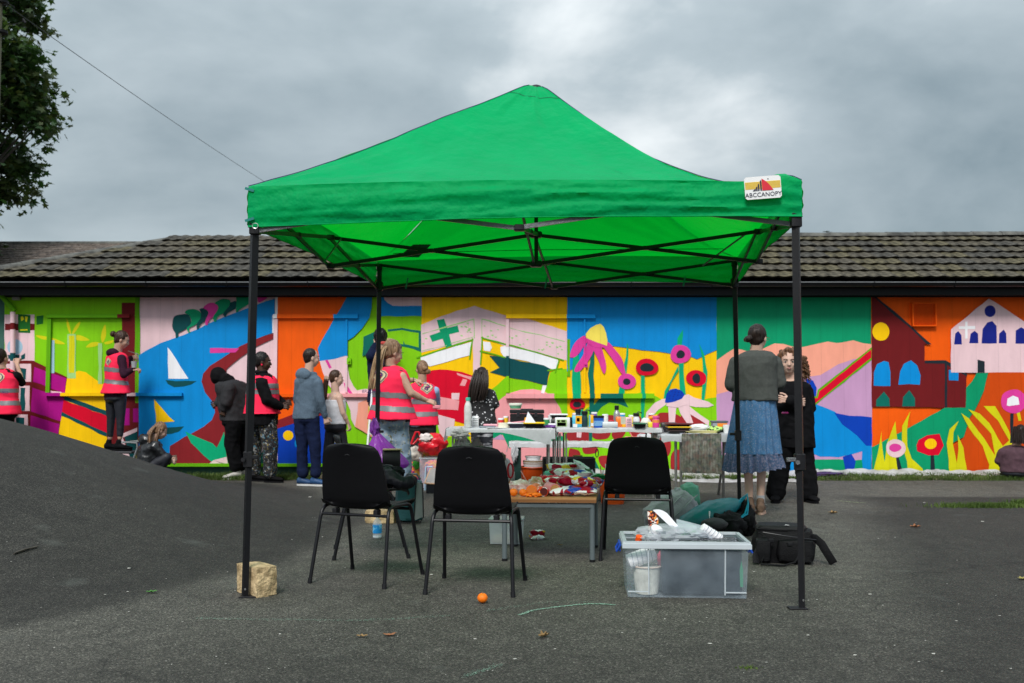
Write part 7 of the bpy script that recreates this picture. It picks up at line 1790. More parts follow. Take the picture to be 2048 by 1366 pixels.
# snack table
tn = thing('snack_table', 'low wooden-topped table with grey metal legs, heaped with snacks', 'table', (.25, 6.9, 0))
GL = mat('grey_leg_paint', (.11, .135, .145), rough=.4, var=.1)
PLY = mat('beech_laminate', (.42, .20, .075), rough=.35, var=.12, vs=3, stretch=(.6, 8, 8), rgb2=(.52, .27, .11)); PLYE = mat('beech_edge', (.24, .10, .032), rough=.4, var=.2, vs=5, stretch=(1, 6, 30))
cs = [V((-.08, 6.57, 0)), V((.545, 6.52, 0)), V((.625, 7.20, 0)), V((0.0, 7.25, 0))]
part('tabletop', MB().prism([q + V((0, 0, .402)) for q in cs], (0, 0, .012)), PLY, tn, smooth=False)
part('edge_band', MB().prism([q + V((0, 0, .383)) for q in cs], (0, 0, .019)), PLYE, tn, smooth=False)
ins = [q.lerp(V((.27, 6.88, 0)), .09) for q in cs]
for i in range(4):
    a, b = ins[i], ins[(i + 1) % 4]
    part('apron', MB().bar(a + V((0, 0, .362)), b + V((0, 0, .362)), .022, .038) if i % 2 else MB().bar(a + V((0, 0, .362)), b + V((0, 0, .362)), .038, .022), GL, tn, smooth=False)
    lg = part('leg', MB().cyl(a + V((0, 0, .012)), a + V((0, 0, .38)), .017, n=12), GL, tn); part('foot_cap', MB().cyl(a, a + V((0, 0, .016)), .0185, n=12), BLKP, lg)
ZS = .415
ORG = mat('orange_peel', (.92, .19, .006), rough=.38, var=.06, vs=20, bump=.35, bs=320, spec=.35)
def orange(c, r, label):
    t = thing('orange', label, 'orange', c - V((0, 0, r)))
    mb = MB().ell(c, (r, r, r * .93), 20); part('fruit', mb, ORG, t)
    part('stalk', MB().lathe(c + V((.002, -r * .35, r * .86)), [(.003, 0), (.002, .003)], 6), C_(110, 130, 40), t); return t
orange(at(1027, 6.62, ZS + .0275), .0275, 'left orange at the near edge of the snack table'); orange(at(1046, 6.62, ZS + .026), .0265, 'second orange at the near edge of the snack table')
q = G(965, 1206.5); orange(q + V((0, 0, .0275)), .0275, 'single orange lying on the tarmac in front of the middle chair')
def foil(key, cols, sc_=4.2):
    m = mat('foil_' + key, cols[0], rough=.33, var=.05, spec=.3, bump=.6, bs=30)
    t = m.node_tree; nd = t.nodes; ln = t.links.new; b = nd['Principled BSDF']; src = b.inputs['Base Color'].links[0].from_socket
    tc = nd.new('ShaderNodeTexCoord')
    for i, c in enumerate(cols[1:]):
        mpn = nd.new('ShaderNodeMapping'); mpn.inputs['Location'].default_value = (i * 3.1 + len(key), i * 1.7, i); ln(tc.outputs['Object'], mpn.inputs[0])
        v = nd.new('ShaderNodeTexVoronoi'); v.inputs['Scale'].default_value = sc_ * 2.2; ln(mpn.outputs[0], v.inputs['Vector'])
        sp = nd.new('ShaderNodeSeparateColor'); ln(v.outputs['Color'], sp.inputs[0])
        r_ = nd.new('ShaderNodeMath'); r_.operation = 'GREATER_THAN'; r_.inputs[1].default_value = (.62, .80, .84)[i % 3]; ln(sp.outputs[i % 3], r_.inputs[0])
        mx_ = nd.new('ShaderNodeMix'); mx_.data_type = 'RGBA'; mx_.inputs[7].default_value = tuple(c) + (1,); ln(r_.outputs[0], mx_.inputs[0]); ln(src, mx_.inputs[6]); src = mx_.outputs[2]
    ln(src, b.inputs['Base Color']); return m
CR, WH, YE_, BL_, GN, MG, SL = S(165, 12, 45), S(245, 238, 242), S(245, 205, 60), S(40, 70, 170), S(5, 120, 60), S(150, 20, 100), S(225, 220, 232)
F1, F2, F3, F4, F5, F6 = foil('crimson', [CR, WH, YE_]), foil('mixed', [CR, WH, BL_, YE_], 9), foil('silver', [CR, SL, WH], 6), foil('green', [SL, GN, GN]), foil('red', [S(225, 20, 50), S(240, 60, 80), WH], 6), foil('blue', [CR, BL_, WH], 7)
def packet(c, L_, W_, T_, rz, tilt, m, label, seed, roll=0):
    R3 = Mz(rz, tilt, roll); o = V((seed * 3.3, 0, seed)); mb = MB()
    def fn(u, v, s_):
        x, y = u * 2 - 1, v * 2 - 1; th = max(0, (1 - x ** 4)) * max(0, (1 - y ** 4)) ** .7
        z = s_ * T_ / 2 * th + .010 * mn.noise(V((x * 3, y * 3, s_)) + o) + .004 * mn.noise(V((x * 9, y * 9, s_)) + o)
        k = 1 - .10 * abs(mn.noise(V((x * 4, y * 4, 0)) + o))
        return V(c) + R3 @ V((x * L_ / 2 * k, y * W_ / 2 * k, z))
    mb.grid(lambda u, v: fn(u, v, 1), 16, 12); mb.grid(lambda u, v: fn(u, 1 - v, -1), 16, 12)
    return single('crisp_packet', mb, m, label, 'packet', angle=45)
cl = mat('clear_wrap', (.60, .20, .15), rough=.3, var=.2, vs=22, rgb2=(.85, .75, .75), spec=.6, bump=.6, bs=40)
on('wrapped_rolls', crumple(at(1040, 6.80, ZS + .045), (.085, .05, .045), .22, 2.6, 3, 24), cl, 'clear-wrapped bread rolls behind the two oranges', 'packet')
on('wrapped_rolls', crumple(at(1072, 6.95, ZS + .05), (.06, .05, .05), .22, 2.6, 4, 24), mat('wrap_cream', (.65, .28, .16), rough=.25, var=.25, vs=16, rgb2=(.8, .72, .65)), 'cream wrapped rolls behind the orange biscuit tubes', 'packet')
def tubepack(px, y_, m, endm, rz, r, L_, label):
    c = at(px, y_, ZS + r); R3 = Mz(rz); t = thing('biscuit_tube', label, 'packet', c - V((0, 0, r)))
    a = c + R3 @ V((0, -L_ / 2, 0)); b = c + R3 @ V((0, L_ / 2, 0))
    part('wrapper', MB().cyl(a, b, r, n=18), m, t); part('biscuit_end', MB().cyl(a - (b - a).normalized() * .003, a, r * .84, n=18), endm, t)
tubepack(1067, 6.72, mat('tube_orange', S(245, 120, 40), rough=.35, var=.1), C_(235, 130, 50), -12, .036, .16, 'orange-wrapped biscuit tube with its end facing the camera')
tubepack(1083, 6.68, foil('tube', [S(235, 70, 25), S(240, 238, 235), S(235, 70, 25)], 12), C_(90, 26, 20), 10, .031, .13, 'red and white opened biscuit tube beside the orange one')
tubepack(1103, 6.72, mat('tube_white', S(235, 190, 190), rough=.3, var=.15, rgb2=S(215, 60, 80)), mat('biscuit', S(190, 135, 80), rough=.9, var=.2, vs=60), 16, .040, .14, 'wide white biscuit tube with a golden biscuit showing')
on('orange_peel', crumple(at(1058, 6.60, ZS + .012), (.035, .022, .012), .5, 3, 2, 16), ORG, 'scrap of orange peel at the near table edge', 'peel')
on('orange_peel', crumple(at(1073, 6.59, ZS + .014), (.030, .022, .014), .5, 3, 6, 16), ORG, 'torn orange peel in front of the biscuit tubes', 'peel')
pk = [(1127, 6.68, .015, .24, .14, .05, 6, 8, F3, 'silver and purple crisp packet lying flat at the near edge'), (1160, 6.66, .02, .26, .16, .05, -4, 6, F6, 'white and blue crisp packet at the near right table corner'),
      (1118, 6.95, .06, .2, .15, .07, 20, -30, F5, 'bright red net-like packet at the middle of the heap'), (1095, 6.98, .065, .17, .12, .06, -8, -25, F5, 'bright red packet behind the biscuit tubes'),
      (1140, 6.80, .07, .24, .17, .07, 14, -25, F1, 'crimson crisp packet with yellow patch on the front of the heap'), (1168, 6.78, .065, .22, .18, .07, -18, -22, F2, 'crimson, white and blue crisp packet on the right of the heap'),
      (1150, 6.95, .11, .24, .17, .07, 8, -18, F2, 'multicoloured crisp packet on top of the heap'), (1128, 7.02, .12, .22, .14, .06, -24, -20, F3, 'silver crisp packet near the top of the heap'),
      (1183, 6.9, .05, .16, .16, .07, 60, -15, F6, 'blue and white crisp packet at the right end of the heap'), (1120, 7.15, .14, .22, .15, .06, -28, -35, F1, 'crimson crisp packet standing at the back of the heap'),
      (1140, 7.2, .15, .20, .15, .05, -34, -30, F3, 'silver and purple packet standing behind the heap'), (1168, 7.12, .145, .24, .13, .05, -40, -40, F4, 'green and silver crisp packet sticking up behind the heap', 25),
      (1186, 7.1, .07, .18, .15, .06, 20, -20, F4, 'green and white packet at the back right of the snack table'), (1103, 7.1, .10, .15, .10, .05, 5, -30, foil('mint', [S(120, 205, 190), S(120, 205, 190), WH]), 'mint green packet at the back left of the heap'),
      (1170, 6.7, .07, .15, .10, .04, 30, -10, F2, 'small crumpled crisp packet above the white and blue one'), (1110, 6.84, .07, .16, .12, .05, -30, -18, F1, 'crimson and white packet between the tubes and the heap')]
for i, k in enumerate(pk): packet(at(k[0], k[1], ZS + .02 + k[2] * .8), k[3] * .85, k[4] * .9, k[5], k[6], k[7], k[8], k[9], i + 1, k[10] if len(k) > 10 else 0)
q = ground_pt(1074, 1077); packet(q + V((0, 0, .035)), .12, .09, .04, 5, -35, F1, 'crimson crisp packet lying on the tarmac under the snack table', 31)
packet(q + V((.0, -.07, .016)), .11, .06, .03, 8, 5, F3, 'crumpled silver wrapper on the tarmac by the crimson packet', 33)
# clear tub behind the middle chair
CLR = clear_mat('clear_tub_plastic', (.80, .85, .90), .42, .25, .4)
def clear_box(name, label, c, w_, d, h_, rz, m, rimw=.012, taper=.94):
    t = thing(name, label, 'storage box', c, rz); OFF[t.name] = V((0, 0, 0))
    def rg(k, z): return [V((sx * w_ / 2 * k, sy * d / 2 * k, z)) for sx, sy in ((-1, -1), (1, -1), (1, 1), (-1, 1))]
    for i in range(4):
        a, b = rg(taper, .008)[i], rg(taper, .008)[(i + 1) % 4]; a2, b2 = rg(1, h_)[i], rg(1, h_)[(i + 1) % 4]
        part('side', MB().add([a, b, b2, a2], [(0, 1, 2, 3)]), m, t, local=True, smooth=False)
    part('floor', MB().box((0, 0, .006), (w_ * taper, d * taper, .004)), m, t, local=True, smooth=False)
    mb = MB(); q = rg(1, h_); 
    for i in range(4): mb.bar(q[i], q[(i + 1) % 4], rimw, rimw * .7)
    part('rim', mb, mat('box_rim', (.66, .72, .76), rough=.25, var=.05, transl=(.3, (.6, .65, .68))), t, local=True, smooth=False)
    return t
q = G(1005, 1090)
sb = clear_box('clear_tub', 'small clear plastic tub half hidden behind the middle chair', (q.x + .03, q.y + .09, 0), .24, .17, .175, radians(-5), clear_mat('clear_tub_milky', (.78, .84, .88), .62, .25, .3))
part('lid', MB().rbox((0, 0, .182), (.25, .18, .012), .008), clear_mat('clear_lid', (.85, .88, .9), .5, .2, .3), sb, local=True)
part('contents', MB().rbox((0, 0, .035), (.20, .14, .05), .01), C_(215, 205, 185), sb, local=True)
# big storage box
q0, q1 = G(1256, 1196), G(1493, 1199)
bw = (q1 - q0).length + .02; ang = atan2(q1.y - q0.y, q1.x - q0.x); bc = (q0 + q1) * .5 + V((-sin(ang), cos(ang), 0)) * .19
BX = clear_mat('big_box_plastic', (.62, .74, .84), .19, .2, .35)
bx = clear_box('storage_box', 'large clear plastic storage box with blue clips in the right foreground', bc, bw + .01, .39, .295, ang, BX, .020, .955)
RIM = MATS['box_rim']; hw_, hd_ = (bw + .01) / 2, .195
for xx in (-hw_ * .97 * .64, hw_ * .64 * .97):
    part('rib', MB().bar((xx * .985, -hd_ * .957 - .002, .02), (xx, -hd_ - .002, .285), .006), RIM, bx, local=True, smooth=False)
for k in (-1, 1):
    part('base_lip', MB().box((k * hw_ * .79, -hd_ * .96 - .004, .035), (hw_ * .33, .006, .006)), RIM, bx, local=True, smooth=False)
part('flange', MB().rings([[V((sx * (hw_ + a_), sy * (hd_ + a_), z)) for sx, sy in ((-1, -1), (1, -1), (1, 1), (-1, 1))] for a_, z in ((.0, .262), (.014, .266), (.014, .290), (.0, .294))], caps=False), RIM, bx, local=True, smooth=False)
for sx in (-1, 1):
    cx_ = sx * (hw_ + .016)
    part('clip', MB().tube([(cx_, -.07, .268), (cx_ + sx * .022, -.07, .23), (cx_ + sx * .022, .06, .23), (cx_, .06, .268)], .0065, 6).rbox((cx_ + sx * .006, 0, .25), (.012, .12, .05), .004), C_(20, 70, 170), bx, local=True)
def inbox(x, y, z): 
    return bc + Matrix.Rotation(ang, 3, 'Z') @ V((x, y, z))
SLT = mat('slate_plastic', (.012, .020, .030), rough=.4, var=.2, vs=8, bump=.3, bs=12)
on('slate_crate', MB().rbox(inbox(.085, -.01, .145), (.43, .30, .265), .02, ang), SLT, 'dark slate crate filling the right of the clear storage box', 'crate')
on('foil_edge', MB().rbox(inbox(.08, -.05, .287), (.42, .24, .012), .004, ang), mat('dark_speckle', (.02, .02, .03), rough=.5, rgb2=(.4, .4, .45), var=.1, vs=90, thr=(.55, .62)), 'speckled dark board lying on the slate crate', 'board')
pb = inbox(-.205, -.085, .01); tp_ = thing('paint_bucket', 'small white bucket with green paint spots inside the clear storage box', 'bucket', pb)
part('pail', MB().lathe(pb, [(.062, 0), (.078, .145), (.074, .145)], 22), splat('spotted_white', (.60, .60, .54), [(.25, .5, .4)], .66, 14), tp_)
part('rim', MB().tube([pb + V((cos(a_) * .08, sin(a_) * .08, .145)) for a_ in [i * 2 * pi / 20 for i in range(21)]], .005, 6), C_(210, 190, 175), tp_)
WS = mat('white_wool', (.75, .75, .77), rough=.8, var=.05, vs=10, bump=.5, bs=60)
def roller(c, d, r, L_, label):
    mb = MB(); n_ = 26; d = V(d).normalized(); q_ = d.to_track_quat('Z', 'Y').to_matrix(); rs = []
    for i in range(n_ + 1):
        t_ = i / n_; rr_ = r * (1 + .035 * sin(t_ * 50)) * (1 if .03 < t_ < .97 else .75)
        rs.append([V(c) + q_ @ V((cos(2 * pi * j / 16) * rr_, sin(2 * pi * j / 16) * rr_, (t_ - .5) * L_)) for j in range(16)])
    mb.rings(rs); t = thing('paper_roll', label, 'roll', V(c) - V((0, 0, r))); part('roll', mb, WS, t)
    ln_ = MB()
    for i in range(5):
        cc_ = (i - 2) * L_ / 6; ln_.tube([V(c) + q_ @ V((cos(a_) * r * 1.03, sin(a_) * r * 1.03, cc_ + .008 * sin(a_))) for a_ in [k * 2 * pi / 16 for k in range(17)]], .0015, 4)
    part('stripe', ln_, C_(140, 150, 165), t)
roller(inbox(-.235, -.11, .205), (.9, 0, .35), .042, .16, 'white ribbed roll standing on the bucket inside the storage box')
roller(inbox(-.165, -.02, .30), (.3, -.5, .8), .034, .14, 'white ribbed roll at the top left of the storage box')
roller(inbox(.16, .03, .315), (.8, .1, -.5), .028, .13, 'white ribbed roll at the top right of the storage box')
on('white_bag', crumple(inbox(-.06, .02, .315), (.18, .14, .045), .24, 2.4, 21, 44), clear_mat('milk_bag', (.72, .76, .82), .55, .3, .4), 'translucent white bag between the rolls at the box top', 'bag')
mbk = MB().grid(lambda u, v: inbox(-.16 + .08 * u + .14 * v * (1 - u * .2), .05 - .03 * v, .44 - .13 * v + .012 * sin(u * 3) - .02 * u), 8, 14)
on('paper_strip', solid(mbk, .002), C_(228, 228, 234), 'white card strip sticking out of the storage box top', 'card')
on('patterned_card', MB().prism([inbox(-.185, .03, .33), inbox(-.135, .03, .33), inbox(-.125, .05, .425), inbox(-.19, .05, .44)], (0, .003, 0)), foil('card', [S(60, 25, 25), S(200, 90, 40), S(225, 215, 205), S(230, 150, 60)], 40), 'orange and black patterned card at the top left of the storage box', 'card', smooth=False)
on('green_lid_tray', MB().rbox(inbox(.07, .06, .335), (.20, .15, .01), .02, M=Matrix.Rotation(ang, 3, 'Z') @ Matrix.Rotation(radians(14), 3, 'Y') @ Matrix.Rotation(radians(16), 3, 'X')), clear_mat('clear_tray', (.75, .82, .9), .5, .2, .3), 'clear tray lying tilted on top of the storage box', 'tray')
on('green_paint_patch', MB().rbox(inbox(.03, .03, .318), (.09, .06, .008), .01, M=Matrix.Rotation(ang, 3, 'Z') @ Matrix.Rotation(radians(-14), 3, 'Y')), C_(70, 150, 95), 'flat green lid under the clear tray in the storage box', 'lid')
on('orange_disc', MB().cyl(inbox(-.245, -.02, .28), inbox(-.24, -.03, .305), .019, n=14), C_(250, 90, 20), 'bright orange bottle cap at the top left of the storage box', 'disc')
on('green_leaf_tag', MB().prism([inbox(.285, -.165, .06), inbox(.30, -.165, .06), inbox(.302, -.16, .15), inbox(.293, -.16, .20), inbox(.284, -.16, .15)], (0, .003, 0)), C_(50, 130, 95), 'slim green tag at the right end inside the storage box', 'tag', smooth=False)
on('pink_bottle', MB().lathe(inbox(-.115, -.06, .12), [(.03, 0), (.032, .09), (.012, .12)], 14), C_(180, 70, 90), 'dull pink bottle between the roll and the slate crate', 'bottle')
# camera bag
BAG = mat('black_nylon', (.0045, .0045, .0055), rough=.6, var=.25, vs=16, bump=.5, bs=140, spec=.2)
q = G(1578, 1128); cbg = thing('camera_bag', 'black camera bag with shoulder strap by the right canopy leg', 'bag', q)
def softbox(c, d, rz, amp, seed, n=10, rd=.45):
    mb = MB(); vs = {}
    def pt(x, y, z):
        p = V((x, y, z)); m_ = max(abs(x), abs(y), abs(z)); L_ = p.length
        q_ = p * ((1 - rd) + rd * m_ / L_)
        q_ = q_ * (1 + amp * mn.noise(p * 2.3 + V((seed, 0, 0))) + amp * .4 * mn.noise(p * 6 + V((seed, 0, 0))))
        return V(c) + Matrix.Rotation(radians(rz), 3, 'Z') @ V((q_.x * d[0] / 2, q_.y * d[1] / 2, q_.z * d[2] / 2))
    for ax in range(3):
        for s_ in (-1, 1):
            def fn(u, v, ax=ax, s_=s_):
                a, b = u * 2 - 1, v * 2 - 1; r_ = [0, 0, 0]; r_[ax] = s_; r_[(ax + 1) % 3] = a * s_; r_[(ax + 2) % 3] = b
                return pt(*r_)
            mb.grid(fn, n, n)
    bm = bmesh.new(); [bm.verts.new(v) for v in mb.v]; bm.verts.ensure_lookup_table()
    for f in mb.f: bm.faces.new([bm.verts[i] for i in f])
    bmesh.ops.remove_doubles(bm, verts=bm.verts[:], dist=.0005); bm.verts.index_update()
    o = MB(); o.add([v.co.copy() for v in bm.verts], [[v.index for v in f.verts] for f in bm.faces]); bm.free(); return o
part('bag_body', softbox(q + V((0, .13, .105)), (.40, .27, .24), -14, .05, 1), BAG, cbg, angle=60)
part('top_flap', softbox(q + V((-.015, .13, .215)), (.33, .24, .05), -14, .04, 2), mat('black_nylon_flap', (.009, .009, .010), rough=.55, var=.2, bump=.4, bs=140, spec=.2), cbg, angle=60)
part('front_pocket', softbox(q + V((.04, -.01, .085)), (.24, .07, .15), -14, .05, 3), BAG, cbg, angle=60)
part('side_pocket', softbox(q + V((-.16, .02, .09)), (.10, .12, .15), -14, .06, 4), BAG, cbg, angle=60)
def strap_(pts, w_=.020):
    path = [V(p_) for p_ in pts]; rs = []
    for i, p_ in enumerate(path):
        t_ = (path[min(i + 1, len(path) - 1)] - path[max(i - 1, 0)]).normalized(); sd_ = t_.cross(V((0, 1, .4))).normalized(); nn = t_.cross(sd_)
        rs.append([p_ + sd_ * w_ * a + nn * .006 * b for a, b in ((-1, -.6), (-.8, -1), (.8, -1), (1, -.6), (1, .6), (.8, 1), (-.8, 1), (-1, .6))])
    return MB().rings(rs)
part('shoulder_strap', strap_([q + V((.12, .02, .17)), q + V((.17, .0, .165)), q + V((.205, -.02, .13)), q + V((.235, -.03, .075)), q + V((.262, -.035, .030)), q + V((.275, -.03, .010))], .026), BAG, cbg)
part('shoulder_strap', strap_([q + V((-.13, .02, .15)), q + V((-.185, .0, .12)), q + V((-.215, -.02, .06)), q + V((-.22, -.04, .012))], .022), BAG, cbg)
part('webbing', MB().tube([q + V((-.17, -.03, .05)), q + V((-.2, -.08, .012)), q + V((-.06, -.10, .008)), q + V((.02, -.06, .02)), q + V((.05, -.04, .06))], .007, 6), BAG, cbg)
for dx in (-.12, .0, .10): part('buckle', MB().rbox(q + V((dx, -.035 if dx > -.1 else -.03, .13 - dx * .2)), (.034, .014, .022), .005), BLKP, cbg)
part('zip', MB().tube([q + V((-.17 + .34 * i / 12, -.02 - .03 * sin(pi * i / 12), .205 - .004 * i)) for i in range(13)], .0035, 5), C_(40, 40, 44), cbg)
part('badge', MB().prism([q + V((-.02, .02, .243)), q + V((.012, .018, .243)), q + V((-.003, .05, .243))], (0, 0, .002)), C_(200, 200, 200), cbg, smooth=False)
# teal drawstring bag, grey backpack, black jacket bag
q = G(1420, 1058)
TEAL = mat('teal_nylon', (.003, .16, .19), rough=.42, var=.15, vs=6, bump=.6, bs=22, transl=(.12, (.01, .3, .33)))
tbag = thing('drawstring_bag', 'teal nylon drawstring bag lying against the grey backpack', 'bag', q)
R3 = Matrix.Rotation(radians(-24), 3, 'Y')
mb = MB().ell((0, 0, 0), 1.0, 40); a0 = at(1415, 7.72, .155)
mb.v = [a0 + R3 @ V((p.x * .27, p.y * .14, p.z * .105 * (1 + .18 * sin(atan2(p.y, p.z) * 11) * abs(p.x) ** 1.5) * (1 - .35 * max(0, p.x)))) + V((0, 0, .012 * mn.noise(p * 4))) for p in mb.v]
part('bag_body', mb, TEAL, tbag, angle=70)
for k in range(2):
    part('drawcord', MB().tube([a0 + V((.19, -.02 - .03 * k, .06)), a0 + V((.24, -.03, .11 + .02 * k)), a0 + V((.285, -.04, .16 + .01 * k)), a0 + V((.29, -.05, .10)), a0 + V((.28 - .02 * k, -.06, .02)), a0 + V((.20, -.09, -.02)), a0 + V((.05, -.13, -.05 - .03 * k))], .0075, 6), C_(20, 150, 175), tbag)
part('drawcord', MB().tube([a0 + V((-.02, -.15, -.07)), a0 + V((-.03, -.2, -.115)), a0 + V((-.09, -.24, -.128)), a0 + V((-.14, -.26, -.128))], .007, 6), C_(20, 150, 175), tbag)
part('toggle', MB().cyl(a0 + V((-.02, -.125, .05)), a0 + V((-.022, -.135, -.01)), .006, n=8), WP, tbag)
GB = mat('grey_green_canvas', (.34, .33, .35), rough=.7, var=.12, vs=8, bump=.5, bs=60)
q = G(1345, 1045); gb = thing('backpack', 'grey-green backpack with mint lining, lying between the right chair and the teal bag', 'backpack', q)
c0 = at(1340, 8.0, .15)
mb = softbox(c0, (.46, .30, .30), 0, .07, 9, 18, .72); R3 = Matrix.Rotation(radians(-28), 3, 'Y'); mb.v = [c0 + R3 @ (p - c0) for p in mb.v]; part('bag_body', mb, GB, gb, angle=60)
mb = softbox(c0 + V((.15, .02, .11)), (.16, .24, .24), 0, .09, 5, 14, .7); part('flap_lining', mb, mat('mint_lining', (.10, .32, .22), rough=.6, var=.1, bump=.3), gb, angle=60)
mb = softbox(c0 + V((-.10, -.10, -.05)), (.20, .10, .17), 0, .06, 7, 10, .6); part('front_pocket', mb, mat('grey_green_pocket', (.22, .225, .22), rough=.7, bump=.5, bs=60), gb, angle=60)
for k in (0, 1): part('strap', solid(MB().grid(lambda u, v, k=k: c0 + V((-.17 + .11 * k + .22 * u + .03 * v, -.13 - .03 * sin(pi * u) - .01 * k, -.06 + .19 * u + .02 * v)), 12, 2), .006), GB, gb)
part('haul_loop', MB().tube([c0 + V((.02, -.02, .14)), c0 + V((.03, -.03, .19)), c0 + V((.06, -.03, .19)), c0 + V((.065, -.02, .15))], .008, 6), C_(200, 205, 208), gb)
q = G(1445, 1068); jk = thing('jacket_heap', 'heap of black jackets beside the teal bag, at the foot of the rear canopy leg', 'jacket', q)
JB = mat('black_jacket_cloth', (.006, .006, .007), spec=.2, rough=.8, var=.25, vs=10, bump=.4, bs=90)
part('jacket', crumple(at(1453, 7.55, .10), (.13, .12, .10), .20, 2.2, 3, 34), JB, jk, angle=70)
part('jacket', crumple(at(1485, 7.75, .12), (.085, .10, .14), .26, 2.4, 5, 34), BAG, jk, angle=70)
part('jacket', crumple(at(1420, 7.5, .055), (.15, .10, .06), .3, 2.6, 8, 30), BAG, jk, angle=70)
part('cap', crumple(at(1426, 7.38, .135), (.09, .08, .045), .12, 2, 2, 26, sharp=False), mat('dark_cap', (.025, .025, .027), rough=.8, bump=.3), jk, angle=70)
# stones weighting the canopy feet
STN = mat('sandstone', (.36, .25, .12), rough=.95, var=.3, vs=22, rgb2=(.52, .39, .22), bump=1.0, bs=70)
def stone(c, d, rz, label, seed, tilt=0):
    mb = MB(); o = V((seed * 4, 0, 0)); R3 = Mz(rz, 0, tilt)
    for ax in range(3):
        for s_ in (-1, 1):
            def fn(u, v, ax=ax, s_=s_):
                r_ = [0, 0, 0]; r_[ax] = s_; r_[(ax + 1) % 3] = (u * 2 - 1) * s_; r_[(ax + 2) % 3] = v * 2 - 1
                p = V(r_); a = 1 - .035 * max(0, (p.length - 1.25)) * 2
                am = (.015 if ax == 2 and s_ > 0 else .055)
                dp = am * (mn.noise(p * 1.6 + o) + .5 * mn.noise(p * 5 + o) + .25 * mn.noise(p * 13 + o))
                p = p * (a + dp); return V(c) + R3 @ V((p.x * d[0] / 2, p.y * d[1] / 2, (p.z + 1) * d[2] / 2))
            mb.grid(fn, 14, 14)
    bm = bmesh.new(); [bm.verts.new(v) for v in mb.v]; bm.verts.ensure_lookup_table()
    for f in mb.f: bm.faces.new([bm.verts[i] for i in f])
    bmesh.ops.remove_doubles(bm, verts=bm.verts[:], dist=.002); bm.verts.index_update()
    m2 = MB(); m2.add([v.co.copy() for v in bm.verts], [[v.index for v in f.verts] for f in bm.faces]); bm.free()
    return single('stone_block', m2, STN, label, 'stone', angle=32)
a_, b_ = G(513, 1194), G(549, 1193); c3_ = G(477, 1183)
cm_ = (b_ + c3_) * .5; dv_ = (a_ - c3_); rz_ = math.degrees(atan2(dv_.y, dv_.x))
stone(V((cm_.x, cm_.y + .01, 0)), (.225, .125, .158), rz_, 'rough sandstone block behind the left front canopy foot', 1)
q = G(1488, 1066); stone(q + V((.0, .08, 0)), (.15, .16, .10), 12, 'sandstone block half under the black jackets at the rear right canopy foot', 2)
q = G(762, 1046); stone(q + V((.0, .05, 0)), (.25, .16, .105), -8, 'mossy sandstone block seen under the left chair', 3)
# water bottle
q = G(754.5, 1077); t = thing('water_bottle', 'small clear water bottle with blue label standing under the left chair', 'bottle', q)
CW = clear_mat('clear_bottle', (.82, .87, .9), .35, .1, .2)
part('bottle_body', MB().lathe(q, [(.022, 0), (.033, .006), (.034, .03), (.031, .04), (.034, .05), (.034, .105), (.030, .125), (.014, .150), (.013, .158)], 20), CW, t)
part('label', MB().lathe(q + V((0, 0, .042)), [(.0352, 0), (.0345, .030), (.0352, .062)], 20, caps=False), mat('label_blue', S(30, 150, 225), rough=.35, rgb2=S(120, 200, 240), var=.05, vs=26, thr=(.5, .56)), t)
part('cap', MB().cyl(q + V((0, 0, .156)), q + V((0, 0, .172)), .015, n=14), C_(190, 210, 225), t)
part('base_ridge', MB().lathe(q + V((0, 0, .001)), [(.02, 0), (.034, .012), (.033, .02)], 10), C_(225, 232, 236), t)
# purple bag tied to the rear left leg
pc = V((P(774, 905, 8.25).x, 8.22, P(768, 905, 8.25).z)); kn_ = V((P(752, 858, 8.3).x, 8.28, P(752, 858, 8.3).z))
PURB = mat('purple_bag_film', (.36, .05, .50), rough=.22, var=.12, vs=6, spec=.6, bump=.7, bs=30, transl=(.45, (.55, .08, .72)))
t = thing('rubbish_bag', 'translucent purple plastic bag tied to the rear left canopy leg', 'bag', pc - V((0, 0, .2)))
mb = MB(); rs = []
for j in range(30):
    v = j / 29; r_ = []
    cen = kn_.lerp(pc + V((.02, 0, -.16)), v); w_ = (.012 + .165 * sin(min(1, v * 1.15) * pi * .5) ** 1.5 * (1 if v < .78 else max(.02, cos((v - .78) / .22 * pi * .5)) ** .7))
    for i in range(44):
        a = 2 * pi * i / 44; k = 1 + .10 * (1 - v) * sin(a * 11) + .10 * mn.noise(V((cos(a) * 2, sin(a) * 2, v * 3))) + .05 * mn.noise(V((cos(a) * 6, sin(a) * 6, v * 7)))
        r_.append(cen + V((cos(a) * w_ * k, sin(a) * w_ * .8 * k, 0)))
    rs.append(r_)
mb.rings(rs); part('bag_film', mb, PURB, t, angle=70)
part('knot', crumple(kn_ + V((-.005, -.02, .02)), (.04, .035, .065), .4, 3, 4, 20), mat('purple_knot', (.20, .04, .32), rough=.35, bump=.4), t)
part('rubbish', crumple(pc + V((.0, .01, -.04)), (.07, .05, .09), .3, 2, 5, 16), C_(120, 60, 150), t)
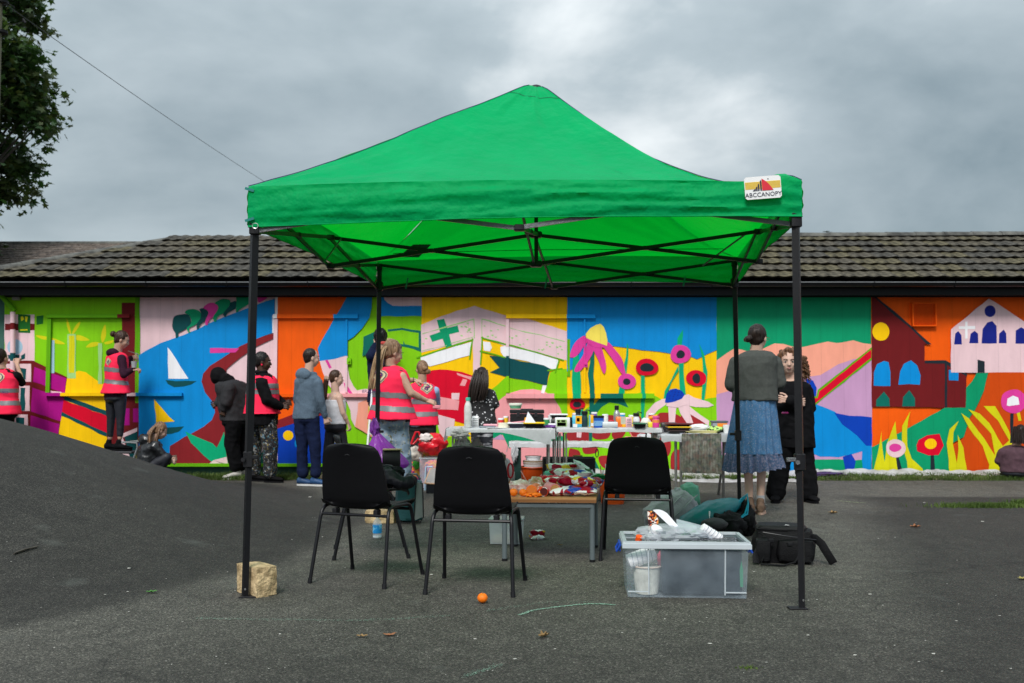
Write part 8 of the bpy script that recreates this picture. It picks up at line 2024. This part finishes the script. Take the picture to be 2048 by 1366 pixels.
# teal cooler and jacket on the sideways chair
q = G(822, 1041); ck = thing('cooler_bag', 'teal cooler bag with grey side panel behind the sideways chair', 'bag', q)
CO = at(818, 8.45, 0)
part('bag_body', softbox(CO + V((0, .1, .185)), (.24, .26, .37), 8, .02, 2, 10), mat('teal_canvas', (.012, .085, .095), rough=.7, var=.15, bump=.3), ck, angle=60)
part('side_panel', MB().prism([CO + V((.055, -.045, .03)), CO + V((.125, -.03, .06)), CO + V((.118, -.03, .33)), CO + V((.075, -.04, .35))], (0, -.006, 0)), mat('cooler_grey', (.16, .18, .18), rough=.5), ck, smooth=False)
part('piping', MB().tube([CO + V((.052, -.055, .03)), CO + V((.07, -.055, .36)), CO + V((.122, -.04, .34)), CO + V((.132, -.04, .06)), CO + V((.10, -.05, .012)), CO + V((-.09, -.05, .012))], .005, 6), BLKP, ck)
part('handle', MB().tube([CO + V((-.03, .0, .38)), CO + V((.0, -.03, .415)), CO + V((.07, -.03, .415)), CO + V((.10, .0, .37))], .010, 6), C_(110, 116, 122), ck)
jx = thing('jacket', 'very dark teal padded jacket heaped on the seat of the sideways chair', 'jacket', (-.72, 6.95, .45))
DJ = mat('dark_padded_jacket', (.006, .0065, .010), rough=.55, var=.25, vs=10, bump=.4, bs=40, spec=.2)
part('jacket_body', crumple((-.905, 6.90, .520), (.15, .16, .085), .20, 2.2, 4, 36), DJ, jx, angle=70)
mb = MB(); pth = [V((-.86, 6.82, .56)), V((-.80, 6.74, .515)), V((-.745, 6.73, .492)), V((-.70, 6.76, .495)), V((-.675, 6.83, .50))]
mb.tube(pth, [.045, .050, .047, .044, .040], 16); r_ = mb; rm = remesh(mb, .008, 3); displace(rm, folds(.012, 16, 3)); part('sleeve', rm, DJ, jx, angle=70)
part('lining', crumple((-.80, 6.95, .545), (.06, .09, .04), .2, 2, 6, 24), BLACKC, jx, angle=70)
on('black_folder', MB().rbox(at(784, 7.35, .60), (.13, .10, .16), .005, .1), C_(14, 14, 16), 'black box file standing on the sideways chair', 'folder'); on('beige_strip', MB().box(at(786, 7.33, .683), (.14, .11, .006), .1), C_(190, 175, 130), 'beige card lid on the black box file', 'card', smooth=False)
# red bag, patterned bag, white pillow, clear box, organiser case
RB = mat('red_bag_film', (.62, .006, .018), rough=.28, var=.15, vs=8, spec=.5, bump=.6, bs=26)
t = thing('red_shopping_bag', 'red shopping bag with looped handle on top of the patterned bag', 'bag', at(862, 11.7, .38))
part('bag_body', crumple(at(866, 11.7, pz(888, 11.7)), (.175, .13, .12), .20, 1.9, 6, 34), RB, t, angle=60)
part('handle', MB().tube([at(842, 11.62, pz(876, 11.6)), at(838, 11.6, pz(864, 11.6)), at(832, 11.6, pz(864, 11.6)), at(827, 11.6, pz(876, 11.6)), at(823, 11.6, pz(888, 11.6)), at(828, 11.6, pz(888, 11.6)), at(838, 11.6, pz(877, 11.6))], .012, 8), RB, t)
part('lining', crumple(at(852, 11.6, pz(876, 11.6)), (.07, .04, .05), .3, 2.4, 2, 18), C_(215, 205, 200), t); part('contents', crumple(at(858, 11.62, pz(875, 11.6)), (.045, .03, .035), .3, 2.4, 3, 18), C_(140, 210, 110), t)
PB_ = foil('pattern', [S(225, 120, 60), S(190, 60, 140), S(110, 50, 130), S(225, 170, 60)], 16)
t = thing('patterned_bag', 'orange and purple patterned bag-for-life standing left of the clear box', 'bag', at(826, 12.0, 0)); OFF[t.name] = V(t.location)
a0, a1 = at(803, 12.0, 0).x, at(848, 12.0, 0).x
mb = MB(); mb.rings([[V((a0, 12.0, .0)), V((a1 + .02, 12.0, 0)), V((a1 + .02, 12.3, 0)), V((a0, 12.3, 0))], [V((a0 + .03, 11.97, .15)), V((a1 + .03, 11.96, .18)), V((a1, 12.3, .15)), V((a0 + .03, 12.3, .15))], [V((a0 + .07, 12.0, .36)), V((a1, 12.0, .40)), V((a1, 12.24, .40)), V((a0 + .08, 12.24, .38))]])
part('bag_body', mb, PB_, t, smooth=False); part('green_blob', crumple(at(834, 11.93, pz(927, 12)), (.05, .03, .06), .3, 2, 3, 14), C_(60, 170, 50), t); part('blue_top', crumple(at(817, 11.95, pz(906, 12)), (.05, .04, .06), .3, 2, 4, 14), C_(50, 110, 180), t)
on('orange_purple_bag', crumple(at(868, 11.95, pz(905, 11.95)), (.17, .10, .06), .25, 2, 7, 24), foil('pattern2', [S(235, 140, 70), S(120, 200, 60), S(190, 60, 140), S(225, 170, 60)], 16), 'green and orange patterned bag top under the red bag', 'bag')
on('white_pillow', crumple(at(832, 11.75, pz(908, 11.75)), (.09, .08, .085), .2, 2.2, 8, 28), mat('ivory_padded', (.52, .48, .42), rough=.7, var=.08, bump=.5, bs=20), 'ivory padded bundle hanging left of the clear box', 'bundle')
cb2 = clear_box('clear_crate', 'tall clear plastic box holding patterned bags near the wall', at(868, 11.65, 0), .30, .30, .345, 0, clear_mat('crate_clear', (.72, .74, .86), .40, .25, .35))
part('contents', crumple((0, 0, .22), (.12, .11, .09), .25, 2, 9, 20), PB_, cb2, local=True)
t = thing('organiser_case', 'black organiser case with peach-rimmed clear lid leaning open', 'case', at(866, 11.0, 0))
co = at(866, 10.95, 0); part('case', MB().rbox(co + V((.01, .07, .05)), (.16, .14, .10), .008), C_(30, 32, 38), t)
lp = [co + V((-.085, .0, .11)), co + V((.09, -.01, .10)), co + V((.10, .11, .25)), co + V((-.03, .12, .26))]
part('lid', MB().prism(lp, (0, -.006, .006)), clear_mat('organiser_lid', (.75, .7, .66), .7, .2, .3), t, smooth=False); part('lid_rim', MB().tube(lp + [lp[0]], .010, 8), C_(240, 190, 150), t)
on('plastic_rack', MB().tube([at(851, 11.3, .0), at(853, 11.3, .26), at(866, 11.3, .26)], .012, 8).tube([at(858, 11.3, .0), at(859, 11.3, .24)], .009, 8), C_(170, 195, 215), 'pale blue plastic rack leaning against the clear box', 'rack')
on('red_ribbon_bag', crumple(at(1010, 10.6, .20), (.10, .08, .20), .15, 2, 6, 22), C_(205, 205, 200), 'white carrier bag with red handle beside the middle chair', 'bag')
on('bag_handle', MB().tube([at(1021, 10.45, .22) + V((.028 * cos(a_), 0, .065 + .075 * sin(a_))) for a_ in [i * pi / 6 for i in range(13)]], .011, 6), C_(225, 30, 50), 'red loop handle of the white carrier bag', 'handle')
on('kraft_card', MB().prism([at(1012, 10.35, .02), at(1019, 10.35, .12), at(1022, 10.35, .22), at(1010, 10.35, .10)], (0, .01, 0)), C_(165, 105, 65), 'brown card edge beside the white carrier bag', 'card', smooth=False)
on('olive_bundle', crumple(at(1004, 10.5, pz(915, 10.5)), (.045, .04, .05), .2, 2, 5, 18), C_(120, 115, 80), 'olive green bundle peeping over the middle chair back', 'bundle')
# litter and marks on the tarmac
def chalk(label, pts, w_, n, seed, col=(.36, .62, .48)):
    r_ = random.Random(seed); mb = MB(); pts = [ground_pt(x, y) for x, y in pts]; L_ = []
    for i in range(len(pts) - 1):
        for k in range(n): L_.append(pts[i].lerp(pts[i + 1], (k + r_.random()) / n))
    for p in L_:
        q = p + V((r_.gauss(0, w_), r_.gauss(0, w_), 0)); s_ = r_.uniform(.0012, .004); a = r_.uniform(0, 6.28)
        z_ = ground_z(q.x, q.y) + .0045
        mb.add([V((q.x + cos(a + i * 2.1) * s_ * (1.6 if i == 0 else 1), q.y + sin(a + i * 2.1) * s_, z_)) for i in range(3)], [(0, 1, 2)])
    return single('chalk_line', mb, mat('chalk_%d' % int(col[0] * 100), col, rough=.95, var=.1), label, 'chalk line', smooth=False)
chalk('pale green chalk arc on the tarmac in front of the storage box', [(1040, 1232), (1062, 1224), (1085, 1219), (1120, 1215), (1150, 1212), (1180, 1209), (1210, 1210), (1228, 1212)], .005, 130, 1)
chalk('faint green chalk line on the tarmac left of the orange', [(395, 1238), (460, 1240), (580, 1241), (700, 1243), (790, 1240), (900, 1233)], .012, 110, 2, (.16, .26, .20))
chalk('faint second chalk stroke above the green arc', [(975, 1224), (1030, 1215), (1100, 1206), (1190, 1205)], .010, 60, 4, (.16, .26, .20))
chalk('thin yellow-green chalk line on the tarmac behind the right canopy leg', [(1675, 1002), (1705, 1005), (1732, 1007)], .006, 160, 3, (.45, .55, .28))
chalk('pale scrape marks near the bottom of the tarmac', [(930, 1356), (960, 1345), (1000, 1332)], .010, 90, 5, (.16, .18, .17))
LF = mat('dry_leaf', (.26, .16, .06), rough=.8, var=.3, vs=30)
def leaf(px, py, s_, rz, label, m=LF, curl=.5):
    c = ground_pt(px, py, .006); mb = MB(); R3 = Mz(rz)
    def fn(u, v):
        x = u * 2 - 1; w_ = (1 - x * x) ** .7 * (.45 + .12 * sin(u * 17)); y = (v * 2 - 1) * w_
        return c + R3 @ V((x * s_, y * s_, s_ * (curl * y * y * 2 + .25 * x * x + .12 * mn.noise(V((x * 3, y * 3, px))))))
    mb.grid(fn, 12, 6); return single('fallen_leaf', solid(mb, .0008), m, label, 'leaf', angle=70)
leaf(724, 1276, .026, 0, 'flat dry brown leaf, left of the pair in the foreground'); leaf(779, 1273, .030, 12, 'reddish brown leaf scrap, right of the pair in the foreground', mat('rust_leaf', (.30, .12, .05), rough=.8, var=.3), .2)
leaf(1088, 1276, .032, 40, 'curled tan leaf standing up in the middle foreground', curl=1.3); leaf(1666, 1028, .045, 5, 'curled dry leaf on the tarmac right of the canopy leg', curl=.9)
leaf(1831, 1056, .045, -8, 'orange-brown leaf on the right of the tarmac', mat('rust_leaf', (.30, .12, .05)), .9); leaf(2046, 1160, .04, 20, 'yellowish leaf at the right edge of the frame', mat('yellow_leaf', (.30, .26, .07), rough=.8, var=.3))
leaf(303, 1187, .030, 20, 'small green leaf on the tarmac left of the sandstone block', mat('green_leaf', (.06, .22, .03), rough=.6, var=.3), .6)
leaf(1120, 1092, .022, 0, 'small brown leaf scrap under the snack table')
q0 = ground_pt(28, 1110, .008); q1 = ground_pt(76, 1097, .008); on('twig', MB().tube([q0, q0.lerp(q1, .4) + V((0, .01, .004)), q0.lerp(q1, .7) + V((0, -.008, .002)), q1], [.006, .008, .006, .005], 6), BARK, 'short dark twig on the mound at the far left', 'twig')
bits = MB(); r_ = random.Random(12)
sp = [(620, 995), (258, 1139), (863, 1151), (1848, 1006), (1965, 1044), (1757, 1078), (1867, 1310), (1710, 1313), (1634, 1201), (1616, 1273), (1740, 1190), (950, 1280), (1330, 1240), (560, 1270), (1566, 990), (1532, 1010), (1110, 1300), (1030, 1320), (1790, 1076), (1508, 1145), (1000, 1060), (880, 1080), (700, 1005), (645, 1075), (1420, 1290)]
for k in range(150): sp.append((r_.uniform(0, 2048), r_.uniform(985, 1360)))
for i, (x, y) in enumerate(sp):
    c = ground_pt(x, y, .004); s_ = (.014 if i < 5 else .006 if i < 25 else r_.uniform(.0018, .004)) * r_.uniform(.7, 1.2); a = r_.uniform(0, 3)
    bits.rings([[c + V((cos(a + j * 1.57) * s_ * (1.6 if j % 2 else 1), sin(a + j * 1.57) * s_ * .7, z)) for j in range(4)] for z in (0, s_ * .3)])
part('litter_specks', bits, mat('pale_specks', (.55, .54, .50), rough=.8, var=.2), None, smooth=False, kind='stuff')
